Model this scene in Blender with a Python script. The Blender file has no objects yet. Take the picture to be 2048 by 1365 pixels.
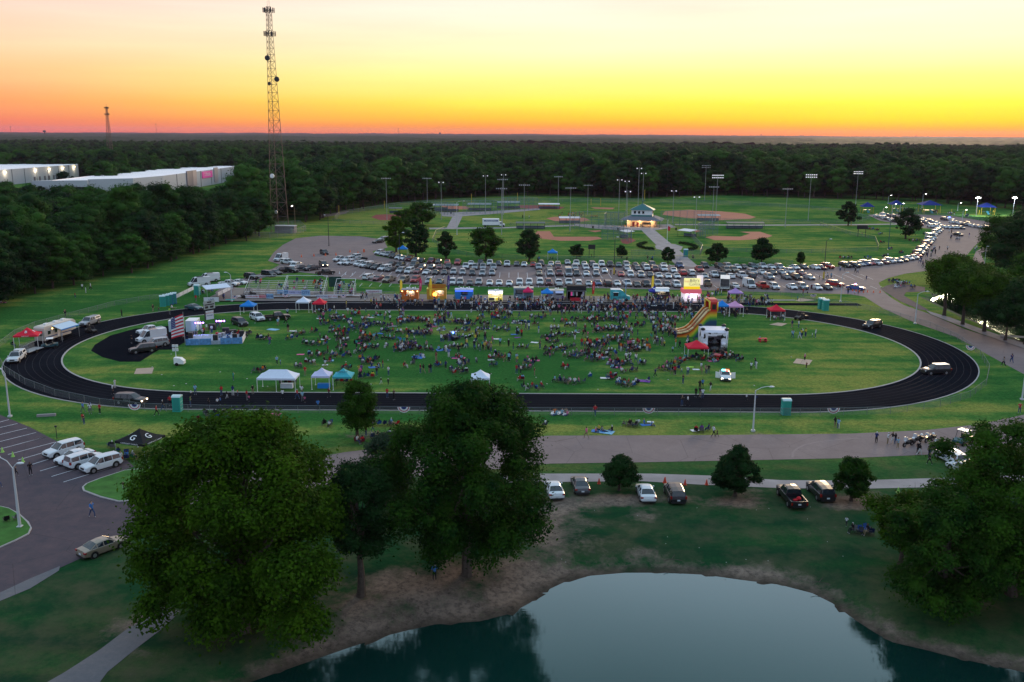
import bpy, bmesh, math, random
import numpy as np
from mathutils import Vector, Matrix
from mathutils.geometry import tessellate_polygon
rnd = random.Random(7); rng = np.random.default_rng(7)
R = math.radians
scene = bpy.context.scene
col = scene.collection
# ---------------------------------------------------------------- camera
HAZE = 2.6e-5
FOC, YH, ROLL, CH = 1850.0, 267.0, 0.0049, 41.5
PITCH = math.atan((682.5 - YH) / FOC)
cF = Vector((0, math.cos(PITCH), -math.sin(PITCH)))
_U = Vector((0, math.sin(PITCH), math.cos(PITCH))); _R = Vector((1, 0, 0))
cR = _R * math.cos(ROLL) + _U * math.sin(ROLL)
cU = _U * math.cos(ROLL) - _R * math.sin(ROLL)
CAM = Vector((0, 0, CH))
cd = bpy.data.cameras.new('camera'); cam = bpy.data.objects.new('camera', cd); col.objects.link(cam)
cd.sensor_width = 36; cd.lens = 36 * FOC / 2048; cd.clip_start = 1; cd.clip_end = 120000
m3 = Matrix((cR, cU, -cF)).transposed()
cam.matrix_world = Matrix.Translation(CAM) @ m3.to_4x4()
scene.camera = cam

def G(px, py, z=0.0):
    """where the line of sight through a photo pixel meets the level z: a place on the ground"""
    d = cF * FOC + cR * (px - 1024) - cU * (py - 682.5)
    t = (z - CH) / d.z
    p = CAM + d * t
    return Vector((p.x, p.y, z))
def PX(w):
    v = Vector(w) - CAM; q = v.dot(cF)
    return 1024 + FOC * v.dot(cR) / q, 682.5 - FOC * v.dot(cU) / q
def HT(px, yb, yt):
    """height of an upright thing standing at (px,yb) whose top shows at yt"""
    b = G(px, yb); lo, hi = 0, 200
    for _ in range(40):
        m = (lo + hi) / 2
        if PX((b.x, b.y, m))[1] > yt: lo = m
        else: hi = m
    return lo
# ---------------------------------------------------------------- sky
W = bpy.data.worlds.new('World'); scene.world = W; W.use_nodes = True
nt = W.node_tree; nt.nodes.clear()
def N(t, **k):
    n = nt.nodes.new(t)
    for a, b in k.items(): setattr(n, a, b)
    return n
def s2l(c):
    return tuple(((v / 255) / 12.92 if v <= 10 else ((v / 255 + .055) / 1.055) ** 2.4) for v in c)
SUN_AZ = R(25)          # to the right of the view direction
tc = N('ShaderNodeTexCoord'); nrm = N('ShaderNodeVectorMath', operation='NORMALIZE')
nt.links.new(tc.outputs['Generated'], nrm.inputs[0])
sep = N('ShaderNodeSeparateXYZ'); nt.links.new(nrm.outputs[0], sep.inputs[0])
asin = N('ShaderNodeMath', operation='ARCSINE'); nt.links.new(sep.outputs['Z'], asin.inputs[0])
el = N('ShaderNodeMath', operation='MULTIPLY'); nt.links.new(asin.outputs[0], el.inputs[0]); el.inputs[1].default_value = 2 / math.pi
sq = N('ShaderNodeMath', operation='POWER'); nt.links.new(el.outputs[0], sq.inputs[0]); sq.inputs[1].default_value = .5; sq.use_clamp = True
def ramp(stops):
    r = N('ShaderNodeValToRGB'); cr = r.color_ramp; cr.interpolation = 'B_SPLINE' if 0 else 'LINEAR'
    for i, (deg, c) in enumerate(stops):
        p = math.sqrt(max(deg, 0) / 90)
        e = cr.elements[i] if i < 2 else cr.elements.new(p)
        e.position = p
        l = s2l(c); e.color = (*l, 1)
    nt.links.new(sq.outputs[0], r.inputs[0]); return r
UP = [(14, (238, 220, 226)), (24, (222, 222, 238)), (34, (196, 220, 236)), (55, (182, 212, 234)), (90, (168, 200, 228))]
far = ramp([(0, (224, 100, 80)), (.6, (234, 120, 90)), (1.6, (244, 154, 102)), (3.4, (250, 194, 142)), (5.6, (248, 208, 180)), (8.0, (240, 202, 198))] + UP)
near = ramp([(0, (250, 126, 30)), (.4, (252, 158, 32)), (.85, (254, 196, 38)), (1.8, (254, 230, 74)), (3.2, (254, 242, 138)), (4.8, (254, 246, 192)), (6.6, (250, 238, 212)), (8.4, (244, 226, 214))] + UP)
dirv = N('ShaderNodeVectorMath', operation='DOT_PRODUCT')
flat = N('ShaderNodeCombineXYZ'); nt.links.new(sep.outputs['X'], flat.inputs[0]); nt.links.new(sep.outputs['Y'], flat.inputs[1])
fn = N('ShaderNodeVectorMath', operation='NORMALIZE'); nt.links.new(flat.outputs[0], fn.inputs[0])
nt.links.new(fn.outputs[0], dirv.inputs[0]); dirv.inputs[1].default_value = (math.sin(SUN_AZ), math.cos(SUN_AZ), 0)
mr = N('ShaderNodeMapRange', interpolation_type='SMOOTHSTEP'); nt.links.new(dirv.outputs['Value'], mr.inputs[0])
mr.inputs[1].default_value = .52; mr.inputs[2].default_value = .99
mixc = N('ShaderNodeMixRGB'); nt.links.new(mr.outputs[0], mixc.inputs[0]); nt.links.new(far.outputs[0], mixc.inputs[1]); nt.links.new(near.outputs[0], mixc.inputs[2])
# faint uneven streaks of thin high haze
nz = N('ShaderNodeTexNoise'); mp = N('ShaderNodeMapping'); mp.inputs['Scale'].default_value = (1.5, 1.5, 22)
nt.links.new(nrm.outputs[0], mp.inputs[0]); nt.links.new(mp.outputs[0], nz.inputs['Vector']); nz.inputs['Scale'].default_value = 2.2; nz.inputs['Detail'].default_value = 5
nm = N('ShaderNodeMapRange'); nt.links.new(nz.outputs[0], nm.inputs[0]); nm.inputs[3].default_value = .86; nm.inputs[4].default_value = 1.14
mul = N('ShaderNodeVectorMath', operation='SCALE'); nt.links.new(mixc.outputs[0], mul.inputs[0]); nt.links.new(nm.outputs[0], mul.inputs['Scale'])
# the side of the sky away from the sunset is plain blue dusk
bk = N('ShaderNodeMapRange', interpolation_type='SMOOTHSTEP'); nt.links.new(dirv.outputs['Value'], bk.inputs[0]); bk.inputs[1].default_value = .35; bk.inputs[2].default_value = -.5
bkr = ramp([(0, (150, 140, 176)), (10, (186, 192, 216)), (35, (184, 212, 234)), (90, (168, 200, 228))])
mixb = N('ShaderNodeMixRGB'); nt.links.new(bk.outputs[0], mixb.inputs[0]); nt.links.new(mul.outputs[0], mixb.inputs[1]); nt.links.new(bkr.outputs[0], mixb.inputs[2])
sky = N('ShaderNodeTexSky', sky_type='NISHITA', sun_disc=False, sun_elevation=R(2), sun_rotation=SUN_AZ)
bg1 = N('ShaderNodeBackground'); bg1.inputs[1].default_value = 1.0; nt.links.new(mixb.outputs[0], bg1.inputs[0])
bg2 = N('ShaderNodeBackground'); bg2.inputs[1].default_value = 0.01; nt.links.new(sky.outputs[0], bg2.inputs[0])
ad = N('ShaderNodeAddShader'); out = N('ShaderNodeOutputWorld')
nt.links.new(bg1.outputs[0], ad.inputs[0]); nt.links.new(bg2.outputs[0], ad.inputs[1]); nt.links.new(ad.outputs[0], out.inputs[0])
# ---------------------------------------------------------------- sun (set behind thin haze at the right: weak, wide, warm)
sl = bpy.data.lights.new('sun', 'SUN'); sl.energy = 1.6; sl.angle = R(14); sl.color = (1, .72, .42)
so = bpy.data.objects.new('sun', sl); col.objects.link(so)
sdir = Vector((math.sin(SUN_AZ) * math.cos(R(10)), math.cos(SUN_AZ) * math.cos(R(10)), math.sin(R(10))))
so.rotation_euler = sdir.to_track_quat('Z', 'Y').to_euler()
vs = scene.view_settings; vs.view_transform = 'Standard'; vs.look = 'None'; vs.gamma = 1; vs.exposure = 0.2; vs.use_curve_mapping = False

# ---------------------------------------------------------------- materials
MATS = {}
def mat(name, c, rough=.7, metal=0, var=0, vs_=3, bump=0, bs=20, emit=None, es=1, spec=.5, coat=0, objvar=0):
    if name in MATS: return MATS[name]
    m = bpy.data.materials.new(name); m.use_nodes = True; t = m.node_tree; b = t.nodes['Principled BSDF']
    b.inputs['Base Color'].default_value = (*c, 1); b.inputs['Roughness'].default_value = rough; b.inputs['Metallic'].default_value = metal
    b.inputs['Specular IOR Level'].default_value = spec if rough < .65 else spec * .3; b.inputs['Coat Weight'].default_value = coat
    if var:
        tcn = t.nodes.new('ShaderNodeTexCoord'); no = t.nodes.new('ShaderNodeTexNoise'); no.inputs['Scale'].default_value = vs_; no.inputs['Detail'].default_value = 5
        t.links.new(tcn.outputs['Object'], no.inputs['Vector'])
        r = t.nodes.new('ShaderNodeMapRange'); r.inputs[1].default_value = .25; r.inputs[2].default_value = .75; r.inputs[3].default_value = 1 - var; r.inputs[4].default_value = 1 + var
        t.links.new(no.outputs[0], r.inputs[0]); last = r.outputs[0]
        if objvar:
            oi = t.nodes.new('ShaderNodeObjectInfo'); r2 = t.nodes.new('ShaderNodeMapRange'); r2.inputs[3].default_value = 1 - objvar; r2.inputs[4].default_value = 1 + objvar
            t.links.new(oi.outputs['Random'], r2.inputs[0]); mm = t.nodes.new('ShaderNodeMath'); mm.operation = 'MULTIPLY'
            t.links.new(last, mm.inputs[0]); t.links.new(r2.outputs[0], mm.inputs[1]); last = mm.outputs[0]
        s = t.nodes.new('ShaderNodeVectorMath'); s.operation = 'SCALE'; s.inputs[0].default_value = c; t.links.new(last, s.inputs['Scale'])
        t.links.new(s.outputs[0], b.inputs['Base Color'])
    if bump:
        tcn = t.nodes.new('ShaderNodeTexCoord'); no = t.nodes.new('ShaderNodeTexNoise'); no.inputs['Scale'].default_value = bs; no.inputs['Detail'].default_value = 4
        t.links.new(tcn.outputs['Object'], no.inputs['Vector']); bp = t.nodes.new('ShaderNodeBump'); bp.inputs['Strength'].default_value = bump; bp.inputs['Distance'].default_value = .05
        t.links.new(no.outputs[0], bp.inputs['Height']); t.links.new(bp.outputs[0], b.inputs['Normal'])
    if emit: b.inputs['Emission Color'].default_value = (*emit, 1); b.inputs['Emission Strength'].default_value = es
    MATS[name] = m; return m
def leafmat(name, c1, c2, trans=.25, zs=.5, objv=.12):
    m = bpy.data.materials.new(name); m.use_nodes = True; t = m.node_tree; b = t.nodes['Principled BSDF']; o = t.nodes['Material Output']
    ge = t.nodes.new('ShaderNodeNewGeometry'); no = t.nodes.new('ShaderNodeTexNoise'); no.inputs['Scale'].default_value = zs; no.inputs['Detail'].default_value = 6; no.inputs['Roughness'].default_value = .65
    t.links.new(ge.outputs['Position'], no.inputs['Vector'])
    oi = t.nodes.new('ShaderNodeObjectInfo'); ad_ = t.nodes.new('ShaderNodeMath'); ad_.operation = 'MULTIPLY_ADD'; t.links.new(oi.outputs['Random'], ad_.inputs[0]); ad_.inputs[1].default_value = objv
    bi = t.nodes.new('ShaderNodeMath'); bi.operation = 'ADD'; t.links.new(no.outputs[0], bi.inputs[0]); bi.inputs[1].default_value = (.4 - objv) / 2; t.links.new(bi.outputs[0], ad_.inputs[2])
    r = t.nodes.new('ShaderNodeMapRange'); r.inputs[1].default_value = .5; r.inputs[2].default_value = .92; t.links.new(ad_.outputs[0], r.inputs[0])
    mx = t.nodes.new('ShaderNodeMixRGB'); mx.inputs[1].default_value = (*c1, 1); mx.inputs[2].default_value = (*c2, 1); t.links.new(r.outputs[0], mx.inputs[0])
    t.links.new(mx.outputs[0], b.inputs['Base Color']); b.inputs['Roughness'].default_value = .75; b.inputs['Specular IOR Level'].default_value = .04
    tr = t.nodes.new('ShaderNodeBsdfTranslucent'); t.links.new(mx.outputs[0], tr.inputs[0]); ms = t.nodes.new('ShaderNodeMixShader'); ms.inputs[0].default_value = trans
    t.links.new(b.outputs[0], ms.inputs[1]); t.links.new(tr.outputs[0], ms.inputs[2]); t.links.new(ms.outputs[0], o.inputs[0])
    MATS[name] = m; return m
def netmat(name, c, op):
    m = bpy.data.materials.new(name); m.use_nodes = True; t = m.node_tree; b = t.nodes['Principled BSDF']; o = t.nodes['Material Output']
    b.inputs['Base Color'].default_value = (*c, 1); b.inputs['Roughness'].default_value = .5; b.inputs['Metallic'].default_value = .3
    tr = t.nodes.new('ShaderNodeBsdfTransparent'); ms = t.nodes.new('ShaderNodeMixShader'); ms.inputs[0].default_value = op
    t.links.new(tr.outputs[0], ms.inputs[1]); t.links.new(b.outputs[0], ms.inputs[2]); t.links.new(ms.outputs[0], o.inputs[0]); MATS[name] = m; return m
white = mat('white_paint', (.78, .8, .82), .35, var=.04, vs_=1.5)
steel = mat('galvanised_steel', (.42, .45, .48), .4, .6, var=.1)
fsteel = mat('fence_steel', (.17, .19, .2), .5, .3)
darkm = mat('dark_metal', (.03, .035, .04), .5, .3)
black = mat('black_plastic', (.012, .012, .014), .5)
glassm = mat('car_glass', (.012, .02, .028), .08, spec=.8)
tyre = mat('tyre_rubber', (.015, .015, .015), .85)
rimm = mat('wheel_rim', (.35, .36, .38), .35, .7)
wood = mat('weathered_wood', (.22, .16, .1), .8, var=.25)
concrete = mat('pale_concrete', (.27, .25, .26), .9, var=.22, vs_=.35, bump=.2)
lampon = mat('white_lamp_glow', (.9, .9, .9), .5, emit=(1, .97, .92), es=9)
warmon = mat('warm_lamp_glow', (.9, .7, .4), .5, emit=(1, .6, .2), es=6)
headon = mat('headlight_glow', (.9, .8, .6), .5, emit=(1, .78, .5), es=10)
redon = mat('red_beacon_glow', (.8, .05, .02), .4, emit=(1, .06, .03), es=9)
blueon = mat('blue_beacon_glow', (.05, .1, .8), .4, emit=(.05, .1, 1), es=16)
purpleon = mat('violet_stage_light', (.4, .2, .8), .4, emit=(.45, .15, 1), es=10)
headoff = mat('headlight_lens', (.6, .65, .7), .15, spec=.8)
tailoff = mat('tail_light_lens', (.25, .012, .01), .25)
plate = mat('number_plate', (.55, .6, .65), .5)

# ---------------------------------------------------------------- mesh builder
def tag(o, label=None, cat=None, group=None, kind=None):
    if label: o['label'] = label
    if cat: o['category'] = cat
    if group: o['group'] = group
    if kind: o['kind'] = kind
    return o
def link(name, me, parent=None, loc=None, rz=0, scale=None):
    o = bpy.data.objects.new(name, me); col.objects.link(o)
    if parent is not None: o.parent = parent
    if loc is not None: o.location = loc
    if rz: o.rotation_euler = (0, 0, rz)
    if scale is not None: o.scale = scale if hasattr(scale, '__len__') else (scale,) * 3
    return o
def empty(name, loc, rz=0, label=None, cat=None, group=None):
    o = bpy.data.objects.new(name, None); o.empty_display_size = .5; col.objects.link(o); o.location = loc; o.rotation_euler = (0, 0, rz)
    return tag(o, label, cat, group)
class MB:
    def __init__(s): s.v = []; s.f = []; s.m = []; s.mi = 0; s.T = None
    def add(s, vs_, fs, mi=None):
        n = len(s.v)
        s.v += [tuple(s.T @ Vector(p)) for p in vs_] if s.T else [tuple(p) for p in vs_]
        s.f += [tuple(n + i for i in f) for f in fs]; s.m += [s.mi if mi is None else mi] * len(fs); return s
    def box(s, x0, x1, y0, y1, z0, z1, mi=None):
        return s.add([(x0, y0, z0), (x1, y0, z0), (x1, y1, z0), (x0, y1, z0), (x0, y0, z1), (x1, y0, z1), (x1, y1, z1), (x0, y1, z1)],
                     [(0, 3, 2, 1), (4, 5, 6, 7), (0, 1, 5, 4), (1, 2, 6, 5), (2, 3, 7, 6), (3, 0, 4, 7)], mi)
    def cbox(s, cx, cy, cz, sx, sy, sz, mi=None): return s.box(cx - sx / 2, cx + sx / 2, cy - sy / 2, cy + sy / 2, cz - sz / 2, cz + sz / 2, mi)
    def tube(s, a, b, r0, r1=None, n=6, mi=None, cap=True):
        a = Vector(a); b = Vector(b); r1 = r0 if r1 is None else r1; d = (b - a)
        if d.length < 1e-6: return s
        q = d.to_track_quat('Z', 'Y'); vv = []
        for p, r in ((a, r0), (b, r1)):
            for k in range(n):
                t = 2 * math.pi * k / n; vv.append(p + q @ Vector((r * math.cos(t), r * math.sin(t), 0)))
        fs = [(k, (k + 1) % n, n + (k + 1) % n, n + k) for k in range(n)]
        if cap: fs += [tuple(range(n))[::-1], tuple(range(n, 2 * n))]
        return s.add(vv, fs, mi)
    def path(s, pts, r, n=6, mi=None):
        for a, b in zip(pts, pts[1:]): s.tube(a, b, r, r, n, mi)
        return s
    def ball(s, c, rx, ry=None, rz=None, mi=None, seg=8, rings=5):
        ry = ry or rx; rz = rz or rx; vv = []; fs = []
        vv.append((c[0], c[1], c[2] - rz))
        for i in range(1, rings):
            t = math.pi * i / rings
            for k in range(seg):
                a = 2 * math.pi * k / seg; vv.append((c[0] + rx * math.sin(t) * math.cos(a), c[1] + ry * math.sin(t) * math.sin(a), c[2] - rz * math.cos(t)))
        vv.append((c[0], c[1], c[2] + rz)); L = len(vv) - 1
        for k in range(seg): fs.append((0, 1 + (k + 1) % seg, 1 + k)); fs.append((L, L - seg + k, L - seg + (k + 1) % seg))
        for i in range(rings - 2):
            for k in range(seg):
                a = 1 + i * seg + k; b = 1 + i * seg + (k + 1) % seg; fs.append((a, b, b + seg, a + seg))
        return s.add(vv, fs, mi)
    def prism(s, prof, x0, x1, axis='x', mi=None):
        n = len(prof); vv = []
        for x in (x0, x1):
            for a, b in prof: vv.append((x, a, b) if axis == 'x' else ((a, x, b) if axis == 'y' else (a, b, x)))
        fs = [tuple(range(n))[::-1], tuple(range(n, 2 * n))] + [(k, (k + 1) % n, n + (k + 1) % n, n + k) for k in range(n)]
        return s.add(vv, fs, mi)
    def quad(s, a, b, c, d, mi=None): return s.add([a, b, c, d], [(0, 1, 2, 3)], mi)
    def mesh(s, name, mats, smooth=False):
        me = bpy.data.meshes.new(name); me.from_pydata(s.v, [], s.f)
        for m_ in (mats if isinstance(mats, (list, tuple)) else [mats]): me.materials.append(m_)
        me.polygons.foreach_set('material_index', s.m)
        if smooth: me.polygons.foreach_set('use_smooth', [True] * len(s.f))
        me.update(); return me
    def build(s, name, mats, parent=None, smooth=False, **k): return link(name, s.mesh(name, mats, smooth), parent, **k)
def npmesh(name, V, F, mats, mi=None, smooth=False):
    me = bpy.data.meshes.new(name); n = F.shape[1]
    me.vertices.add(len(V)); me.vertices.foreach_set('co', np.asarray(V, np.float32).ravel())
    me.loops.add(F.size); me.loops.foreach_set('vertex_index', F.astype(np.int32).ravel())
    me.polygons.add(len(F)); me.polygons.foreach_set('loop_start', np.arange(0, F.size, n, dtype=np.int32)); me.polygons.foreach_set('loop_total', np.full(len(F), n, np.int32))
    for m_ in mats: me.materials.append(m_)
    if mi is not None: me.polygons.foreach_set('material_index', np.asarray(mi, np.int32))
    if smooth: me.polygons.foreach_set('use_smooth', np.ones(len(F), bool))
    me.update(calc_edges=True); return me
def copy_tree(o, parent=None):
    c = o.copy(); col.objects.link(c); c.parent = parent
    for ch in KIDS.get(o.name) or [q for q in o.children]:
        copy_tree(ch, c)
    return c
KIDS = {}
_tx = {}
def text_mesh(s, size, m, name='lettering', parent=None, loc=(0, 0, 0), rot=(math.pi / 2, 0, 0), ext=.01, align='CENTER', sx=1):
    cu = bpy.data.curves.new('t', 'FONT'); cu.body = s; cu.size = size; cu.extrude = ext; cu.align_x = align; cu.align_y = 'CENTER'; cu.resolution_u = 2
    o = bpy.data.objects.new('t', cu); col.objects.link(o); bpy.context.view_layer.update()
    me = bpy.data.meshes.new_from_object(o.evaluated_get(bpy.context.evaluated_depsgraph_get())); me.name = name; me.materials.clear(); me.materials.append(m)
    bpy.data.objects.remove(o); bpy.data.curves.remove(cu)
    t = link(name, me, parent, loc); t.rotation_euler = rot; t.scale = (sx, 1, 1); return t
# labels are made distinct at the end: things of one look in one place are counted from the left
LAB = []
def later(o, base, cat, group=None):
    LAB.append((o, base, cat, group)); o['category'] = cat
    if group: o['group'] = group
# ================================================================ ground
def poly_px(pts, z=0): return [G(x, y, z) for x, y in pts]
def sdist(P, poly):
    """signed distance (inside > 0) of points P (n,2) to a polygon"""
    Q = np.array([(p[0], p[1]) for p in poly]); A = Q; B = np.roll(Q, -1, 0)
    d2 = np.full(len(P), 1e18); ins = np.zeros(len(P), bool)
    for a, b in zip(A, B):
        ab = b - a; t = np.clip(((P - a) @ ab) / (ab @ ab + 1e-9), 0, 1); q = a + t[:, None] * ab
        d2 = np.minimum(d2, ((P - q) ** 2).sum(1))
        c = ((a[1] > P[:, 1]) != (b[1] > P[:, 1])); x = (b[0] - a[0]) * (P[:, 1] - a[1]) / (b[1] - a[1] + 1e-12) + a[0]
        ins ^= c & (P[:, 0] < x)
    d = np.sqrt(d2); return np.where(ins, d, -d)
WZ1, WZ2 = -.9, -.7
pond1 = [G(x, y, WZ1) for x, y in [(500, 1365), (600, 1330), (700, 1295), (780, 1270), (860, 1250), (960, 1243), (1020, 1228), (1062, 1205), (1090, 1183), (1130, 1164), (1180, 1152), (1250, 1146), (1330, 1146), (1410, 1150), (1480, 1160), (1560, 1170), (1625, 1187), (1665, 1207), (1710, 1240), (1750, 1266), (1785, 1285), (1850, 1300), (1920, 1318), (2048, 1345)]] + \
    [Vector((60, 58, 0)), Vector((75, 30, 0)), Vector((60, 4, 0)), Vector((-40, 4, 0)), Vector((-45, 35, 0))]
pond2 = [G(x, y, WZ2) for x, y in [(1858, 599), (1878, 610), (1900, 620), (1935, 637), (1968, 650), (1995, 664), (2020, 674), (2060, 690), (2160, 705), (2250, 680), (2250, 620), (2150, 580), (2048, 566), (1960, 570), (1900, 585)]]
def axis(a, b, st, far, g=1.09):
    c = list(np.arange(a, b + .01, st)); s = st; lo = a; hi = b; L = []; H = []
    while hi < far: s *= g; hi += s; H.append(hi)
    s = st
    while lo > -far: s *= g; lo -= s; L.append(lo)
    return np.array(L[::-1] + c + H)
xs = axis(-90, 130, 1.1, 13000); ys = np.array([-3000, -1200, -400, -60, 0, 15] + list(np.arange(24, 210, 1.1)) + list(axis(211, 560, 4, 13000)[axis(211, 560, 4, 13000) >= 211]))
GX, GY = np.meshgrid(xs, ys); P = np.stack([GX.ravel(), GY.ravel()], 1)
near_ = (np.abs(P[:, 0]) < 190) & (P[:, 1] < 260)
def pondz(P, poly, wz, bank, deep):
    d = sdist(P, poly); z = np.zeros(len(P))
    o = np.clip((d + bank) / bank, 0, 1); z = wz * (o * o * (3 - 2 * o)) - np.clip(d, 0, 6) / 6 * deep
    return np.where(d > -bank, z, 0), d
Z = np.zeros(len(P)); D1 = np.full(len(P), -99.); D2 = D1.copy()
i = np.where(near_)[0]
z1, D1[i] = pondz(P[i], pond1, WZ1, 5, 1.2); z2, D2[i] = pondz(P[i], pond2, WZ2, 3.0, 1.0); Z[i] = z1 + z2
wob = .16 * (np.sin(P[:, 0] * 1.9 + 3 * np.sin(P[:, 1] * .7)) * np.cos(P[:, 1] * 1.5 + 2 * np.sin(P[:, 0] * .5)) + .7 * rng.uniform(-1, 1, len(P)))
Z += np.where((D1 > -4) & (D1 < 2), wob * np.clip(1 - np.abs(D1 + 1) / 3, 0, 1), 0)
V = np.column_stack([P, Z]); nx, ny = len(xs), len(ys)
a = (np.arange(ny - 1)[:, None] * nx + np.arange(nx - 1)[None]).ravel(); F = np.stack([a, a + 1, a + nx + 1, a + nx], 1)
# what grows where: bare soil, dry turf, rich turf (soft patches laid over the ground)
dirt = np.zeros(len(P)); dry = np.full(len(P), .45)
def blob(arr, px, py, rx, ry, v, ang=0):
    c = G(px, py); e = G(px + rx, py); f_ = G(px, py - ry); ax = abs(e.x - c.x) + .2; ay = abs(f_.y - c.y) + .2
    q = ((P[:, 0] - c.x) / ax) ** 2 + ((P[:, 1] - c.y) / ay) ** 2; w = np.exp(-q * 1.2); arr += v * w
dirt += np.where((D1 > -5) & (D1 < 1), .8 * np.exp(-((D1 + .6) / 1.7) ** 2), 0)
dirt += np.where(D1 > 0, 1, 0) + np.where((D2 > -2), .8, 0)
for b in [(1090, 1060, 60, 45, .9), (1130, 1010, 45, 25, .8), (1230, 1000, 70, 14, 1.3), (1280, 1030, 40, 15, .7), (1340, 1075, 60, 14, .35), (1470, 1003, 60, 12, 1.3), (1500, 980, 60, 10, .5), (1700, 1005, 70, 14, 1.3), (1180, 1060, 60, 40, .35), (1600, 1060, 70, 14, .35), (1400, 1160, 200, 10, .3), (1750, 1060, 80, 14, .3), (1740, 990, 60, 25, .4), (1290, 1100, 40, 12, .5), (1350, 1000, 60, 16, .35),
          (940, 1170, 160, 50, .75), (780, 1180, 120, 60, .6), (1060, 1140, 90, 40, .6), (640, 1230, 120, 50, .55), (250, 1260, 50, 25, .9), (280, 1300, 90, 12, .6), (330, 1220, 50, 20, .7), (730, 870, 60, 10, .8), (1505, 868, 30, 5, .5), (1830, 975, 50, 14, .4), (1870, 575, 40, 8, .3), (1800, 572, 30, 6, .8), (1990, 1130, 120, 60, .35), (1905, 1190, 90, 40, .4), (1460, 1130, 90, 14, .3), (1800, 1110, 60, 20, .3), (1980, 590, 60, 25, .8), (1900, 640, 40, 10, .5),
          (1640, 395, 40, 4, .8), (1720, 452, 25, 4, .6), (1355, 850, 8, 3, 0)]: blob(dirt, *b)
for b in [(1650, 760, 200, 60, .3), (300, 760, 130, 40, .3), (1500, 770, 300, 25, .18), (900, 862, 900, 14, .45), (300, 870, 200, 25, .45), (1700, 850, 350, 14, .4), (1100, 940, 400, 8, .3), (1700, 560, 100, 30, .5), (1880, 560, 90, 30, .5), (1000, 430, 500, 20, .35), (1000, 480, 500, 20, .2), (700, 450, 120, 20, .35), (1650, 500, 150, 25, .3), (1660, 610, 150, 25, .45), (1250, 595, 500, 8, .3), (230, 690, 60, 40, .15), (2020, 800, 60, 40, -.2), (1950, 620, 100, 60, .2), (1560, 700, 250, 50, .15),
          (200, 620, 260, 40, -.35), (300, 560, 200, 25, -.2), (1400, 1050, 300, 60, -.6), (1700, 1080, 200, 60, -.6), (1200, 1080, 120, 40, -.4), (150, 1180, 150, 80, -.5), (700, 700, 400, 50, -.35), (1050, 740, 400, 40, -.35), (700, 835, 900, 8, -.35), (1700, 935, 200, 12, -.2), (40, 1040, 50, 25, -.3)]: blob(dry, *b)
me = npmesh('ground', V, F, [])
ca = me.color_attributes.new('cover_and_shade', 'FLOAT_COLOR', 'POINT'); ca.data.foreach_set('color', np.column_stack([np.clip(dirt, 0, 1), np.clip(dry, 0, 1), np.clip(1 + D1 / 6, 0, 1), np.clip((125 - P[:, 1]) / 22, 0, 1)]).astype(np.float32).ravel())  # alpha: mask for the shade painted over the lawn nearest the camera
me.polygons.foreach_set('use_smooth', np.ones(len(F), bool))
gm = bpy.data.materials.new('grass_and_soil'); gm.use_nodes = True; t = gm.node_tree; b = t.nodes['Principled BSDF']; b.inputs['Roughness'].default_value = 1; b.inputs['Specular IOR Level'].default_value = 0
def TN(k, **kw):
    n = t.nodes.new('ShaderNode' + k)
    for q, w in kw.items(): setattr(n, q, w)
    return n
def noise(sc, det=6, rough=.6, vec=None, scl=None):
    n = TN('TexNoise'); n.inputs['Scale'].default_value = sc; n.inputs['Detail'].default_value = det; n.inputs['Roughness'].default_value = rough
    v = vec or geo.outputs['Position']
    if scl: mpn = TN('Mapping'); mpn.inputs['Scale'].default_value = scl; t.links.new(v, mpn.inputs[0]); v = mpn.outputs[0]
    t.links.new(v, n.inputs['Vector']); return n.outputs[0]
def mapr(v, a_, b_, c_=0, d_=1):
    r = TN('MapRange'); t.links.new(v, r.inputs[0]); r.inputs[1].default_value = a_; r.inputs[2].default_value = b_; r.inputs[3].default_value = c_; r.inputs[4].default_value = d_; return r.outputs[0]
def mx(fac, A_, B_):
    n = TN('MixRGB')
    if isinstance(fac, float): n.inputs[0].default_value = fac
    else: t.links.new(fac, n.inputs[0])
    for k, q in ((1, A_), (2, B_)):
        if isinstance(q, tuple): n.inputs[k].default_value = (*q, 1)
        else: t.links.new(q, n.inputs[k])
    return n.outputs[0]
def mth(op, A_, B_=None, C_=None):
    n = TN('Math', operation=op)
    for k, q in enumerate((A_, B_, C_)):
        if q is None: continue
        if isinstance(q, (int, float)): n.inputs[k].default_value = q
        else: t.links.new(q, n.inputs[k])
    return n.outputs[0]
geo = TN('NewGeometry'); att = TN('Attribute', attribute_name='cover_and_shade'); sp = TN('SeparateColor'); t.links.new(att.outputs['Color'], sp.inputs[0])
nA = noise(.035); nB = noise(.22, 8, .7); nC = noise(1.6, 6, .7); nS = noise(.12, 4, .5, scl=(.25, 1.6, 1))
g_lush = (.034, .145, .032); g_dry = (.31, .325, .075); g_mid = (.105, .23, .048)
f1 = mth('ADD', sp.outputs[1], mth('MULTIPLY', mth('SUBTRACT', nA, .5), 2.2)); f1 = mth('ADD', f1, mth('MULTIPLY', mth('SUBTRACT', nB, .5), 1.7)); f1 = mth('ADD', f1, mth('MULTIPLY', mth('SUBTRACT', nS, .5), 1.8))
spz = TN('SeparateXYZ'); t.links.new(geo.outputs['Position'], spz.inputs[0]); f1 = mth('ADD', f1, mth('MULTIPLY', mth('SINE', mth('ADD', mth('MULTIPLY', spz.outputs[1], 1.9), mth('MULTIPLY', nA, 6))), .07)); c_ = mx(mapr(f1, .1, .55), g_lush, g_mid); c_ = mx(mapr(f1, .5, 1.0), c_, g_dry)
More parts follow.
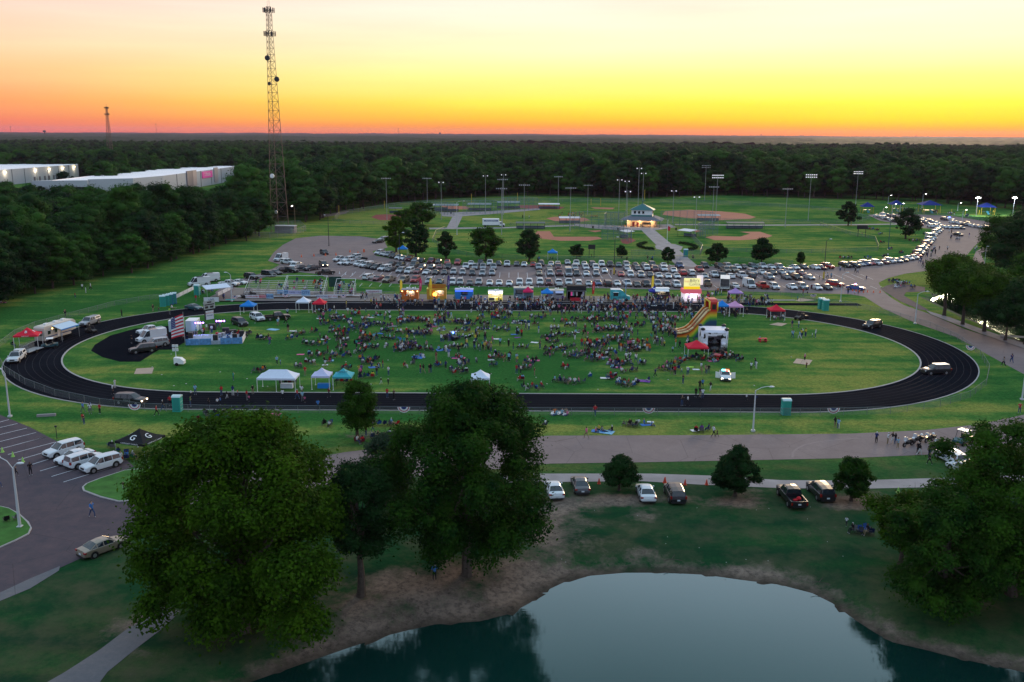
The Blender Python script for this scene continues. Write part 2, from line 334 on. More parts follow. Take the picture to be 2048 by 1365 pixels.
c_ = mx(mapr(nC, .38, .7, 0, .6), c_, (.014, .045, .012)); nE = noise(4, 6, .8); c_ = mx(mapr(nE, .42, .68, 0, .6), c_, (.016, .045, .018)); c_ = mx(mapr(noise(2.3, 6, .8), .5, .75, 0, .45), c_, (.14, .24, .08))
soil = mx(mapr(nB, .3, .7), (.11, .085, .07), (.28, .215, .17)); soil = mx(mapr(nC, .42, .65, 0, .75), soil, (.035, .032, .028)); soil = mx(mapr(nE, .45, .7, 0, .5), soil, (.25, .2, .17))
c_ = mx(mth('MULTIPLY', att.outputs['Alpha'], mapr(nS, .3, .7, .55, 1)), c_, (.009, .038, .021)); c_ = mx(mth('MULTIPLY', att.outputs['Alpha'], mapr(nB, .42, .66, 0, .75)), c_, (.075, .075, .045))  # foreground shade painted into the near turf colour, then dull olive patches over it
fd = mth('ADD', sp.outputs[0], mth('MULTIPLY', mth('SUBTRACT', nB, .5), 1.9)); fd = mth('ADD', fd, mth('MULTIPLY', mth('SUBTRACT', nC, .5), .9))
c_ = mx(mapr(fd, .38, .85), c_, soil); c_ = mx(mapr(sp.outputs[2], .75, 1.0, 0, .75), c_, (.03, .026, .02))
t.links.new(c_, b.inputs['Base Color']); bp = TN('Bump'); bp.inputs['Strength'].default_value = .35; bp.inputs['Distance'].default_value = .12
hs = mth('ADD', nC, noise(9, 4, .7)); t.links.new(hs, bp.inputs['Height']); t.links.new(bp.outputs[0], b.inputs['Normal'])
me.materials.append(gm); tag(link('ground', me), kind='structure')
# water
wm = bpy.data.materials.new('pond_water'); wm.use_nodes = True; t = wm.node_tree; b = t.nodes['Principled BSDF']; o_ = t.nodes['Material Output']
b.inputs['Base Color'].default_value = (.003, .026, .022, 1); b.inputs['Roughness'].default_value = .6; b.inputs['Specular IOR Level'].default_value = 0
geo = TN('NewGeometry'); bp = TN('Bump'); bp.inputs['Strength'].default_value = .18; bp.inputs['Distance'].default_value = .03
t.links.new(noise(1.4, 5, .6, scl=(.6, 1.6, 1)), bp.inputs['Height'])
gl = TN('BsdfGlossy'); gl.inputs['Roughness'].default_value = .05; gl.inputs[0].default_value = (.74, .97, 1, 1); t.links.new(bp.outputs[0], gl.inputs['Normal'])
fr = TN('Fresnel'); fr.inputs[0].default_value = 1.6; mr_ = TN('MapRange', clamp=False); t.links.new(fr.outputs[0], mr_.inputs[0]); mr_.inputs[1].default_value = .085; mr_.inputs[2].default_value = .15; mr_.inputs[3].default_value = .07; mr_.inputs[4].default_value = .36; ff = mth('MAXIMUM', mth('MINIMUM', mr_.outputs[0], .92), .05); ms = TN('MixShader'); t.links.new(ff, ms.inputs[0]); t.links.new(b.outputs[0], ms.inputs[1]); t.links.new(gl.outputs[0], ms.inputs[2]); t.links.new(ms.outputs[0], o_.inputs[0])
def flatpoly(name, pts, z, m, kind='structure', edge=None, thick=0):
    vv = [(p[0], p[1], z) for p in pts]; tr = tessellate_polygon([[Vector(v) for v in vv]])
    mb = MB(); fs = []
    for f in tr:
        a_, b_, c2 = [Vector(vv[k]) for k in f]
        fs.append(tuple(f) if (b_ - a_).cross(c2 - a_).z > 0 else tuple(f)[::-1])
    mb.add(vv, fs)
    if thick:
        n = len(vv)
        for k in range(n):
            p, q = vv[k], vv[(k + 1) % n]; mb.add([p, q, (q[0], q[1], z - thick), (p[0], p[1], z - thick)], [(0, 1, 2, 3)])
    return tag(mb.build(name, m), kind=kind)
flatpoly('pond_water', pond1, WZ1, wm); flatpoly('pond_water', pond2, WZ2, wm)

# ================================================================ roads, car park, paths
def roadmat(name, c1, c2, c3, sc=.25):
    m = bpy.data.materials.new(name); m.use_nodes = True; global t, geo
    t = m.node_tree; b = t.nodes['Principled BSDF']; b.inputs['Roughness'].default_value = .9; b.inputs['Specular IOR Level'].default_value = .1; geo = TN('NewGeometry')
    A_ = noise(sc, 6, .65); B_ = noise(2.5, 7, .8); C_ = noise(.05, 3)
    c = mx(mapr(A_, .3, .7), c1, c2); c = mx(mapr(B_, .4, .7, 0, .5), c, c3); c = mx(mapr(C_, .5, .75, 0, .35), c, c3)
    v = TN('TexVoronoi', feature='DISTANCE_TO_EDGE'); v.inputs['Scale'].default_value = .11; t.links.new(geo.outputs['Position'], v.inputs['Vector'])
    c = mx(mapr(v.outputs['Distance'], .0, .006, .45, 0), c, (.03, .025, .028))
    t.links.new(c, b.inputs['Base Color']); bp = TN('Bump'); bp.inputs['Strength'].default_value = .15; bp.inputs['Distance'].default_value = .02; t.links.new(B_, bp.inputs['Height']); t.links.new(bp.outputs[0], b.inputs['Normal'])
    MATS[name] = m; return m
asph = roadmat('worn_asphalt', (.19, .145, .142), (.25, .195, .19), (.14, .118, .128))
asph2 = roadmat('dark_asphalt', (.07, .058, .072), (.115, .08, .09), (.045, .055, .068), .6)
wornpath = roadmat('worn_path', (.14, .14, .155), (.18, .165, .17), (.09, .1, .11), .7)
trackm = roadmat('black_track_surface', (.006, .007, .010), (.009, .010, .014), (.018, .020, .026), .1)
dirtm = roadmat('infield_clay', (.36, .13, .09), (.42, .17, .11), (.3, .12, .085), .1)
dirtd = roadmat('dark_infield_clay', (.22, .05, .05), (.25, .065, .06), (.17, .045, .045), .1)
gravel = roadmat('gravel_track', (.2, .17, .16), (.26, .22, .2), (.14, .12, .11), .4)
trackm.node_tree.nodes['Principled BSDF'].inputs['Specular IOR Level'].default_value = .0; trackm.node_tree.nodes['Principled BSDF'].inputs['Roughness'].default_value = 1
sand = roadmat('sand_pad', (.42, .31, .24), (.48, .36, .28), (.3, .24, .2), .4)
yellowl = mat('road_marking_paint', (.62, .62, .66), .7, var=.2, vs_=2)
def road(name, px, m, z=.02): return flatpoly(name, poly_px(px), z, m)
road('car_park', [(536, 522), (548, 505), (566, 490), (592, 477), (640, 472), (720, 473), (768, 480), (775, 496), (745, 503), (752, 512), (790, 519), (850, 526), (930, 531), (1100, 529), (1330, 530), (1450, 534), (1600, 537), (1700, 533), (1780, 525), (1828, 517), (1850, 497), (1868, 480), (1878, 466), (1862, 458), (1842, 456), (1760, 442), (1735, 430), (1800, 428), (1900, 432), (1990, 446), (2010, 456), (1975, 470), (1950, 492), (1930, 515), (1905, 530), (1870, 540), (1810, 548), (1775, 557), (1757, 566), (1765, 582), (1785, 598), (1808, 611), (1855, 627), (1930, 659), (1990, 678), (2048, 693), (2200, 740), (2200, 822),
      (2048, 749), (1990, 718), (1911, 674), (1832, 647), (1765, 617), (1729, 594), (1700, 589), (1400, 581), (1200, 577), (1000, 574), (860, 571), (770, 567), (715, 559), (650, 555), (640, 549), (600, 545), (545, 550), (500, 565), (470, 575), (460, 600), (440, 600), (430, 585), (460, 565), (520, 548), (545, 538), (560, 530)], asph)
road('road', [(2260, 800), (2048, 830), (1960, 849), (1850, 861), (1700, 868), (1400, 871), (1100, 872), (900, 885), (760, 897), (690, 905), (560, 930), (420, 955), (310, 1000), (330, 1062), (420, 1030), (560, 985), (720, 965), (930, 945), (1100, 928), (1300, 925), (1500, 921), (1700, 917), (1900, 908), (2048, 900), (2260, 890)], asph, .024)
road('parking_area', [(-260, 740), (0, 830), (62, 856), (125, 889), (180, 905), (250, 918), (268, 934), (200, 956), (168, 972), (164, 982), (200, 996), (240, 1004), (300, 1003), (420, 955), (440, 1030), (330, 1062), (250, 1082), (165, 1116), (90, 1150), (0, 1192), (-260, 1300)], asph2, .02)
road('footpath', [(95, 1365), (130, 1345), (200, 1300), (250, 1262), (290, 1238), (330, 1210), (360, 1225), (320, 1262), (270, 1300), (215, 1345), (200, 1365), (150, 1420), (40, 1430)], wornpath, .03)
road('footpath', [(0, 1186), (60, 1158), (120, 1133), (118, 1142), (60, 1178), (0, 1203), (-60, 1230), (-60, 1205)], wornpath, .03)
road('footpath', [(1000, 948), (1110, 948), (1300, 948), (1420, 952), (1560, 961), (1700, 962), (1870, 957), (2060, 950), (2060, 970), (1870, 975), (1700, 979), (1560, 977), (1400, 970), (1280, 963), (1100, 965), (1000, 966)], concrete, .03)
road('kerb_strip', [(1852, 622), (1900, 636), (1960, 658), (2048, 688), (2048, 698), (1960, 668), (1900, 645), (1862, 630)], concrete, .10)
road('footpath', [(1948, 530), (1945, 520), (1952, 503), (1968, 495), (2010, 494), (2010, 500), (1975, 502), (1962, 508), (1968, 522), (1972, 532)], asph, .02)
road('footpath', [(1760, 578), (1775, 571), (1800, 567), (1850, 575), (1850, 584), (1812, 585), (1808, 592), (1830, 605), (1860, 622), (1840, 620), (1800, 603)], asph2, .026)
road('footpath', [(1280, 458), (1306, 458), (1345, 490), (1400, 536), (1352, 531), (1322, 500)], concrete, .03)
road('footpath', [(1150, 448), (1240, 452), (1340, 449), (1352, 455), (1310, 461), (1240, 461), (1180, 457), (1150, 452)], concrete, .034)
road('footpath', [(1310, 492), (1330, 487), (1350, 489), (1366, 494), (1362, 501), (1335, 503), (1312, 498)], concrete, .038)
road('footpath', [(858, 456), (1000, 455), (1150, 450), (1150, 452.5), (1000, 457.5), (858, 459)], concrete, .03)
road('footpath', [(1350, 448.5), (1500, 450), (1700, 449), (1900, 446.5), (1900, 448), (1700, 451), (1500, 452), (1350, 450.5)], concrete, .03)
road('footpath', [(893, 457), (905, 434), (885, 433), (880, 425), (960, 424), (1080, 417), (1080, 420), (980, 429), (925, 433), (914, 457)], concrete, .033)
road('gravel_strip', [(640, 430), (700, 422), (690, 428), (640, 436)], gravel, .02)
# island grass slabs with kerbs
def island(px, z=.13):
    pts = poly_px(px); flatpoly('kerb', pts, z, mat('kerb_concrete', (.36, .34, .34), .9, var=.15), thick=.13)
    c = sum(pts, Vector()) / len(pts); ins = []
    for p in pts: d = (c - p); ins.append(p + d.normalized() * .22)
    flatpoly('island_turf', ins, z + .02, turfm)
turfm = mat('island_turf', (.045, .14, .028), .95, var=.35, vs_=.7, bump=.4)
island([(0, 1014), (18, 1018), (40, 1030), (58, 1046), (64, 1058), (58, 1070), (30, 1084), (0, 1097), (-60, 1110), (-60, 1000)])
island([(250, 942), (200, 958), (172, 969), (164, 976), (166, 983), (200, 996), (238, 1005), (300, 1001), (380, 965), (330, 935)])
# ================================================================ running track
yn, yf, yno, yfo = G(1024, 788.5).y, G(1024, 622).y, G(1024, 822.5).y, G(1024, 605).y
TR = (yf - yn) / 2; TY = (yf + yn) / 2; LANE = yn - yno; TXL = G(640, 700).x; 
def ext_x(px, side, rr):
    lo, hi = -200, 200
    for _ in range(40):
        m_ = (lo + hi) / 2; e = [PX((m_ + rr * math.cos(q * .05), TY + rr * math.sin(q * .05), 0))[0] for q in range(126)]
        v = min(e) if side < 0 else max(e)
        if v < px: lo = m_
        else: hi = m_
    return lo
TXL = ext_x(122, -1, TR); TXR = ext_x(1843, 1, TR)
def oval(r, n=48, ext=0):
    pts = []
    for k in range(n + 1): a_ = -math.pi / 2 + math.pi * k / n; pts.append((TXR + r * math.cos(a_), TY + r * math.sin(a_)))
    for k in range(n + 1): a_ = math.pi / 2 + math.pi * k / n; pts.append((TXL + r * math.cos(a_), TY + r * math.sin(a_)))
    return pts
def ring(name, r0, r1, z, m, hgt=0):
    A_, B_ = oval(r0), oval(r1); n = len(A_); V_ = [(x, y, z) for x, y in A_] + [(x, y, z) for x, y in B_]; F_ = [(k, n + k, n + (k + 1) % n, (k + 1) % n) for k in range(n)]
    mb = MB().add(V_, F_)
    if hgt:
        for L_ in (A_, B_):
            for k in range(n): p, q = L_[k], L_[(k + 1) % n]; mb.add([(p[0], p[1], z), (q[0], q[1], z), (q[0], q[1], z - hgt), (p[0], p[1], z - hgt)], [(0, 1, 2, 3)])
    return tag(mb.build(name, m), kind='structure')
ring('running_track', TR, TR + LANE, .03, trackm)
flatpoly('running_track', [(TXL - 14, yfo + .3), (TXL - 14, yf + LANE - .6), (G(1700, 600).x, yf + LANE - .6), (G(1700, 600).x, yfo + .9)], .026, trackm)
flatpoly('paved_apron', [G(430, 604), G(420, 594), G(460, 575), G(760, 588), G(1100, 592), G(1400, 594), (G(1500, 600).x, yfo + 1), (G(430, 600).x, yfo)], .018, gravel)
ring('inner_kerb', TR - .28, TR, .1, mat('kerb_concrete', (.36, .34, .34)), .1); ring('outer_kerb', TR + LANE, TR + LANE + .2, .09, MATS['kerb_concrete'], .1)
lm = mat('faded_lane_paint', (.021, .021, .028), .8, var=.3, vs_=.6)
lw = LANE / 8
for k in range(1, 8): ring('lane_marking', TR + k * lw - .03, TR + k * lw + .03, .036, lm)
# black high-jump apron inside the west bend
road('running_track', [(182, 702), (190, 690), (220, 672), (270, 658), (340, 652), (380, 655), (378, 680), (345, 700), (318, 700), (280, 724), (240, 724), (205, 715)], trackm, .034)
for pts in ([(273, 738), (308, 736), (304, 748), (268, 749)], [(1593, 718), (1625, 721), (1618, 731), (1586, 727)], [(1555, 646), (1575, 648), (1563, 653), (1538, 650)], [(1600, 597), (1632, 601), (1600, 604), (1590, 602)]): road('sand_pad', pts, sand, .05)
road('kerb_strip', [(1215, 598.5), (1590, 600), (1590, 602), (1215, 600.5)], concrete, .05)
# parking bay lines
def mark(a_, b_, w, z=.03, m=yellowl, name='painted_line'):
    a_ = G(*a_); b_ = G(*b_); d = (b_ - a_).normalized() * w / 2; n_ = Vector((-d.y, d.x, 0))
    return tag(MB().quad(*[(p.x, p.y, z) for p in (a_ - n_, b_ - n_, b_ + n_, a_ + n_)]).build(name, m), kind='structure')
for a_, b_ in [((0, 845), (18, 840)), ((0, 856), (35, 848)), ((0, 870), (54, 857)), ((0, 884), (72, 866)), ((0, 899), (90, 875)), ((16, 910), (111, 885)), ((36, 921), (128, 894)), ((60, 931), (150, 903)), ((80, 943), (175, 915)), ((103, 954), (200, 925)), ((127, 965), (225, 935)), ((40, 888), (90, 875))]: mark(a_, b_, .12, .036)
mb = MB()
def marks(lines, w, z):
    for a_, b_ in lines:
        d = (b_ - a_).normalized() * w / 2; n_ = Vector((-d.y, d.x, 0)); mb.quad(*[(p.x, p.y, z) for p in (a_ - n_, a_ + n_, b_ + n_, b_ - n_)][::-1])
yD, yC0, yC1, yA = G(1024, 575).y, G(1024, 556).y, G(1024, 536).y, G(1024, 528).y
L_ = []
for k in range(-22, 36):
    x = 10 + k * 2.75
    L_.append((Vector((x, yD, 0)), Vector((x, yD + 5.2, 0)))); L_.append((Vector((x, yC0, 0)), Vector((x, yC0 + 10.4, 0)))); L_.append((Vector((x, yA - 4, 0)), Vector((x, yA + 1, 0))))
marks(L_, .12, .026); tag(mb.build('parking_bay_lines', yellowl), kind='structure')
# ball field clay
for pts, m in [([(1074, 463), (1100, 463), (1108, 474), (1150, 474), (1195, 474), (1205, 478), (1180, 482), (1120, 482), (1085, 478), (1068, 472)], dirtm), ([(1175, 462), (1200, 461), (1203, 463), (1190, 465)], dirtm), ([(1092, 437), (1110, 434), (1125, 435), (1170, 436), (1180, 441), (1160, 444), (1110, 443)], dirtm),
               ([(742, 435), (752, 430), (775, 429), (800, 431), (805, 436), (790, 441), (760, 441)], dirtd), ([(820, 430), (850, 428), (860, 436), (830, 440)], dirtm), ([(1330, 423), (1380, 420), (1440, 423), (1490, 428), (1512, 435), (1500, 438), (1440, 441), (1400, 438), (1370, 436), (1325, 430)], dirtm),
               ([(1410, 475), (1425, 472), (1480, 474), (1500, 468), (1480, 464), (1520, 464), (1545, 472), (1530, 478), (1480, 481), (1430, 481)], dirtm), ([(880, 412), (930, 413), (945, 418), (900, 420)], dirtm), ([(1040, 411), (1100, 411), (1130, 415), (1120, 419), (1060, 418), (1030, 415)], dirtd), ([(1240, 480), (1262, 476), (1272, 482), (1255, 489), (1245, 487)], dirtd), ([(1385, 462), (1395, 460), (1405, 463), (1392, 465)], dirtm), ([(1180, 415), (1230, 416), (1225, 419), (1190, 418)], dirtm)]:
    road('infield_clay', pts, m, .03)

# pale curved tyre mark on the near road
arc = [G(x, y) for x, y in [(1585, 916), (1586, 906), (1594, 898), (1610, 890), (1640, 884), (1680, 880), (1720, 877)]]; mb = MB()
for a_, b_ in zip(arc, arc[1:]): d = (b_ - a_).normalized() * .16; n_ = Vector((-d.y, d.x, 0)); mb.quad(*[(p.x, p.y, .034) for p in (a_ - n_, b_ - n_, b_ + n_, a_ + n_)])
tag(mb.build('tyre_mark', mat('pale_dust', (.24, .19, .19), .9)), kind='structure')
# ================================================================ trees
leafA = leafmat('leaves_bright', (.003, .018, .003), (.058, .13, .006))
leafB = leafmat('leaves_deep', (.004, .024, .006), (.045, .115, .009))
leafC = leafmat('leaves_dark', (.005, .022, .008), (.022, .062, .014), .15)
leafD = leafmat('leaves_grey_green', (.02, .045, .026), (.06, .09, .05))
leafF = leafmat('woodland_leaves', (.004, .022, .009), (.034, .10, .014), .12, .09, .4)
bark = mat('tree_bark', (.07, .055, .045), .9, var=.3, bump=.5, bs=6)
ICO = None
def ico():
    global ICO
    if ICO is None:
        bm = bmesh.new(); bmesh.ops.create_icosphere(bm, subdivisions=1, radius=1); ICO = (np.array([v.co[:] for v in bm.verts]), np.array([[v.index for v in f.verts] for f in bm.faces])); bm.free()
    return ICO
def crown_mesh(name, seed, rx, ry, z0, z1, lobes, lr, leaves, ls, m, shape='round', core=.72, flat_bottom=0, hang=0):
    """a crown of many leaf clumps: lobes spread through an uneven volume, leaf-sized faces over every lobe"""
    g = np.random.default_rng(seed); C = []; h = z1 - z0
    ph = g.uniform(0, 6.28, 5)
    def prof(u, a):
        if shape == 'cone': w = (1 - u) ** .75 * 1.12 + .06 - .5 * max(0, .1 - u) * 8
        elif shape == 'oval': w = math.sin(math.pi * (u * .84 + .1)) ** .6
        elif shape == 'egg': w = math.sin(math.pi * (u ** .72 * .9 + .06)) ** .75
        else: w = math.sin(math.pi * (u * .88 + .07)) ** .5
        return w * (1 + .12 * math.sin(2 * a + ph[0]) + .1 * math.sin(3 * a + ph[1] + 2 * u) + .09 * math.sin(9 * u + ph[2] + a))
    majors = []; nm_ = max(6, lobes // 5) if lobes >= 110 else 0
    for k in range(nm_):
        u = (k + g.uniform(.1, .9)) / nm_; a = k * 2.4 + g.uniform(-.4, .4); q = g.uniform(.62, .9) if u < .88 else g.uniform(0, .5)
        majors.append((u, a, q))
    for k in range(lobes):
        if nm_ and (k < nm_ * 1.2 or g.random() < .82):
            u, a, q = majors[k % nm_]; w = prof(u, a); x = math.cos(a) * q * rx * w; y = math.sin(a) * q * ry * w; z = z0 + lr * .5 + u * (h - lr * 1.2)
            d = g.normal(size=3) * np.array([rx, ry, h * .42]) * .15; x += d[0]; y += d[1]; z += d[2]
            u2 = min(.99, max(.01, (z - z0) / h)); lim = prof(u2, math.atan2(y, x)); rr_ = math.hypot(x / rx, y / ry)
            if rr_ > lim * .93: x *= lim * .93 / rr_; y *= lim * .93 / rr_
            z = min(max(z, z0), z1 - lr * .6)
        else:
            u = g.random(); a = g.uniform(0, 6.28); q = g.uniform(0, .5) ** .6 if nm_ else g.uniform(.1, .9) ** .5; w = prof(u, a); x, y, z = math.cos(a) * q * rx * w, math.sin(a) * q * ry * w, z0 + lr * .5 + u * (h - lr * 1.2)
        C.append((x, y, z))
    C = np.array(C); Rr = lr * g.uniform(.45, 1.4, lobes)
    iv, if_ = ico(); V = []; F = []
    for k in range(lobes):
        v = iv * Rr[k] * core * (1 + g.uniform(-.25, .25, (len(iv), 1))) * np.array([1, 1, .62]) + C[k]; F.append(if_ + len(iv) * k); V.append(v)
    V = np.concatenate(V); Fc = np.concatenate(F); nc = len(V)
    p = Rr ** 2; idx = g.choice(lobes, leaves, p=p / p.sum()); d = g.normal(size=(leaves, 3)); d[:, 2] += .35; d /= np.linalg.norm(d, axis=1)[:, None]
    rr = g.uniform(.72, 1.22, leaves) * (1 + g.uniform(.1, .55, leaves) * (g.random(leaves) < .14)); pos = C[idx] + d * (Rr[idx] * rr)[:, None] * np.array([1, 1, .68])
    if hang: pos[:, 2] -= hang * g.random(leaves) ** 3 * Rr[idx]
    nrm_ = d * .7 + g.normal(size=(leaves, 3)) * .45; nrm_[:, 2] += .55; nrm_ /= np.linalg.norm(nrm_, axis=1)[:, None]
    t1 = np.cross(nrm_, g.normal(size=(leaves, 3))); t1 /= np.linalg.norm(t1, axis=1)[:, None]; t2 = np.cross(nrm_, t1)
    s = (ls * g.uniform(.55, 1.35, leaves))[:, None]
    q = np.stack([pos - t1 * s * .6, pos - t2 * s * .36, pos + t1 * s * .6, pos + t2 * s * .36], 1).reshape(-1, 3)
    Fl = np.arange(leaves * 4).reshape(-1, 4) + nc
    # core triangles as quads with a doubled corner are invalid: split into two face lists
    me = bpy.data.meshes.new(name); VV = np.concatenate([V, q])
    me.vertices.add(len(VV)); me.vertices.foreach_set('co', VV.astype(np.float32).ravel())
    li = np.concatenate([Fc.ravel(), Fl.ravel()]).astype(np.int32); me.loops.add(len(li)); me.loops.foreach_set('vertex_index', li)
    nf = len(Fc) + len(Fl); ls_ = np.concatenate([np.arange(len(Fc)) * 3, len(Fc) * 3 + np.arange(len(Fl)) * 4]).astype(np.int32)
    me.polygons.add(nf); me.polygons.foreach_set('loop_start', ls_); me.polygons.foreach_set('loop_total', np.concatenate([np.full(len(Fc), 3), np.full(len(Fl), 4)]).astype(np.int32))
    me.materials.append(m); me.update(calc_edges=True)
    return me, C, Rr
def trunk_mesh(name, seed, h, r, C, nb, hb=.35):
    g = random.Random(seed); mb = MB(); pts = [Vector((0, 0, -.3))]; n = 5
    for k in range(1, n + 1): pts.append(Vector((g.uniform(-.02, .02) * h, g.uniform(-.02, .02) * h, h * k / n)))
    rad = [r * 1.25] + [r * (1 - .13 * k) for k in range(1, n + 1)]; rad[1] = r
    for k in range(n): mb.tube(pts[k], pts[k + 1], rad[k], rad[k + 1], 8)
    mb.tube((0, 0, -.3), (0, 0, .5), r * 1.7, r * 1.05, 8)
    order = list(range(len(C))); g.shuffle(order)
    for i in order[:nb]:
        c = Vector(C[i]); z = h * g.uniform(hb, .95); s = Vector((0, 0, z)); m_ = (s + c) / 2 + Vector((0, 0, -.1 * (c - s).length)); rr = r * .35
        mb.tube(s, m_, rr, rr * .65, 5, cap=False); mb.tube(m_, c, rr * .65, rr * .25, 5, cap=False)
    return mb.mesh(name, bark)
def tree(kind, px, py, wpx, ytop, label, m, seed, lobes=40, lr=None, leaves=9000, ls=.3, shape='round', cb=.25, group=None, parts=None, off=0, hang=0, ry=None, nb=None, core=.72, tr=None, dx=0):
    b_ = G(px, py); dist = (b_ - CAM).length; h = HT(px, py, ytop); rx = wpx / 2 * dist / FOC
    lr = lr or rx * .34; z0 = h * cb
    cm, C, _ = crown_mesh('crown', seed, rx, ry or rx, z0, h, lobes, lr, leaves, ls, m, shape, hang=hang, core=core)
    tm = trunk_mesh('trunk', seed, z0 + (h - z0) * .6, tr or h * .022 + .05, C, nb if nb is not None else min(14, lobes), .4)
    e = empty(kind, b_, rnd.uniform(0, 6), label, 'tree', group); link('trunk', tm, e); link('crown', cm, e); 
    return e, cm, tm, h
# foreground
tree('broadleaf_tree', 488, 1262, 408, 822, 'huge round bright green tree in the left foreground beside the parking area', leafA, 11, 135, 1.55, 125000, .27, shape='egg', cb=.07, hang=.9, core=.5)
tree('broadleaf_tree', 935, 1150, 340, 772, 'tall dark green tree in the middle foreground in front of the track', leafB, 12, 150, 1.3, 110000, .24, shape='egg', cb=.16, hang=.9, core=.5)
tree('small_tree', 722, 1192, 125, 925, 'dark small tree with bare thin trunk between the two big foreground trees', leafC, 13, 60, 1.0, 26000, .2, cb=.32)
tree('flowering_tree', 775, 1010, 120, 868, 'grey green bushy tree behind the left side of the tall middle tree', leafD, 14, 55, .9, 20000, .22, cb=.15)
tree('young_tree', 716, 882, 78, 766, 'slim young tree beside the near straight with people sitting in its shade', leafB, 15, 40, .85, 15000, .22, shape='oval', cb=.25)
tree('broadleaf_tree', 1882, 1222, 215, 985, 'leaning tree at the right with a long low branch reaching left', leafB, 16, 115, 1.05, 40000, .24, cb=.12, hang=.6)
tree('broadleaf_tree', 2022, 1190, 320, 850, 'largest dark tree cut off by the right edge of the picture', leafB, 17, 120, 1.4, 80000, .24, cb=.1, hang=.8)
tree('broadleaf_tree', 1800, 1130, 130, 990, 'small green tree crown left of the leaning tree at the right', leafA, 18, 50, .8, 16000, .22, cb=.35)
for k, (x, y, w, yt, nm_) in enumerate([(1238, 981, 66, 913, 'leftmost small magnolia tree, between a dark sedan and a white sedan'), (1470, 993, 98, 893, 'middle and largest magnolia tree, right of the black estate car'), (1702, 1002, 78, 915, 'rightmost small magnolia tree, beside the parked black estate car')]):
    tree('magnolia_tree', x, y, w, yt, nm_, [leafC, leafC, leafB][k], 30 + k * 7, 95, .5, 18000, .2, cb=.16, group='magnolia trees along the footpath', shape='egg', core=.8)
# car park trees
for k, (x, y, w, yt, sh, m, nm_) in enumerate([
    (845, 452, 60, 402, 'round', leafB, 'tall tree standing behind the clump at the left end of the ball fields'), (808, 462, 44, 417, 'round', leafB, 'small round tree at the back of the clump by the ball fields'),
    (793, 505, 42, 432, 'oval', leafA, 'lighter oval tree, left of the clump beside the car park'), (832, 517, 52, 437, 'cone', leafC, 'darkest tree of the clump beside the car park'),
    (892, 518, 36, 463, 'oval', leafC, 'small upright tree right of the clump beside the car park'), (971, 522, 66, 454, 'round', leafB, 'wide round tree behind the parked cars, below the white box truck'),
    (1058, 524, 52, 459, 'cone', leafC, 'pointed tree behind the parked cars, beside the clay infield'), (1153, 518, 27, 490, 'round', leafC, 'tiny round tree left of the dark scoreboard'),
    (1243, 517, 20, 491, 'cone', leafC, 'tiny pointed tree right of the dark scoreboard'), (1336, 526, 28, 495, 'cone', leafC, 'small pointed tree at the foot of the concrete walkway'),
    (1433, 527, 34, 487, 'cone', leafC, 'small tree just right of the concrete walkway'), (1523, 528, 48, 476, 'cone', leafC, 'broad pointed tree behind the cars under the right ball field'),
    (1601, 529, 15, 504, 'cone', leafB, 'sapling at the right end of the tree row behind the cars'), (1696, 452, 34, 403, 'oval', leafC, 'lone oval tree by the outfield fence at the right'),
    (1811, 478, 46, 415, 'oval', leafC, 'lone tree between the two car parks at the right')]):
    tree('park_tree', x, y, w * 1.05, yt, nm_, m, 50 + k, 80, w / 2 * .22 * (G(x, y) - CAM).length / FOC, 7000 if w > 30 else 3600, .42, {'round': 'round', 'oval': 'egg', 'cone': 'egg'}[sh], cb=.14, group='trees around the car park', core=.85)
# right grove by the second pond
for k, (x, y, w, yt, m, nm_) in enumerate([
    (1888, 632, 60, 508, leafA, 'leftmost tree of the grove along the bright pond'), (1925, 650, 95, 530, leafB, 'second tree of the grove along the bright pond'), (1968, 664, 110, 540, leafA, 'third tree of the grove along the bright pond'),
    (2010, 682, 110, 590, leafC, 'fourth tree of the grove along the bright pond, near the pipe'), (2050, 690, 90, 560, leafC, 'rightmost tree of the grove along the bright pond'),
    (1900, 575, 60, 508, leafA, 'tree on the far bank of the bright pond, left one'), (1945, 582, 80, 526, leafA, 'tree on the far bank of the bright pond, right one'),
    (1995, 530, 62, 432, leafB, 'dark tree beside the curving path at the right'), (2035, 560, 90, 428, leafC, 'very dark tall tree at the right edge above the pond'), (2045, 500, 70, 420, leafC, 'dark tree behind the tall one at the right edge'), (2080, 620, 100, 470, leafB, 'tree cut off by the right edge above the pond')]):
    tree('waterside_tree', x, y, w, yt, nm_, m, 80 + k, 70, None, 17000, .36, 'round', cb=.36 if k < 5 else .1, group='trees around the bright pond', core=.66)
# ---------------------------------------------------------------- woods
FV = []
for k in range(6):
    sh = ['round', 'oval', 'round', 'oval', 'round', 'cone'][k]
    hh = [20, 23, 17, 21, 24, 22][k]; rr = [7.5, 6.5, 6.5, 7, 8, 5][k]
    cm, C, _ = crown_mesh('crown', 200 + k, rr, rr, hh * .18, hh, 46, rr * .36, 3600, .62, leafF, sh, core=.86)
    FV.append((cm, trunk_mesh('trunk', 200 + k, hh * .6, .35, C, 4), hh))
FVN = []     # leafier versions for the nearest edge
for k in range(3):
    hh = [20, 22, 18][k]; rr = [7.5, 6.5, 7][k]
    cm, C, _ = crown_mesh('crown', 300 + k, rr, rr, hh * .12, hh, 80, rr * .3, 11000, .42, leafF, ['round', 'oval', 'round'][k], core=.78)
    FVN.append((cm, trunk_mesh('trunk', 300 + k, hh * .6, .35, C, 5), hh))
edgeL = [(-60, 640), (0, 600), (60, 588), (110, 578), (170, 562), (225, 548), (290, 540), (350, 520), (400, 505), (450, 490), (500, 476), (545, 470)]
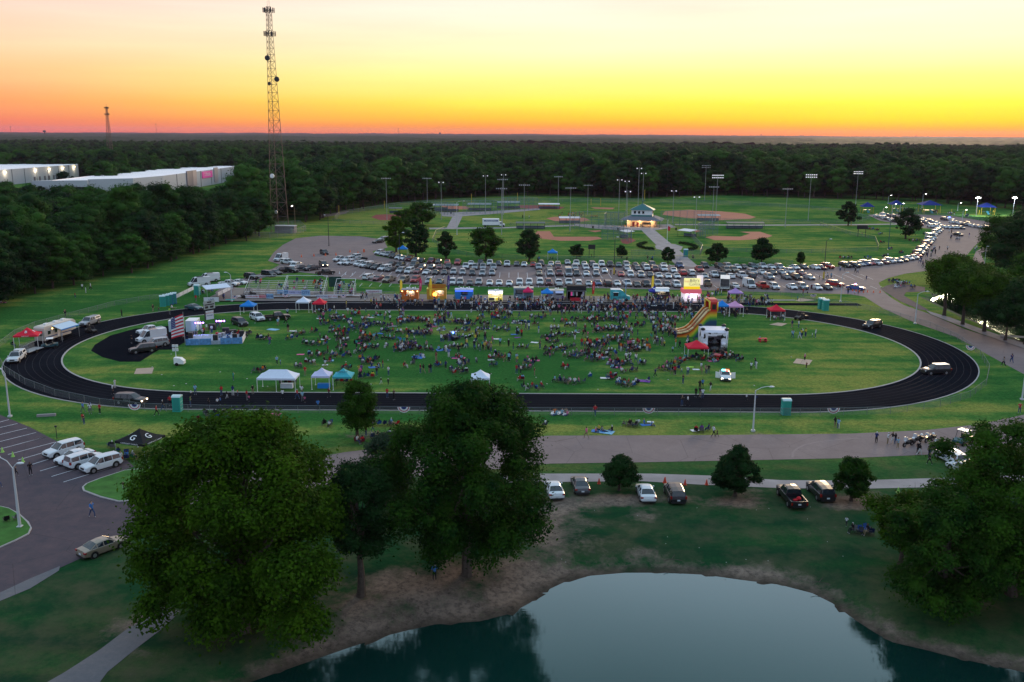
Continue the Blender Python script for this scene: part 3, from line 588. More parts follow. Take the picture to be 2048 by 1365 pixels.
edgeB = [(612, 447), (640, 433), (690, 424), (745, 414), (790, 407), (860, 401), (930, 397), (1000, 393), (1080, 393), (1150, 394), (1220, 397), (1290, 398), (1340, 396), (1400, 392), (1480, 392), (1560, 396), (1620, 398), (1700, 399), (1760, 401), (1830, 404), (1900, 408), (1980, 414), (2048, 420), (2130, 430)]
def walk(px, st):
    pts = [G(*p) for p in px]; out_ = []; carry = 0
    for a, b_ in zip(pts, pts[1:]):
        L = (b_ - a).length; s = carry
        while s < L: out_.append(a + (b_ - a) * (s / L)); s += st
        carry = s - L
    return out_
woodpts = []
def wtree(p, s, vs_, name, base, grp):
    cm, tm, hh = vs_; e = empty(name, p, rnd.uniform(0, 6.28)); e.scale = (s, s, s * rnd.uniform(.92, 1.1)); link('crown', cm, e); link('trunk', tm, e); later(e, base, 'tree', grp)
n_ = 0
for row in range(3):
    for p in walk(edgeL, 8.5):
        q = p + Vector((rnd.uniform(-3, 3) - row * 5, row * 9 + rnd.uniform(-2, 3), 0)); s = rnd.uniform(.72, 1.08) * (1 if row else .78)
        wtree(q, s, FVN[rnd.randrange(3)], 'woodland_tree', ['low tree edging the left wood', 'tree in second rank of the left wood', 'taller tree in third rank of the left wood'][row], 'trees along the edge of the left wood')
for row in range(2):
    for p in walk(edgeB, 10.5 + row * 1.5):
        q = p + Vector((rnd.uniform(-3, 3), 6 + row * 11 + rnd.uniform(-2, 4), 0)); s = rnd.uniform(.8, 1.15)
        wtree(q, s, FV[rnd.randrange(6)], 'woodland_tree', ['tree at the front of the far dark wood', 'second rank tree of the far dark wood'][row], 'trees along the edge of the far wood')
# everything behind reads as one wood
whL = [G(-420, 352, 12), G(155, 352, 12), G(170, 330, 12), G(-420, 326, 12)]; whR = [G(55, 375, 12), G(200, 385, 12), G(330, 375, 12), G(490, 352, 12), G(500, 330, 12), G(330, 340, 12)]
pe = [G(*p) for p in edgeL] + [G(*p) for p in edgeB]; ex = np.array([p.x for p in pe]); ey = np.array([p.y for p in pe]); ang = ex / ey
o = np.argsort(ang); ang_s, ey_s = ang[o], ey[o]
cand = []
y = 215.
while y < 2600:
    st = 8.5 if y < 900 else 8.5 + (y - 900) * .006
    x = -.74 * y - 40
    while x < .74 * y + 40:
        cand.append((x + rng.uniform(-3.5, 3.5), y + rng.uniform(-3.5, 3.5), st)); x += st
    y += st
cand = np.array(cand); a_ = cand[:, 0] / cand[:, 1]; lim = np.interp(a_, ang_s, ey_s)
lim = np.where(a_ < .0 , lim + 30 * (a_ < -.2) + 24, lim + 30)
keep = cand[:, 1] > lim
for poly, mrg in ((whL, 14), (whR, 14)): keep &= sdist(cand[:, :2], poly) < -mrg
# the yards in front of the warehouses are open, so that their walls show above the wood
near_wh = (cand[:, 0] / cand[:, 1] < -.285) & (cand[:, 0] / cand[:, 1] > -.75) & (cand[:, 1] > 300)
wf = [G(-160, 352, 12), G(156, 329, 12), G(168, 360, 12), G(266, 357, 12), G(326, 352, 12), G(477, 332.5, 12), G(500, 331, 12)]; near_wh &= cand[:, 1] < np.interp(cand[:, 0] / cand[:, 1], [p.x / p.y for p in wf], [p.y + 14 for p in wf])
wy = np.array([p.y for p in whR]).max(); near_wh = near_wh[keep]; tall_ = rng.random(len(near_wh)) < .03
cand = cand[keep]
dW = np.maximum(sdist(cand[:, :2], whL), sdist(cand[:, :2], whR))
towerp = G(566, 467); keep = (np.hypot(cand[:, 0] - towerp.x, cand[:, 1] - towerp.y) > 26); cand = cand[keep]; dW = dW[keep]
n = len(cand); sc_ = rng.uniform(.75, 1.2, n) * (1 + .12 * np.sin(cand[:, 0] * .011) * np.cos(cand[:, 1] * .009)) * np.interp(cand[:, 1], [700, 1600], [1, .78])
near_wh = near_wh[keep]; tall_ = tall_[keep]
front = (dW > -60) & False & (cand[:, 0] / cand[:, 1] < -.25) & (cand[:, 1] < 760); sc_ = np.where(near_wh, np.where(tall_, .8, np.clip((41.5 - cand[:, 1] * .0585) / 22, .3, .9) * rng.uniform(.75, 1.1, n)), sc_)
me = bpy.data.meshes.new('woodland'); me.vertices.add(n); me.vertices.foreach_set('co', np.column_stack([cand[:, :2], np.zeros(n)]).astype(np.float32).ravel())
for nm_, ty, da in (('kind_of_tree', 'INT', rng.integers(0, 6, n).astype(np.int32)), ('size', 'FLOAT', sc_.astype(np.float32)), ('turn', 'FLOAT', rng.uniform(0, 6.28, n).astype(np.float32))):
    at = me.attributes.new(nm_, ty, 'POINT'); at.data.foreach_set('value', da)
wood_o = link('woodland', me); tag(wood_o, 'dense dark green wood stretching to the horizon behind the park', kind='stuff')
ng = bpy.data.node_groups.new('woodland', 'GeometryNodeTree'); ng.interface.new_socket('Geometry', in_out='INPUT', socket_type='NodeSocketGeometry'); ng.interface.new_socket('Geometry', in_out='OUTPUT', socket_type='NodeSocketGeometry')
gi = ng.nodes.new('NodeGroupInput'); go = ng.nodes.new('NodeGroupOutput'); jn = ng.nodes.new('GeometryNodeJoinGeometry')
def named(nm_, ty): q = ng.nodes.new('GeometryNodeInputNamedAttribute'); q.data_type = ty; q.inputs[0].default_value = nm_; return q.outputs[0]
srcs = []
for k in range(6):
    src = [o for o in bpy.data.objects if o.type == 'MESH' and o.data == FV[k][0]][0]; srcs.append(src)
    sg = ng.nodes.new('GeometryNodeSeparateGeometry'); cp = ng.nodes.new('FunctionNodeCompare'); cp.data_type = 'INT'; cp.operation = 'EQUAL'
    ng.links.new(named('kind_of_tree', 'INT'), [i for i in cp.inputs if i.type == 'INT'][0]); [i for i in cp.inputs if i.type == 'INT'][1].default_value = k
    ng.links.new(cp.outputs[0], sg.inputs['Selection']); ng.links.new(gi.outputs[0], sg.inputs[0])
    oi = ng.nodes.new('GeometryNodeObjectInfo'); oi.inputs[0].default_value = src; oi.transform_space = 'ORIGINAL'; oi.inputs['As Instance'].default_value = True
    ip = ng.nodes.new('GeometryNodeInstanceOnPoints'); ng.links.new(sg.outputs[0], ip.inputs['Points']); ng.links.new(oi.outputs['Geometry'], ip.inputs['Instance'])
    cr_ = ng.nodes.new('ShaderNodeCombineXYZ'); ng.links.new(named('turn', 'FLOAT'), cr_.inputs[2]); 
    e2r = ng.nodes.new('FunctionNodeEulerToRotation'); ng.links.new(cr_.outputs[0], e2r.inputs[0]); ng.links.new(e2r.outputs[0], ip.inputs['Rotation'])
    ng.links.new(named('size', 'FLOAT'), ip.inputs['Scale']); ng.links.new(ip.outputs[0], jn.inputs[0])
ng.links.new(jn.outputs[0], go.inputs[0]); md = wood_o.modifiers.new('woodland', 'NODES'); md.node_group = ng
# beyond 2.5 km the tree tops merge into one rolling canopy
xs_ = np.linspace(-.8, .8, 420); ys_ = 2480 * (1.0085 ** np.arange(0, 208)); AX, AY = np.meshgrid(xs_, ys_); X = AX * AY; Y = AY
g = rng; Zc = 13 + 5 * np.sin(X * .0031 + 1) * np.cos(Y * .0023) + 5 * np.sin(X * .011 + Y * .007) * np.sin(Y * .004) + g.uniform(0, 7, X.shape) + np.clip((Y - 9000) / 5000, 0, 1) * (4 + 5 * np.sin(X * .0004 + 2))
Vn = np.column_stack([X.ravel(), Y.ravel(), Zc.ravel()]); nx_ = len(xs_); q = (np.arange(len(ys_) - 1)[:, None] * nx_ + np.arange(nx_ - 1)[None]).ravel()
me = npmesh('distant_canopy', Vn, np.stack([q, q + 1, q + nx_ + 1, q + nx_], 1), [leafmat('distant_canopy_leaves', (.006, .02, .010), (.03, .05, .02), 0, .006)]); tag(link('distant_canopy', me), 'rolling tree canopy far away under the sunset horizon', kind='stuff')
# ================================================================ vehicles
def paint(name, c, metal=.0): return mat(name + '_car_paint', c, .32, metal, coat=.25, spec=.5)
PAINT = {'w': ('white', paint('white', (.6, .64, .68))), 's': ('silver', paint('silver', (.34, .37, .41), .4)), 'k': ('black', paint('black', (.008, .009, .012))), 'g': ('dark grey', paint('grey', (.06, .068, .08), .3)),
         'b': ('blue', paint('blue', (.03, .07, .2))), 'r': ('red', paint('red', (.38, .012, .015))), 'm': ('maroon', paint('maroon', (.13, .01, .02))), 't': ('tan', paint('tan', (.25, .21, .16), .3)), 'e': ('dark teal', paint('teal', (.02, .08, .1)))}
# stations along the length: x, shoulder z, roof z, half width, roof half width, cabin glass above?  (nose at +x)
PROF = {
 'sedan': dict(L=4.8, w=.9, wh=(1.42, -1.38, .33), st=[(-2.4, .62, .64, .8, .72, 0), (-2.3, .92, .94, .88, .8, 0), (-1.75, .98, 1.02, .9, .8, 0), (-1.0, .98, 1.38, .9, .64, 1), (-.3, .97, 1.45, .9, .66, 1), (.35, .96, 1.42, .9, .65, 1), (1.1, .93, .97, .9, .78, 0), (1.7, .86, .9, .89, .74, 0), (2.2, .74, .78, .86, .7, 0), (2.4, .55, .58, .74, .6, 0)], bot=.22),
 'suv': dict(L=4.9, w=.97, wh=(1.5, -1.45, .38), st=[(-2.45, .75, .78, .86, .7, 0), (-2.38, 1.08, 1.12, .94, .82, 0), (-2.15, 1.1, 1.68, .96, .72, 1), (-1.1, 1.1, 1.76, .97, .74, 1), (.0, 1.09, 1.77, .97, .74, 1), (.5, 1.08, 1.72, .97, .72, 1), (1.25, 1.05, 1.1, .96, .82, 0), (1.9, 1.0, 1.05, .94, .8, 0), (2.3, .9, .94, .9, .74, 0), (2.45, .62, .66, .8, .64, 0)], bot=.28),
 'van': dict(L=5.1, w=.99, wh=(1.6, -1.5, .35), st=[(-2.55, .72, .75, .88, .7, 0), (-2.5, 1.05, 1.1, .96, .84, 0), (-2.35, 1.08, 1.72, .98, .78, 1), (-1.1, 1.07, 1.8, .99, .8, 1), (.1, 1.06, 1.8, .99, .8, 1), (.8, 1.04, 1.7, .98, .74, 1), (1.75, 1.0, 1.04, .95, .8, 0), (2.3, .85, .9, .9, .7, 0), (2.55, .58, .62, .78, .6, 0)], bot=.24),
 'cargo_van': dict(L=5.9, w=1.02, wh=(1.95, -1.75, .37), st=[(-2.95, 1.2, 2.3, .98, .86, 0), (-2.9, 1.22, 2.45, 1.0, .88, 0), (-1.2, 1.22, 2.5, 1.02, .9, 0), (.6, 1.22, 2.5, 1.02, .9, 1), (1.2, 1.2, 2.35, 1.0, .84, 1), (2.05, 1.15, 1.2, .98, .84, 0), (2.6, .98, 1.02, .94, .78, 0), (2.95, .62, .66, .84, .66, 0)], bot=.28),
 'pickup': dict(L=5.7, w=1.0, wh=(1.85, -1.75, .41), st=[(-.78, 1.15, 1.2, .99, .8, 0), (-.7, 1.15, 1.78, .99, .74, 1), (.1, 1.14, 1.86, 1.0, .75, 1), (.75, 1.14, 1.83, 1.0, .74, 1), (1.4, 1.12, 1.17, .99, .86, 0), (2.3, 1.08, 1.12, .97, .84, 0), (2.72, .98, 1.02, .94, .8, 0), (2.85, .66, .7, .88, .74, 0)], bot=.38, bed=(-2.85, -.78)),
}
CARM = {}
def car_parts(kind, topper=False):
    key = (kind, topper)
    if key in CARM: return CARM[key]
    p = PROF[kind]; bot = p['bot']; st = p['st']; rings = []
    for (x, zb, zr, wb, wr, g) in st:
        lo = bot if abs(x) < p['L'] / 2 - .15 or 'bed' in p and x < 0 else bot + .12
        half = [(wb * .86, lo), (wb * .985, lo + .1), (wb * 1.0, (lo + zb) / 2 + .05), (wb * .985, zb - .03), (wb * .93, zb), (wr, zr - .07 if g else zr - .02), (wr * .82, zr), (0, zr + (.03 if g else .015))]
        rings.append([(x, y, z) for y, z in half] + [(x, -y, z) for y, z in half[-2::-1]])
    n = len(rings[0]); body, ws, rw, sw = MB(), MB(), MB(), [MB(), MB()]
    allv = [v for r in rings for v in r]
    def addf(mb, f, off=0):
        vs_ = [Vector(allv[i]) for i in f]; nn = (vs_[1] - vs_[0]).cross(vs_[2] - vs_[0]).normalized() if len(vs_) > 2 else Vector(); mb.add([v + nn * off for v in vs_], [tuple(range(len(f)))])
    gl = [s[5] for s in st]
    for k in range(len(rings) - 1):
        for j in range(n - 1):
            f = (k * n + j, k * n + j + 1, (k + 1) * n + j + 1, (k + 1) * n + j); f = f[::-1]
            side = j in (4, n - 6); top = j in (5, 6, 7, 8)
            a, b_ = gl[k], gl[k + 1]
            if kind == 'cargo_van' and side and not (st[k][0] >= .5): a = b_ = 0
            if side and a and b_: addf(sw[0 if j == 4 else 1], f)
            elif not a and b_ and (top or side) and not (kind == 'pickup' and False): addf(rw if top or side else body, f)
            elif a and not b_ and (top or side): addf(ws, f)
            else: addf(body, f)
    addf(body, tuple(range(n))); addf(body, tuple((len(rings) - 1) * n + i for i in range(n))[::-1])
    for k in range(len(rings) - 1): addf(body, (k * n, (k + 1) * n, (k + 1) * n + n - 1, k * n + n - 1))
    # pillars
    for s in (1, -1):
        for k in range(len(st) - 1):
            if gl[k] and gl[k + 1] and kind != 'cargo_van':
                x = st[k][0]; body.tube((x, s * st[k][3] * .93, st[k][1]), (x, s * (st[k][4] + .01), st[k][2] - .06), .045, .04, 4)
        for k in range(len(st) - 1):
            if gl[k] != gl[k + 1]:
                body.tube((st[k][0], s * (st[k][4] if gl[k] else st[k][3] * .9), st[k][2] - .05), (st[k + 1][0], s * (st[k + 1][4] if gl[k + 1] else st[k + 1][3] * .9), st[k + 1][2] - .05), .05, .05, 4)
    w = p['w']
    if 'bed' in p:
        x0, x1 = p['bed']; zb, fl = 1.12, .78
        body.box(x0, x1, -w * .98, -w * .86, .5, zb); body.box(x0, x1, w * .86, w * .98, .5, zb); body.box(x0, x0 + .08, -w * .86, w * .86, .5, zb); body.box(x0 + .08, x1, -w * .86, w * .86, .5, fl)
        if topper:
            body.prism([(-w * .97, zb + .003), (w * .97, zb + .003), (w * .78, zb + .62), (-w * .78, zb + .62)], x0 + .05, x1 - .05)
            for s in (1, -1): sw[0 if s > 0 else 1].add([(x0 + .3, s * w * .945, zb + .15), (x1 - .3, s * w * .945, zb + .15), (x1 - .3, s * w * .85, zb + .5), (x0 + .3, s * w * .85, zb + .5)], [(0, 1, 2, 3)])
    parts = [('windshield', ws.mesh('windshield', glassm), None), ('rear_window', rw.mesh('rear_window', glassm), None)] + [('side_window', q.mesh('side_window', glassm), None) for q in sw]
    wm_ = MB(); r = p['wh'][2]; wm_.tube((0, -.11, 0), (0, .11, 0), r, r, 14, 0); wm_.tube((0, -.118, 0), (0, .118, 0), r * .62, r * .62, 10, 1); wmesh = wm_.mesh('wheel', [tyre, rimm])
    CARM.setdefault('wheel' + kind, wmesh)
    whs = [('wheel', wmesh, (x, s * (w - .08), r)) for x in p['wh'][:2] for s in (1, -1)]
    tr = MB()
    for x in p['wh'][:2]:
        for s in (1, -1): body.tube((x, s * (w - .25), r + .02), (x, s * (w + .006), r + .02), r + .09, r + .09, 14, 1)
    L2 = p['L'] / 2; zf = st[-2][1] - .1; zq = .98 if kind in ('suv', 'van', 'cargo_van') else .82
    tr.box(L2 - .12, L2 + .03, -w * .8, w * .8, p['bot'] + .02, p['bot'] + .2); tb2 = MB().box(-L2 - .03, -L2 + .12, -w * .84, w * .84, p['bot'] + .02, p['bot'] + .2); gr_ = MB().box(L2 - .2, L2 + .008, -w * .42, w * .42, zf - .22, zf)
    parts.insert(0, ('body', body.mesh('body', [white, black]), 'paint'))
    parts += [('front_bumper', tr.mesh('front_bumper', black), None), ('rear_bumper', tb2.mesh('rear_bumper', black), None), ('grille', gr_.mesh('grille', black), None)]
    for s in (1, -1):
        mi_ = MB(); mi_.cbox(st[[i for i, q in enumerate(gl) if q][-1]][0] + .35, s * (w + .09), st[3][1] + .06, .12, .2, .14)
        parts.append(('mirror', mi_.mesh('mirror', [white]), 'paint'))
    hl = MB().cbox(L2 - .16, 0, zf - .04, .26, .3, .15).mesh('headlight', [headoff]); tl = MB().cbox(-L2 + .1, 0, zq, .22, .2 if kind != 'sedan' else .3, .16 if kind == 'sedan' else .34).mesh('tail_light', [tailoff])
    lights = [('headlight', hl, (0, s * w * .7, 0)) for s in (1, -1)] + [('tail_light', tl, (0, s * (w - .12), 0)) for s in (1, -1)]
    pl = MB().cbox(-L2 - .02, 0, p['bot'] + .38, .03, .34, .17).mesh('number_plate', plate)
    CARM[key] = (parts, whs, lights, pl); return CARM[key]
KN = {'S': 'sedan', 'U': 'suv', 'P': 'pickup', 'T': 'pickup', 'V': 'van', 'C': 'cargo_van'}
WORD = {'S': 'sedan', 'U': 'estate car', 'P': 'pickup truck', 'T': 'pickup truck with bed cap', 'V': 'minivan', 'C': 'tall van'}
CATW = {'S': 'car', 'U': 'car', 'P': 'pickup truck', 'T': 'pickup truck', 'V': 'van', 'C': 'van'}
def car(t_, c, p, hd, detail=1, name=None, lit=0, parts_extra=None):
    parts, whs, lights, pl = car_parts(KN[t_], t_ == 'T')
    e = empty(name or {'S': 'parked_car', 'U': 'parked_car', 'P': 'pickup_truck', 'T': 'pickup_truck', 'V': 'minivan', 'C': 'parked_van'}[t_], p, hd)
    away = math.sin(hd) > 0.0
    for nm_, me_, fl in parts:
        if not detail and (nm_ in ('mirror', 'rear_bumper' if not away else 'front_bumper') or nm_ == 'grille' and away): continue
        q = link(nm_, me_, e)
        if fl: q.material_slots[0].link = 'OBJECT'; q.material_slots[0].material = PAINT[c][1]
    for nm_, me_, l in whs: link(nm_, me_, e, l)
    for nm_, me_, l in lights:
        if not detail and ((nm_ == 'headlight') == away): continue
        q = link(nm_, me_, e, l)
        if lit and nm_ == 'headlight': q.material_slots[0].link = 'OBJECT'; q.material_slots[0].material = headon
    if detail: link('number_plate', pl, e)
    return e
def hdg(px, py, dx, dy):
    a = G(px, py); b_ = G(px + dx, py + dy); return math.atan2(b_.y - a.y, b_.x - a.x)
def ncar(t_, c, px, py, d, label, cat=None, **k):
    e = car(t_, c, G(px, py, 0), d if not isinstance(d, tuple) else hdg(px, py, *d), 1, **k); tag(e, label, cat or CATW[t_]); return e
ncar('U', 'w', 128, 909, (-66, 19), 'white estate car, leftmost of the four white ones in the left parking area')
ncar('S', 'w', 150, 922, (-66, 19), 'white sedan between two white estate cars in the left parking area')
ncar('U', 'w', 171, 930, (66, -19), 'white estate car rear to the lane, third of four in the left parking area')
ncar('U', 'w', 203, 938, (-66, 19), 'white estate car with roof rails nearest the grass island in the left parking area')
ncar('S', 't', 207, 1103, (60, -22), 'tan sedan seen from behind, half under the big foreground tree')
Y90 = R(90)
ncar('S', 'w', 1108, 988, R(96), 'white patrol sedan half hidden by the tall middle tree', 'patrol car')
ncar('S', 'g', 1160, 978, R(94), 'dark grey sedan parked on the grass, left of the smallest magnolia')
ncar('S', 'w', 1291, 994, R(91), 'white sedan parked on the grass, right of the smallest magnolia')
ncar('U', 'k', 1349, 996, R(91), 'black estate car parked on the grass beside the white sedan')
e = ncar('P', 'k', 1582, 1003, R(92), 'black pickup truck with open bed parked on the grass, red bag in the bed')
tag(MB().ball((-1.6, -.3, 1.0), .35, .28, .22).ball((-1.9, .2, .95), .2, .3, .15).build('red_bag', mat('red_cloth', (.5, .02, .03)), loc=e.location, rz=e.rotation_euler.z), 'red cloth bag lying in the bed of the black pickup truck', 'bag')
ncar('U', 'k', 1640, 992, R(93), 'black estate car parked on the grass beside the rightmost magnolia')
def beacon(e, L=1.1, z=1.6, x=0, mats_=(redon, blueon)):
    for s, m_ in zip((1, -1), mats_): MB().cbox(x, s * L / 4, z, .28, L / 2 - .02, .12).build('beacon', m_, e)
def stripe(e, txt='SHERIFF', z=.85, x=0, m_=None, w=1.0, sz=.36):
    for s in (1, -1):
        text_mesh(txt, sz, m_ or PAINT['b'][1], parent=e, loc=(x, s * w, z), rot=(math.pi / 2, 0, 0 if s < 0 else math.pi))
e = ncar('U', 'w', 1900, 924, (-46, -24), 'white patrol wagon with blue lettering parked beside the motorcycles', 'patrol car'); stripe(e)
ncar('S', 'w', 1928, 946, (-46, -20), 'white car almost hidden behind the right foreground tree')
ncar('U', 'k', 1744, 656, (-60, 12), 'black patrol wagon with pale roof driving round the upper right bend of the track', 'patrol car')
e = ncar('U', 'k', 1871, 748, (-60, 2), 'black patrol wagon with white roof stopped across the lower right bend of the track', 'patrol car')
MB().prism([(-.72, 1.80), (.72, 1.80), (.7, 1.84), (-.7, 1.84)], -2.1, .45).build('roof_panel', white, e)
e = ncar('U', 'k', 262, 808, (60, 4), 'black patrol wagon with lit headlights on the near straight of the track', 'patrol car', lit=1); stripe(e, 'POLICE', m_=steel)
e = ncar('T', 'w', 34, 722, (-30, 24), 'white pickup truck with bed cap and roof light bar at the outer left bend'); MB().cbox(.2, 0, 1.92, .25, 1.2, .1).build('light_bar', black, e)
ncar('T', 's', 180, 650, (-46, 16), 'silver pickup truck with bed cap on the track behind the camper trailer')
ncar('S', 'e', 388, 620, (40, 6), 'dark teal sedan on the far left bend of the track near the scoreboard')
e = ncar('S', 'w', 1450, 758, (6, 26), 'white patrol sedan with open doors and flashing beacons on the field', 'patrol car', lit=1); beacon(e, 1.2, 1.55, -.2, (redon, mat('cyan_beacon_glow', (.1, .7, .7), emit=(.1, .9, .9), es=8)))
for s in (1, -1): 
    q = MB().box(-.9, 0, -.03, .03, .3, 1.35).build('door', white, e, loc=(.9, s * .9, 0)); q.rotation_euler = (0, 0, -s * R(60))
e = ncar('S', 'b', 1711, 580, (30, 3), 'patrol car with flashing blue and red beacons at the road junction', 'patrol car'); beacon(e, 1.2, 1.55, -.2, (blueon, redon))
ncar('U', 'r', 1670, 573, (30, 4), 'red estate car turning out of the car park beside the flashing patrol car')
ncar('P', 'w', 302, 668, (-50, 8), 'white pickup truck on the black apron, furthest from the field edge')
ncar('C', 'w', 303, 683, (-50, 8), 'white passenger van on the black apron beside the stage')
ncar('U', 's', 312, 694, (-50, 8), 'silver estate car between the white van and the black one on the black apron')
ncar('U', 'k', 286, 705, (-50, 6), 'black estate car nearest the camera on the black apron')
ncar('U', 'w', 515, 641, (30, 12), 'white estate car with raised tailgate on the grass beside the blue canopy')
ncar('P', 'k', 555, 640, (30, -2), 'black pickup truck parked on the infield grass right of the white estate car')
ncar('U', 'k', 480, 651, (30, 10), 'black estate car with open tailgate on the grass behind the stage')
ncar('C', 'w', 398, 572, (-50, 4), 'white high-roof van in front of the white open-sided tent'); ncar('C', 'w', 418, 564, (-50, 4), 'second white high-roof van, half hidden behind the first')
ncar('P', 'w', 458, 573, (40, 2), 'white pickup truck behind the lamp post near the bleachers'); ncar('S', 'w', 479, 569, (40, 3), 'white sedan just behind the white pickup truck near the bleachers'); ncar('U', 'k', 503, 558, (40, 6), 'black estate car at the left of the row below the tree edge'); ncar('V', 'k', 538, 553, (40, 6), 'black minivan second in the row below the tree edge'); ncar('S', 'g', 551, 549, (40, 6), 'dark sedan third in the row below the tree edge')
ncar('P', 'k', 563, 546, (-40, 4), 'black pickup truck in the dark group at the left end of the car park'); ncar('U', 'k', 582, 545, (40, 4), 'black estate car in the dark group at the left end of the car park'); ncar('P', 'g', 603, 541, (-40, 4), 'dark grey pickup truck in the dark group at the left end of the car park')
ncar('P', 'g', 624, 541, (-40, 6), 'dark grey pickup truck entering the left end of the car park'); ncar('P', 'k', 651, 550, (50, -5), 'black pickup truck leaving the car park above the bleachers')
ncar('V', 'k', 647, 533, (26, 14), 'dark van with lit headlights crossing the left car park', lit=1); ncar('U', 'k', 648.5, 509, (26, 10), 'small dark jeep style car alone on the open asphalt'); 
ncar('C', 'w', 562, 522, (-40, 8), 'white service van at the top left edge of the car park'); ncar('T', 'w', 576, 529, (40, 5), 'white pickup truck with bed cap at the top left edge of the car park'); ncar('U', 'w', 590, 536, (-40, 12), 'white estate car among the left edge vehicles'); ncar('S', 's', 597, 534, (-40, 12), 'silver sedan among the left edge vehicles')
ncar('S', 'k', 756, 486.5, (-40, 4), 'black sedan alone at the upper end of the car park'); ncar('U', 's', 767, 482, (-40, 4), 'silver estate car behind the black sedan at the upper end of the car park'); ncar('S', 'k', 1916, 472, (40, 6), 'black sedan driving on the road at the far right')
ncar('U', 'w', 738, 559, (40, -10), 'white estate car at the near left corner of the car park, rear to the camera'); ncar('S', 'm', 757, 561, (-40, 12), 'maroon sedan beside the white estate car at the near left corner of the car park'); ncar('P', 't', 778, 564, (-30, 10), 'tan pickup truck in the near row, left end')
# rows in the car park: px of the nose, type, colour
ROWS = [
 ('near car park row', -90, 0, [(801,567,'Ut'),(826,567,'Ur'),(856,570,'Us'),(877,570,'Se'),(904,572,'Uw'),(920,572,'Us'),(939,573,'Sg'),(957,572,'Us'),(979,573,'Sw'),(998,573,'Sw'),(1018,574,'Sw'),(1039,573,'Uw'),(1058,573,'Uw'),(1080,572,'Uw'),(1098,573,'Um'),(1119,575,'Pw*'),(1138,573,'Pw'),(1158,574,'Uw*'),(1178,574,'Ss'),(1198,573,'Sb'),(1217,575,'Vk*'),(1236,574,'Sw'),(1257,575,'Pw'),(1276,576,'Sk'),(1295,576,'Pk'),(1317,576,'Ps'),(1336,575,'Sg'),(1356,577,'Uw'),(1380,577,'Us'),(1417,575,'Pt*'),(1474,579,'Sw*'),(1506,579,'Cw'),(1532,580,'Pr*'),(1554,581,'Uw'),(1590,581,'Sw'),(1611,581,'Us'),(1640,582,'Sw'),(1661,582,'Sk')]),
 ('front double row', -90, 0, [(677,531,'Sw'),(690,532,'Pw'),(710,534,'Uw'),(721,537,'Tw'),(733,539,'Uk'),(745,541,'Ug'),(759,544,'Tw'),(773,545,'Sg'),(796,548,'Us'),(813,549,'Vw'),(831,549,'Sm'),(849,551,'Sw'),(869,551,'Sk'),(888,551,'Sg'),(906,551,'Us'),(925,552,'Us'),(944.5,553,'Ug'),(964,554,'Us'),(984,553,'Us'),(1079,553,'St'),(1101,554,'Us'),(1119,554,'Pm'),(1138,555,'Cs'),(1154,554,'Ug'),(1173.5,554,'Sw'),(1193,554,'Us'),(1210,548,'Sw'),(1243,555,'Sr'),(1262,556,'Vw'),(1283,557,'Us'),(1302,556,'Sg'),(1320,558,'Sw'),(1338,559,'Sw'),(1356,559,'Sw'),(1368,553,'Ur*'),(1385,553,'Uw*'),(1411.6,558.8,'Ss'),(1432,557,'Pw'),(1450,559,'Pk'),(1466,559,'Sw*'),(1490,559,'Pw*'),(1507,559,'Ug*'),(1544,561,'Us'),(1578,561,'Sg'),(1599,562,'Uk'),(1626,561.7,'Ss')]),
 ('back double row', 90, 5.0, [(669,525,'Pw'),(687,525,'Uw'),(700,520,'Uw'),(713,524,'Sk'),(777,534,'Sk'),(795,537,'Ug'),(823,537,'Ug'),(841,540,'Sg'),(860,540,'Sg'),(878,540,'Sm'),(895,540,'Uk'),(931,540,'Pw'),(949,541,'Us'),(966,541,'Us'),(987,541,'Us'),(1078,541,'Us'),(1099,542,'St'),(1117,541,'Um'),(1151,542,'Us'),(1173,542,'Uw'),(1193,542,'Uw'),(1256,543,'Ss'),(1277,543,'Sg'),(1295,543,'Uw'),(1312,545,'Um'),(1330,545,'Uw'),(1349,547,'Sw'),(1402,546,'Pr'),(1457,547,'Pt'),(1473,547,'Pt'),(1510,551,'Us'),(1529,551,'Sw'),(1550,551,'Sg'),(1569,551,'Ss'),(1586,550,'Uw'),(1609,553,'Sm')]),
 ('far car park row', -90, 0, [(752,511,'Uw'),(762,513,'Ss'),(771,515,'Us'),(782,518,'Uk'),(793,520,'Sw'),(801,522,'Sw'),(814,524,'Um'),(827,526,'Ss'),(839,527,'Sk'),(859,529,'Pm'),(875,529,'Sk'),(894,530,'Sr'),(914,532,'Pr'),(942,533,'Sw'),(961,533,'Ug'),(979,533,'Uw'),(997,533,'Sg'),(1014,535,'Pw'),(1033,534,'Sg'),(1048,535,'Sw'),(1066,535,'Sr'),(1083,534,'Uk'),(1102,534,'Ss'),(1117,534,'Sw'),(1136,531,'Ss'),(1153,534,'Pw'),(1169,534,'Ss'),(1186,536,'Vk'),(1204,535,'Uw'),(1221,536,'Pk'),(1238,536,'Se'),(1255,536,'Us'),(1273,536,'Sk'),(1289,536,'Sg'),(1307,536,'Ug'),(1330,537,'Sw'),(1362,538,'Pb'),(1413,538,'Uk'),(1444,539,'Uk'),(1461,539,'Us'),(1479,540,'Sw'),(1493,540,'Sk'),(1511,540,'Ue'),(1530,540,'Pw'),(1548,540,'Sw'),(1565,541,'Us'),(1596,541,'Sw'),(1613,540,'Sg'),(1637,541,'Sw'),(1652,541,'Sm'),(1666,539,'Ur')]),
]
NCAR = []
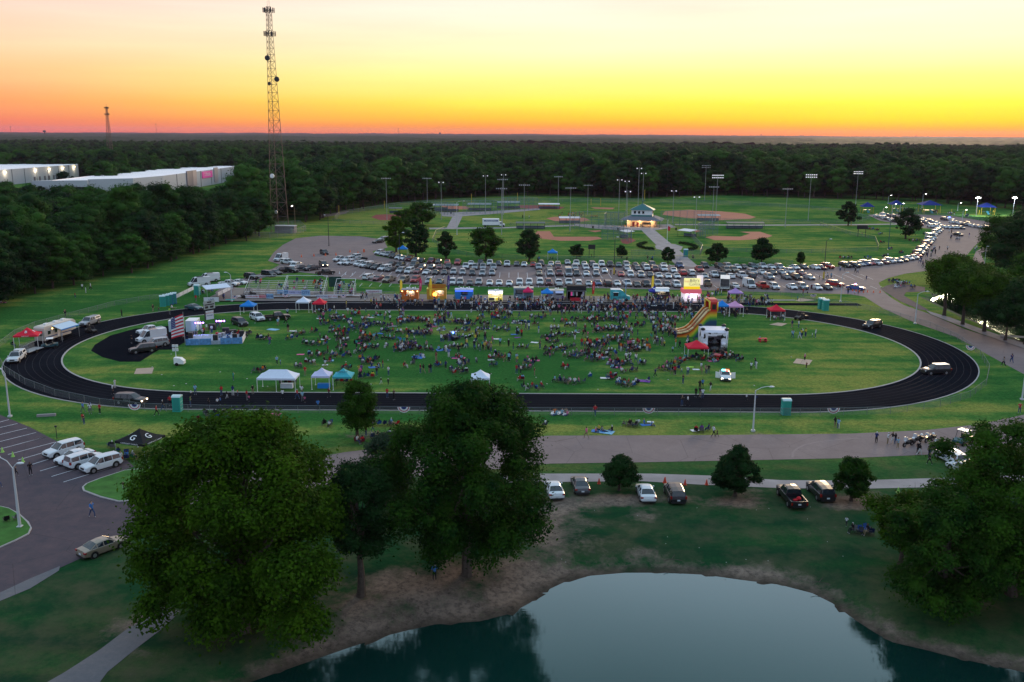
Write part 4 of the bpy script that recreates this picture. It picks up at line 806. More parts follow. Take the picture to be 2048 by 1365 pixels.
for rn, h0, back, items in ROWS:
    for i_, (x, y, tc_) in enumerate(items):
        rev = tc_.endswith('*'); t_, c = tc_[0], tc_[1]
        h = R(-90 + rnd.uniform(-2.5, 2.5))
        if x < 900: h -= R(min(34, (900 - x) * .16))
        if x > 1640 and 'far' in rn: h += R(20)
        if x > 1440: h += R(7)
        if rev: h += math.pi
        f = R(-90); L = PROF[KN[t_]]['L'] / 2; d = Vector((math.cos(h), math.sin(h), 0)) * (-1 if not rev else 1)
        p = G(x, y) + d * L
        NCAR.append((p, h, t_, c, rn))
CURVE = [(1700,537,'Uk'),(1718,537,'Uk'),(1729,534,'Ss'),(1739,533,'Ub'),(1748,532,'Sr'),(1762,532,'Uw'),(1777,530,'Sm'),(1789,528,'Uw'),(1803,527,'Ss'),(1814,525,'Sk'),(1826,522,'Sw'),(1836,520,'Ss'),(1842,516,'Sr'),(1845,512,'Uk'),(1848,508,'Sw'),(1851,504,'Ug'),(1854,500,'Sw'),(1857,496,'St'),(1861,492,'Um'),(1864,488,'Ss'),(1866,484,'Uw'),(1868,480,'Cw'),(1870,476,'Sk'),(1873,472.5,'Sw'),(1877,469,'Us'),(1881,466,'Uw'),(1884,462.5,'Sg')]
for x, y, tc_ in CURVE: h = hdg(x, y, 16, 3.2); d = Vector((math.cos(h), math.sin(h), 0)); NCAR.append((G(x, y) - d * 2.4, h, tc_[0], tc_[1], 'curved roadside row'))
BACK = [(1753,434.5,'Sw'),(1760,436.5,'Ss'),(1768,439,'Uw'),(1775,441,'Sg'),(1783,443,'Sw'),(1766,432,'Uw'),(1776,433,'Sg'),(1787,436,'Uk'),(1790,445,'Sk'),(1836,444,'Sr'),(1845,446,'Uw'),(1852,448,'Sg'),(1859,446,'Ub'),(1866,447,'Ss'),(1873,449,'Sw'),(1839,451.5,'Ur'),(1862,455.5,'Uw'),(1872,456,'Uw'),(1882,456,'Ss'),(1889,457,'Sw'),(1897,457.5,'Sw'),(1906,458,'Ss'),(1914,458,'Ss'),(1922,458.5,'Sg'),(1905,447,'Sw'),(1913,448,'Ss'),(1921,450,'Sw'),(1929,452,'Sk'),(1936,451,'Vk'),(1940,453,'Sw'),(1948,455,'Sw'),(1956,456.5,'Ss'),(1965,457.5,'Sw'),(1973,459,'Us'),(1984,461,'Vk'),(1838,440,'Sw'),(1848,441,'Ss'),(1888,441,'Uk')]
for x, y, tc_ in BACK: NCAR.append((G(x, y), hdg(x, y, 16, 3), tc_[0], tc_[1], 'playground car park'))
NCAR.sort(key=lambda q: q[0].y)
MAXC = 232
for p, h, t_, c, rn in NCAR[:MAXC]:
    e = car(t_, c, p, h, 0); later(e, f'{PAINT[c][0]} {WORD[t_]} in the {rn}', CATW[t_], 'vehicles parked in rows')
# the furthest ones join into one mass
if NCAR[MAXC:]:
    mb = MB(); keys = list(PAINT); ms_ = [PAINT[k][1] for k in keys] + [glassm, black]
    for p, h, t_, c, rn in NCAR[MAXC:]:
        parts, whs, lights, pl = car_parts(KN[t_], False); M_ = Matrix.Translation(p) @ Matrix.Rotation(h, 4, 'Z')
        for nm_, me_, fl in parts: mb.add([M_ @ v.co for v in me_.vertices], [tuple(q.vertices) for q in me_.polygons], keys.index(c) if fl else (len(keys) if 'win' in nm_ else len(keys) + 1))
        for nm_, me_, l in whs: mb.add([M_ @ (v.co + Vector(l)) for v in me_.vertices], [tuple(q.vertices) for q in me_.polygons], len(keys) + 1)
    tag(mb.build('distant_parked_cars', ms_), 'furthest cars in the back car park by the playground', kind='stuff')
e = empty('patrol_car', G(1899, 441), hdg(1899, 441, 16, 1), 'far patrol car with blue beacon beside the playground', 'patrol car')
for nm_, me_, fl in car_parts('sedan')[0]:
    q = link(nm_, me_, e)
for nm_, me_, l in car_parts('sedan')[1]: link(nm_, me_, e, l)
MB().cbox(-.2, 0, 1.6, .4, 1.2, .2).build('beacon', blueon, e)
# box trucks
def boxtruck(px, py, d, label, L=6.0, open_rear=False, bodyc=None, txt=None, cab=True):
    e = empty('box_truck', G(px, py), hdg(px, py, *d), label, 'truck'); bc = bodyc or white
    b_ = MB(); x0, x1 = -L / 2 - 1, L / 2 - 1
    if open_rear: b_.box(x0, x1, -1.25, -1.17, .9, 3.6).box(x0, x1, 1.17, 1.25, .9, 3.6).box(x0, x1, -1.17, 1.17, 3.52, 3.6).box(x0, x1, -1.17, 1.17, .9, 1.0).box(x1 - .08, x1, -1.17, 1.17, 1.0, 3.52)
    else: b_.box(x0, x1, -1.25, 1.25, .9, 3.7)
    b_.build('cargo_box', bc, e); MB().box(x0 + .3, x1 + 1.5, -.5, .5, .55, .88).build('chassis', black, e)
    if cab:
        MB().prism([(x1 + .1, .6), (x1 + 2.6, .6), (x1 + 2.6, 1.25), (x1 + 1.75, 1.4), (x1 + 1.3, 2.3), (x1 + .1, 2.4)], -1.05, 1.05, 'y').build('cab', white, e)
        MB().quad((x1 + 1.8, -.9, 1.42), (x1 + 1.8, .9, 1.42), (x1 + 1.36, .9, 2.25), (x1 + 1.36, -.9, 2.25)).build('windshield', glassm, e)
        for s in (1, -1): MB().box(x1 + .4, x1 + 1.3, s * 1.055 - .004, s * 1.055 + .004, 1.45, 2.1).build('side_window', glassm, e)
    for x in (x0 + 1.2, x1 + 1.9):
        for s in (1, -1): MB().tube((x, s * .8, .48), (x, s * 1.15, .48), .48, .48, 14).build('wheel', tyre, e)
    if txt:
        MB().box(x0 + .6, x1 - .4, -1.262, -1.254, 2.5, 3.1).build('side_stripe', PAINT['b'][1], e); text_mesh(txt, .6, white, parent=e, loc=((x0 + x1) / 2, -1.27, 2.8))
    return e
boxtruck(986, 454, (40, 0), 'white box truck with blue side stripe on the path between the ball fields', 7.5, txt='PARTY RENTALS')
e = boxtruck(1449, 579, (0.01, -20), 'tall white box trailer with its rear open to the camera, in the near row', 7, True)
# small vehicles
def utv(px, py, d, label, roof=white, bodym=None, s=1):
    e = empty('utility_vehicle', G(px, py), hdg(px, py, *d), label, 'utility vehicle'); bm_ = bodym or PAINT['e'][1]
    MB().prism([(-1.5, .5), (1.5, .45), (1.5, .75), (.7, .98), (.5, .7), (-.5, .7), (-.6, 1.0), (-1.5, 1.0)], -.68, .68, 'y').build('body', bm_, e)
    f = MB()
    for y in (-.66, .66): f.path([(.85, y, .9), (.35, y, 1.9), (-.6, y, 1.92), (-.75, y, .95)], .035)
    f.tube((.35, -.66, 1.9), (.35, .66, 1.9), .035).tube((-.6, -.66, 1.92), (-.6, .66, 1.92), .035); f.build('roll_cage', darkm, e)
    if roof: MB().box(-.75, .5, -.72, .72, 1.95, 2.02).build('roof', roof, e)
    MB().box(-.5, -.1, -.6, .6, .7, .85).box(-.6, -.48, -.6, .6, .85, 1.35).build('seat', black, e)
    for x in (1.05, -1.05):
        for q in (1, -1): MB().tube((x, q * .55, .34), (x, q * .8, .34), .34, .34, 12).build('wheel', tyre, e)
    e.scale = (s,) * 3; return e
utv(1925, 888, (-40, 14), 'dark green utility vehicle with white roof parked behind the motorcycles')
utv(100, 697, (-40, 3), 'golf cart style vehicle with white roof beside the camper trailer'); utv(497, 596, (-30, 3), 'dark utility vehicle parked beside the left bleachers', None, black, 1.2); utv(182, 666, (40, 4), 'dark quad bike on the track below the silver pickup truck', None, black, .8)
utv(1602, 640, (-30, 4), 'dark quad bike with lights on the field near the upper right bend', None, black, 1); utv(1440, 716, (-30, 10), 'red utility vehicle with flashing lights behind the patrol sedan on the field', None, PAINT['r'][1], 1)
def moto(px, py, d, label, lit=None):
    e = empty('motorcycle', G(px, py), hdg(px, py, *d), label, 'motorcycle', 'police motorcycles on the near road')
    for x in (.8, -.75): MB().tube((x, -.07, .33), (x, .07, .33), .33, .33, 14, 0).tube((x, -.08, .33), (x, .08, .33), .18, .18, 10, 1).build('wheel', [tyre, rimm], e)
    MB().prism([(-.7, .45), (.4, .35), (.62, .8), (.2, .98), (-.15, .8), (-.8, .82)], -.17, .17, 'y').build('frame', black, e, True)
    MB().ball((-.35, 0, .84), .42, .19, .1).build('saddle', tyre, e, True); MB().ball((.2, 0, .92), .32, .19, .16).build('fuel_tank', black, e, True)
    MB().prism([(.5, .95), (.75, .9), (.62, 1.42), (.56, 1.42)], -.26, .26, 'y').build('windscreen', steel, e); MB().tube((.45, -.42, 1.08), (.45, .42, 1.08), .025).tube((.55, 0, 1.0), (.8, 0, .33), .05).build('handlebar', steel, e)
    for s in (1, -1): MB().box(-1.0, -.5, s * .32 - .12, s * .32 + .12, .5, .85).build('saddlebag', black, e)
    MB().ball((-.95, 0, 1.02), .18, .2, .16).build('top_case', white, e)
    MB().ball((.72, 0, .88), .12).build('headlight', warmon if lit else headoff, e); MB().cbox(-1.0, 0, .75, .05, .2, .08).build('tail_light', tailoff, e)
for a in [(1816, 893, (-40, 10), 'leftmost police motorcycle on the near road'), (1858, 884, (-40, 14), 'police motorcycle with amber light, rearmost of the four', 1), (1876, 896, (-40, 14), 'police motorcycle behind the white patrol wagon', 1), (1834, 886, (-40, 12), 'police motorcycle second from the left')]: moto(*a)
# ================================================================ communication towers
def lattice(px, py, ytop, wb, wt, label, n=26, r=.12, extras=True):
    b_ = G(px, py); h = HT(px, py, ytop); e = empty('radio_tower', b_, R(20), label, 'tower')
    ang = [math.pi / 2, math.pi / 2 + 2.094, math.pi / 2 + 4.189]
    def c(k, z): q = (wb + (wt - wb) * min(1, z / (h * .93))) / 1.732; return Vector((q * math.cos(ang[k]), q * math.sin(ang[k]), z))
    tm = mat('tower_steel', (.15, .10, .08), .6, .3, var=.2)
    for k in range(3): MB().tube(c(k, 0), c(k, h), r * 1.3, r * .7, 6).build('tower_leg', tm, e)
    br = MB(); z = 0; i = 0
    while z < h - 1:
        st = max(1.6, (wb + (wt - wb) * z / h) * .85)
        z2 = min(h, z + st)
        for k in range(3):
            q = (k + 1) % 3; br.tube(c(k, z), c(q, z2), r * .5, n=4, cap=False); br.tube(c(q, z), c(k, z2), r * .5, n=4, cap=False); br.tube(c(k, z2), c(q, z2), r * .5, n=4, cap=False)
        z = z2
    br.build('bracing', tm, e)
    if extras:
        for zz in (h * .985, h * .885):
            m_ = MB()
            for k in range(3):
                a_ = c(k, zz); q = c((k + 1) % 3, zz); ctr = (a_ + q) / 2; o_ = Vector((ctr.x, ctr.y, 0)).normalized() * 1.1; d_ = (q - a_).normalized()
                m_.tube(ctr + o_ - d_ * 1.8, ctr + o_ + d_ * 1.8, .07); m_.tube(ctr, ctr + o_, .07)
                for s in (-1.6, -.6, .6, 1.6): m_.cbox(*(ctr + o_ + d_ * s)[:], .3, .3, 1.9)
            m_.build('antenna_ring', darkm, e)
        m_ = MB().tube((.4, 0, h), (.4, 0, h + 3.5), .05).tube((-.3, .2, h), (-.3, .2, h + 2.4), .04).tube((1.3, 0, h * .9), (1.3, 0, h * .99), .05); m_.build('whip_antenna', darkm, e)
    return e, h, c
tw, hT, cT = lattice(559, 463, 14, 7.4, 1.9, 'very tall lattice radio tower rising out of the wood into the sunset')
for y_, sx, rr, m_, nm_ in ((117, -1.5, 1.1, darkm, 0), (159, 1.9, 1.1, darkm, 0), (168, -1.2, .75, darkm, 0), (352, -2.0, .95, white, 1), (424, -1.2, .8, steel, 1)):
    z = HT(559, 463, y_); p = Vector((sx, -1.6 if z < 40 else -1.2, z))
    d = MB(); d.tube((0, 0, 0), (0, -.55, 0), rr, rr * .9, 14).tube((0, .7, 0), (0, 0, 0), .08); q = d.build('dish_antenna', m_, tw, loc=p); q.rotation_euler = (0, 0, R(-20))
lattice(224, 343, 214, 7.5, 1.6, 'distant lattice tower beyond the left wood behind the warehouses', r=.2)
for px, yt, nm_ in ((314, 246, 'thin far mast left of the tall tower on the skyline'), (23, 252, 'faint mast at the far left skyline'), (797, 256, 'thin mast in the centre of the skyline')):
    b_ = G(px, 277); h = HT(px, 277, yt); e = empty('distant_mast', b_, 0, nm_, 'mast'); MB().tube((0, 0, 0), (0, 0, h), 1.0, .5, 5).cbox(0, 0, h * .9, 6, 2, 2).build('mast', darkm, e)
for px, nm_ in ((90, 'leftmost'), (880, 'central'), (1522, 'right of centre'), (1832, 'rightmost')):
    b_ = G(px, 275); h = HT(px, 275, 267.5 + (px - 1024) * .0049); e = empty('water_tower', b_, 0, f'{nm_} small water tower on the far skyline', 'water tower'); MB().tube((0, 0, 0), (0, 0, h), 3, 3, 6).build('shaft', darkm, e); MB().ball((0, 0, h), 12, 12, 7).build('tank', darkm, e)
# compound at the foot of the tower
def fence(px, h, label, m='chain_link', postm=None, step=4.0, rail=True, op=.22, world=None, name='chain_link_fence', pr=.05, top=None):
    pts = world or [G(*p) for p in px]; o0 = pts[0]; e = empty(name, o0, 0, label, 'fence'); pm = postm or fsteel
    if m not in MATS: netmat(m, (.22, .25, .27), op)
    k = 0; rl = MB(); nt_ = MB(); pmesh = MB().tube((0, 0, 0), (0, 0, h), pr, n=5).mesh('post', pm)
    for a_, b_ in zip(pts, pts[1:]):
        L = (b_ - a_).length; n = max(1, round(L / step))
        for j in range(n):
            p = a_ + (b_ - a_) * (j / n) - o0; link('post', pmesh, e, p) if k < 290 else None; k += 1
        A_, B_ = a_ - o0, b_ - o0; nt_.quad((A_.x, A_.y, .05), (B_.x, B_.y, .05), (B_.x, B_.y, h), (A_.x, A_.y, h)); rl.tube((A_.x, A_.y, h), (B_.x, B_.y, h), top or pr * .8, n=4)
    link('post', pmesh, e, pts[-1] - o0); nt_.build('mesh_panel', MATS[m], e); rl.build('top_rail', (MATS['yellow_rail_cap'] if top and 'yellow_rail_cap' in MATS else pm), e); return e
fence([(500, 478), (540, 477), (585, 472), (612, 463), (600, 452), (520, 458), (500, 468), (500, 478)], 2.4, 'chain link compound fence round the foot of the tall tower')
hx = empty('equipment_hut', G(572, 466), R(-4), 'grey flat roofed equipment hut at the foot of the tall tower', 'hut'); MB().box(-4.2, 4.2, -1.8, 1.8, 0, 2.9).build('wall', mat('hut_wall', (.22, .21, .23), .8, var=.15), hx); MB().box(-4.4, 4.4, -2, 2, 2.903, 3.1).build('roof', mat('pale_roof', (.5, .48, .5), .7), hx); MB().box(2.6, 3.5, -1.83, -1.8, 0, 2.1).build('door', steel, hx)
# ================================================================ warehouses
wallw = mat('warehouse_wall', (.46, .48, .54), .7, var=.06, vs_=.05); roofw = mat('warehouse_roof', (.9, .86, .88), .6, var=.05, vs_=.02)
def warehouse(cor, h, label, panels, docks=(), lamps=()):
    """cor: ground corners in order; the first edge is the one facing the camera"""
    P_ = [Vector((p.x, p.y, 0)) for p in cor]; o0 = P_[0]; e = empty('warehouse', o0, 0, label, 'warehouse'); Q = [p - o0 for p in P_]; n = len(Q)
    w = MB()
    for k in range(n): a_, b_ = Q[k], Q[(k + 1) % n]; w.quad((a_.x, a_.y, 0), (b_.x, b_.y, 0), (b_.x, b_.y, h), (a_.x, a_.y, h))
    w.build('wall', wallw, e); c = sum(Q, Vector()) / n; r = MB(); r.add([(p.x, p.y, h - .35) for p in Q], [tuple(range(n))]); 
    r.build('roof', roofw, e); pc = MB()
    for k in range(n):
        a_, b_ = Q[k], Q[(k + 1) % n]; d = (b_ - a_).normalized(); nn = Vector((-d.y, d.x, 0)) * .5; pc.add([(a_.x, a_.y, h), (b_.x, b_.y, h), (b_.x + nn.x, b_.y + nn.y, h), (a_.x + nn.x, a_.y + nn.y, h)], [(0, 1, 2, 3)])
        pc.add([(a_.x + nn.x, a_.y + nn.y, h), (b_.x + nn.x, b_.y + nn.y, h), (b_.x + nn.x, b_.y + nn.y, h - .35), (a_.x + nn.x, a_.y + nn.y, h - .35)], [(0, 1, 2, 3)])
    pc.build('parapet', roofw, e)
    for k, cnt in panels:
        a_, b_ = Q[k], Q[(k + 1) % n]; d = (b_ - a_); nn = Vector((d.y, -d.x, 0)).normalized()
        for j in range(1, cnt): p = a_ + d * (j / cnt); q = p + nn * .12; MB().tube((q.x, q.y, 0), (q.x, q.y, h), .16, n=4).build('wall_joint', darkm, e)
    return e, Q, o0
HW = 12.0
c1 = [G(-330, 336 + 28, HW), G(155, 329, HW), G(110, 322.5, HW), G(-330, 326, HW)]; c1 = [Vector((p.x, p.y, 0)) for p in c1]
e, Q, o0 = warehouse([G(-160, 352, HW), G(156, 329, HW), G(139, 324.5, HW), G(-250, 324, HW)], HW, 'white warehouse with loading docks and wall lamps at the far left', [(0, 12)])
a_, b_ = Q[0], Q[1]; d = b_ - a_; dn = Vector((d.y, -d.x, 0)).normalized()
def onwall(u, off=.1): return a_ + d * u + dn * off
ang = math.atan2(d.y, d.x)
for px_ in (10, 71, 97, 124, 147):
    best = min([k / 200 for k in range(201)], key=lambda u: abs(PX(o0 + onwall(u) + Vector((0, 0, 10)))[0] - px_)); p = onwall(best, .5); MB().cbox(p.x, p.y, 10, 1.2, .8, .6).build('wall_lamp', warmon, e)
    pl_ = bpy.data.lights.new('wall_lamp_light', 'POINT'); pl_.energy = 900; pl_.color = (1, .8, .5); pl_.shadow_soft_size = .5; lo_ = bpy.data.objects.new('wall_lamp_light', pl_); col.objects.link(lo_); lo_.parent = e; lo_.location = (p.x + dn.x * 1.5, p.y + dn.y * 1.5, 9.6)
for px_ in (70, 80, 90, 99, 108, 114, 123, 127, 132):
    best = min([k / 400 for k in range(401)], key=lambda u: abs(PX(o0 + onwall(u) + Vector((0, 0, 2)))[0] - px_)); p = onwall(best, .06); q = MB().box(-1.4, 1.4, -.08, .08, .9, 4.4).build('dock_door', mat('dock_door', (.12, .12, .15), .6), e, loc=(p.x, p.y, 0), rz=ang)
e, Q, o0 = warehouse([G(62, 362, HW), G(175, 361, HW), G(176, 359, HW), G(266, 357, HW), G(326, 352, HW), G(477, 332.5, HW), G(350, 332, HW), G(245, 345, HW), G(102, 361, HW)], HW, 'long white warehouse with pale sloping outline among the left wood', [(3, 1), (4, 7)])
a_, b_ = Q[4], Q[5]; d = b_ - a_; dn = Vector((d.y, -d.x, 0)).normalized(); ang = math.atan2(d.y, d.x)
for px_, w_, col_ in ((379, 7, (.16, .15, .2)), (388, 5, (.36, .3, .34)), (431, 5, (.38, .34, .36))):
    best = min([k / 400 for k in range(401)], key=lambda u: abs(PX(o0 + onwall(u) + Vector((0, 0, 8)))[0] - px_)); p = onwall(best, .3); MB().box(-w_, w_, -.4, .3, 2, 13.2).build('entrance_bay', mat('bay_%d' % px_, col_, .6), e, loc=(p.x, p.y, 0), rz=ang)
best = min([k / 400 for k in range(401)], key=lambda u: abs(PX(o0 + onwall(u) + Vector((0, 0, 8)))[0] - 414)); p = onwall(best, .3); pk = mat('pink_sign', (.45, .02, .25), .5, emit=(.6, .03, .3), es=.25)
MB().box(-13, 13, -.3, .2, 6.2, 11.2).build('sign', pk, e, loc=(p.x, p.y, 0), rz=ang); p = onwall(best, .62); text_mesh('T-Mobile', 4.2, white, parent=e, loc=(p.x, p.y, 8.7), rot=(math.pi / 2, 0, ang))
a_, b_ = Q[0], Q[1]; d = b_ - a_; dn = Vector((d.y, -d.x, 0)).normalized(); MB().quad(*[tuple(onwall(u, .05) + Vector((0, 0, z))) for u, z in ((.45, 3), (.98, 3), (.98, 8), (.45, 8))]).build('glass_wall', glassm, e)
# ================================================================ sports lights and lamp posts
def sport(px, py, yt, label, kind='row', lit=0, rr=.085, z=0):
    b_ = G(px, py); h = HT(px, py, yt); e = empty('floodlight_pole', b_, 0, label, 'floodlight', 'floodlight poles around the ball fields'); MB().tube((0, 0, 0), (0, 0, h), rr * 1.4, rr * .7, 8).tube((0, 0, 0), (0, 0, 2.6), rr * 2, rr * 2, 8).build('pole', steel, e)
    hd = MB(); W_ = 4.4 if kind == 'row' else (2.4 if kind == 'side' else 5.2)
    for zz in ((h - .3, h - 1.5) if kind == 'double' else (h - .4,)): hd.cbox(0, 0, zz, W_, .12, .12)
    hd.build('crossarm', darkm, e); n = 6 if kind != 'side' else 2; lm_ = MB().cbox(0, -.25, 0, .5, .4, .42).mesh('lamp_head', lampon if lit == 2 else (mat('pale_lamp_face', (.8, .8, .82), .3, emit=(.85, .85, .95), es=.5) if lit == 1 else steel))
    for zz in ((h - .25, h - 1.4) if kind == 'double' else (h - .55,)):
        for j in range(n): link('lamp_head', lm_, e, ((j / (n - 1) - .5) * (W_ - .3), 0, zz))
    return e, h
names = {774: 'leftmost floodlight pole at the edge of the wood'}
for px, py, yt, k, lt in [(774, 440, 355, 'row', 0), (855, 428, 355, 'row', 0), (883, 440, 363, 'side', 1), (971, 430, 350, 'side', 1), (1005, 456, 357, 'row', 0), (1007, 430, 348, 'side', 1), (1003, 470, 375, 'row', 0), (1048, 466, 368, 'row', 0), (1116, 418, 352, 'row', 0), (1140, 463, 374, 'row', 0), (1175, 430, 369, 'row', 0), (1237, 440, 358, 'side', 1), (1252, 430, 361, 'side', 1), (1253, 470, 381, 'side', 1), (1275, 440, 335, 'side', 1), (1284, 438, 345, 'side', 1), (1345, 446, 380, 'side', 1), (1390, 470, 392, 'side', 1), (1409, 402, 331, 'double', 0), (1431, 442, 350, 'double', 1), (1424, 452, 372, 'row', 0), (1570, 455, 376, 'row', 0), (1616, 442, 349, 'double', 1), (1711, 412, 343, 'double', 1)]:
    e, h = sport(px, py, yt, None, k, lt); later(e, {'row': 'tall floodlight pole with one dark lamp row', 'side': 'slim edge-on floodlight pole', 'double': 'tall floodlight pole with two lamp rows'}[k] + ' by the ball fields', 'floodlight', 'floodlight poles around the ball fields')
for px, nm_ in ((1952, 'left'), (2025, 'right')):
    e, h = sport(px, 432, 394, f'{nm_} one of the two blazing floodlights above the playground', 'side', 2)
    MB().ball((0, -.3, h - .4), .75, .4, .4).build('lamp', mat('blazing_lamp', (1, 1, 1), .5, emit=(1, .78, 1), es=25), e)
    pl_ = bpy.data.lights.new('floodlight_light', 'SPOT'); pl_.energy = 9000; pl_.color = (.85, .9, 1); pl_.spot_size = R(120); pl_.shadow_soft_size = .6; lo_ = bpy.data.objects.new('floodlight_light', pl_); col.objects.link(lo_); lo_.parent = e; lo_.location = (0, -2, h - 1); lo_.rotation_euler = (R(25), 0, 0)
def street(px, py, yt, label, arm=(1, 0), lit=0, base=None, r=.11, arml=2.2, curved=True, m=None):
    b_ = G(px, py); h = HT(px, py, yt); e = empty('street_lamp', b_, 0, label, 'street lamp'); pm = m or mat('pale_pole_paint', (.5, .52, .55), .45); MB().tube((0, 0, 0), (0, 0, h - .7), r * 1.3, r * .75, 10).cbox(0, 0, .12, .5, .5, .24).build('pole', pm, e)
    a_ = Vector((arm[0], arm[1], 0)).normalized(); pts = [Vector((0, 0, h - .7)), Vector((0, 0, h - .7)) + a_ * arml * .35 + Vector((0, 0, .45)), Vector((0, 0, h - .7)) + a_ * arml * .7 + Vector((0, 0, .65)), Vector((0, 0, h - .7)) + a_ * arml + Vector((0, 0, .65))]
    MB().path(pts, .05).build('arm', pm, e); q = pts[-1]; MB().ball((q.x, q.y, q.z - .02), .42, .22, .13).build('lamp_head', lampon if lit else mat('lamp_housing', (.6, .62, .65), .4), e)
    if base: MB().tube((0, 0, 0), (0, 0, 2.2), r * 2.2, r * 2.2, 10).build('painted_base', base, e)
    return e
street(20, 834, 738, 'leaning pale street lamp at the left edge by the outer bend of the track', (-1, .3), arml=1.0)
e = street(40, 1056, 925, 'large two-armed street lamp on the grass island in the left foreground', (1, -.1), r=.13, arml=.9); h_ = HT(40, 1056, 925); MB().path([(0, 0, h_ - .7), (-.6, .1, h_ + .1), (-1.4, .2, h_ + .5)], .05).build('arm', MATS['pale_pole_paint'], e); MB().ball((-1.7, .25, h_ + .5), .42, .22, .13).build('lamp_head', MATS['lamp_housing'], e)
street(1506, 863, 772, 'pale street lamp with one arm standing between the near straight and the road', (1, -.1))
street(1830, 648, 583, 'pale street lamp with curved arm beside the right road', (1, .1)); street(2044, 800, 702, 'thin lamp post at the right edge of the picture', (1, 0))
ybase = mat('yellow_post_base', (.5, .36, .03), .6)
street(658, 492, 430, 'dark lamp post alone on the open asphalt at the left', (-1, 0), m=darkm, arml=1.2); street(800, 537, 465, 'dark lamp post in front of the tree clump by the car park', (1, 0), m=darkm, arml=1.2); street(1228, 550, 474, 'dark lamp post in the middle of the car park', (1, 0), m=darkm, arml=.8, base=ybase); street(1647, 559, 478, 'dark lamp post with yellow base at the right of the car park', (1, 0), m=darkm, arml=1.2, base=ybase)
street(464, 603, 545, 'pale lamp post between the white tent and the bleachers', (-1, .2), arml=1.3); street(1681, 604, 545, 'thin pale lamp post left of the flashing patrol car', (1, 0), arml=1.2, r=.08); street(1776, 500, 436, 'teal lamp post on the lawn beyond the outfield fence', (-1, 0), m=PAINT['e'][1], arml=1.2); street(1967, 545, 492, 'thin lamp post beside the curving path at the right', (0, -1), arml=.8, r=.08)
street(591, 463, 412, 'wooden pole with lamps beside the equipment hut', (-1, 0), m=wood, arml=1, lit=1); street(914, 470, 402, 'pole with curved lamp arm in front of the left concrete path', (1, 0), arml=3)
for k, (px, py, yt) in enumerate([(1765, 436, 415), (1783, 440, 408), (1799, 432, 407), (1790, 418, 404), (1844, 416, 388), (1915, 422, 406), (1924, 445, 420), (1776, 408, 391)]): e = street(px, py, yt, None, (1, 0), lit=1, arml=1.5); later(e, 'lit lamp post beside the playground and back car park', 'street lamp', 'lit lamp posts by the playground')
# ================================================================ ball field fences, dugouts, house
mat('yellow_rail_cap', (.5, .45, .08), .5)
fence([(1585, 530), (1560, 527), (1450, 523), (1330, 521), (1200, 521), (1060, 520), (950, 516), (900, 505), (865, 484), (872, 468), (890, 460)], 1.6, 'long outfield fence with yellow cap behind the car park trees', step=5, top=.05)
fence([(1400, 500), (1440, 503), (1600, 507), (1690, 505), (1755, 502), (1757, 498), (1750, 480), (1700, 470), (1640, 452)], 1.6, 'outfield fence with yellow cap around the right ball field', step=5, top=.07)
fence([(1262, 512), (1325, 512), (1330, 510)], 2.0, 'dark short fence between the small pointed tree and the walkway', step=2.5); fence([(1368, 512), (1400, 512), (1405, 500), (1388, 482), (1380, 470)], 2.0, 'fence right of the walkway by the portable toilet', step=3)
fence([(1500, 412), (1380, 409), (1320, 407)], 2.5, 'tall far outfield fence below the dark wood at the right', step=6); fence([(1500, 412), (1600, 416), (1680, 425), (1740, 440), (1700, 448), (1620, 448), (1500, 446), (1400, 444)], 1.8, 'outfield fence of the far right ball field', step=6)
fence([(1078, 452), (1160, 454), (1225, 460), (1240, 470), (1258, 486)], 2.4, 'fence along the cross path left of the small house', step=4); fence([(670, 440), (680, 431), (740, 421), (800, 412), (870, 407), (950, 404), (1030, 404), (1100, 404), (1200, 405), (1290, 404)], 2.0, 'far outfield fence below the wood at the left', step=7)
fence([(1020, 452), (1075, 453)], 1.4, 'low rail fence beside the dugout on the cross path', step=3); fence([(665, 443), (700, 448), (770, 449), (830, 447)], 1.4, 'curved low fence round the leftmost ball field', step=6)
def backstop(px, py, w, d, h, ang, label):
    e = empty('backstop', G(px, py), ang, label, 'backstop'); P_ = [(-w, -d), (-w * .4, 0), (w * .4, 0), (w, -d)]; n_ = MB(); q = MB()
    for a_, b_ in zip(P_, P_[1:]):
        n_.quad((*a_, 0), (*b_, 0), (*b_, h), (*a_, h))
        for z in (h, h * .5): q.tube((*a_, z), (*b_, z), .05, n=4)
        for j in range(4): u = j / 3; x, y = a_[0] + (b_[0] - a_[0]) * u, a_[1] + (b_[1] - a_[1]) * u; q.tube((x, y, 0), (x, y, h), .07, n=5)
    n_.build('net', MATS['chain_link'], e); q.build('frame', mat('blue_green_steel', (.1, .2, .24), .5, .3), e)
backstop(1190, 457, 12, 8, 7.5, 0, 'tall net backstop left of the small house'); backstop(1225, 450, 9, 6, 6, R(30), 'net backstop close behind the small house, left side'); backstop(1380, 455, 12, 8, 7.5, R(-20), 'tall net backstop right of the small house'); backstop(1250, 482, 8, 5, 5, R(-50), 'net backstop beside the dark infield patch'); backstop(1400, 472, 8, 5, 5.5, R(60), 'net backstop behind the right dugout'); backstop(965, 428, 10, 6, 7, 0, 'net backstop at the far left fields'); backstop(1035, 420, 10, 6, 7, R(10), 'net backstop at the far centre field'); backstop(875, 430, 9, 6, 6.5, 0, 'net backstop behind the tree clump')
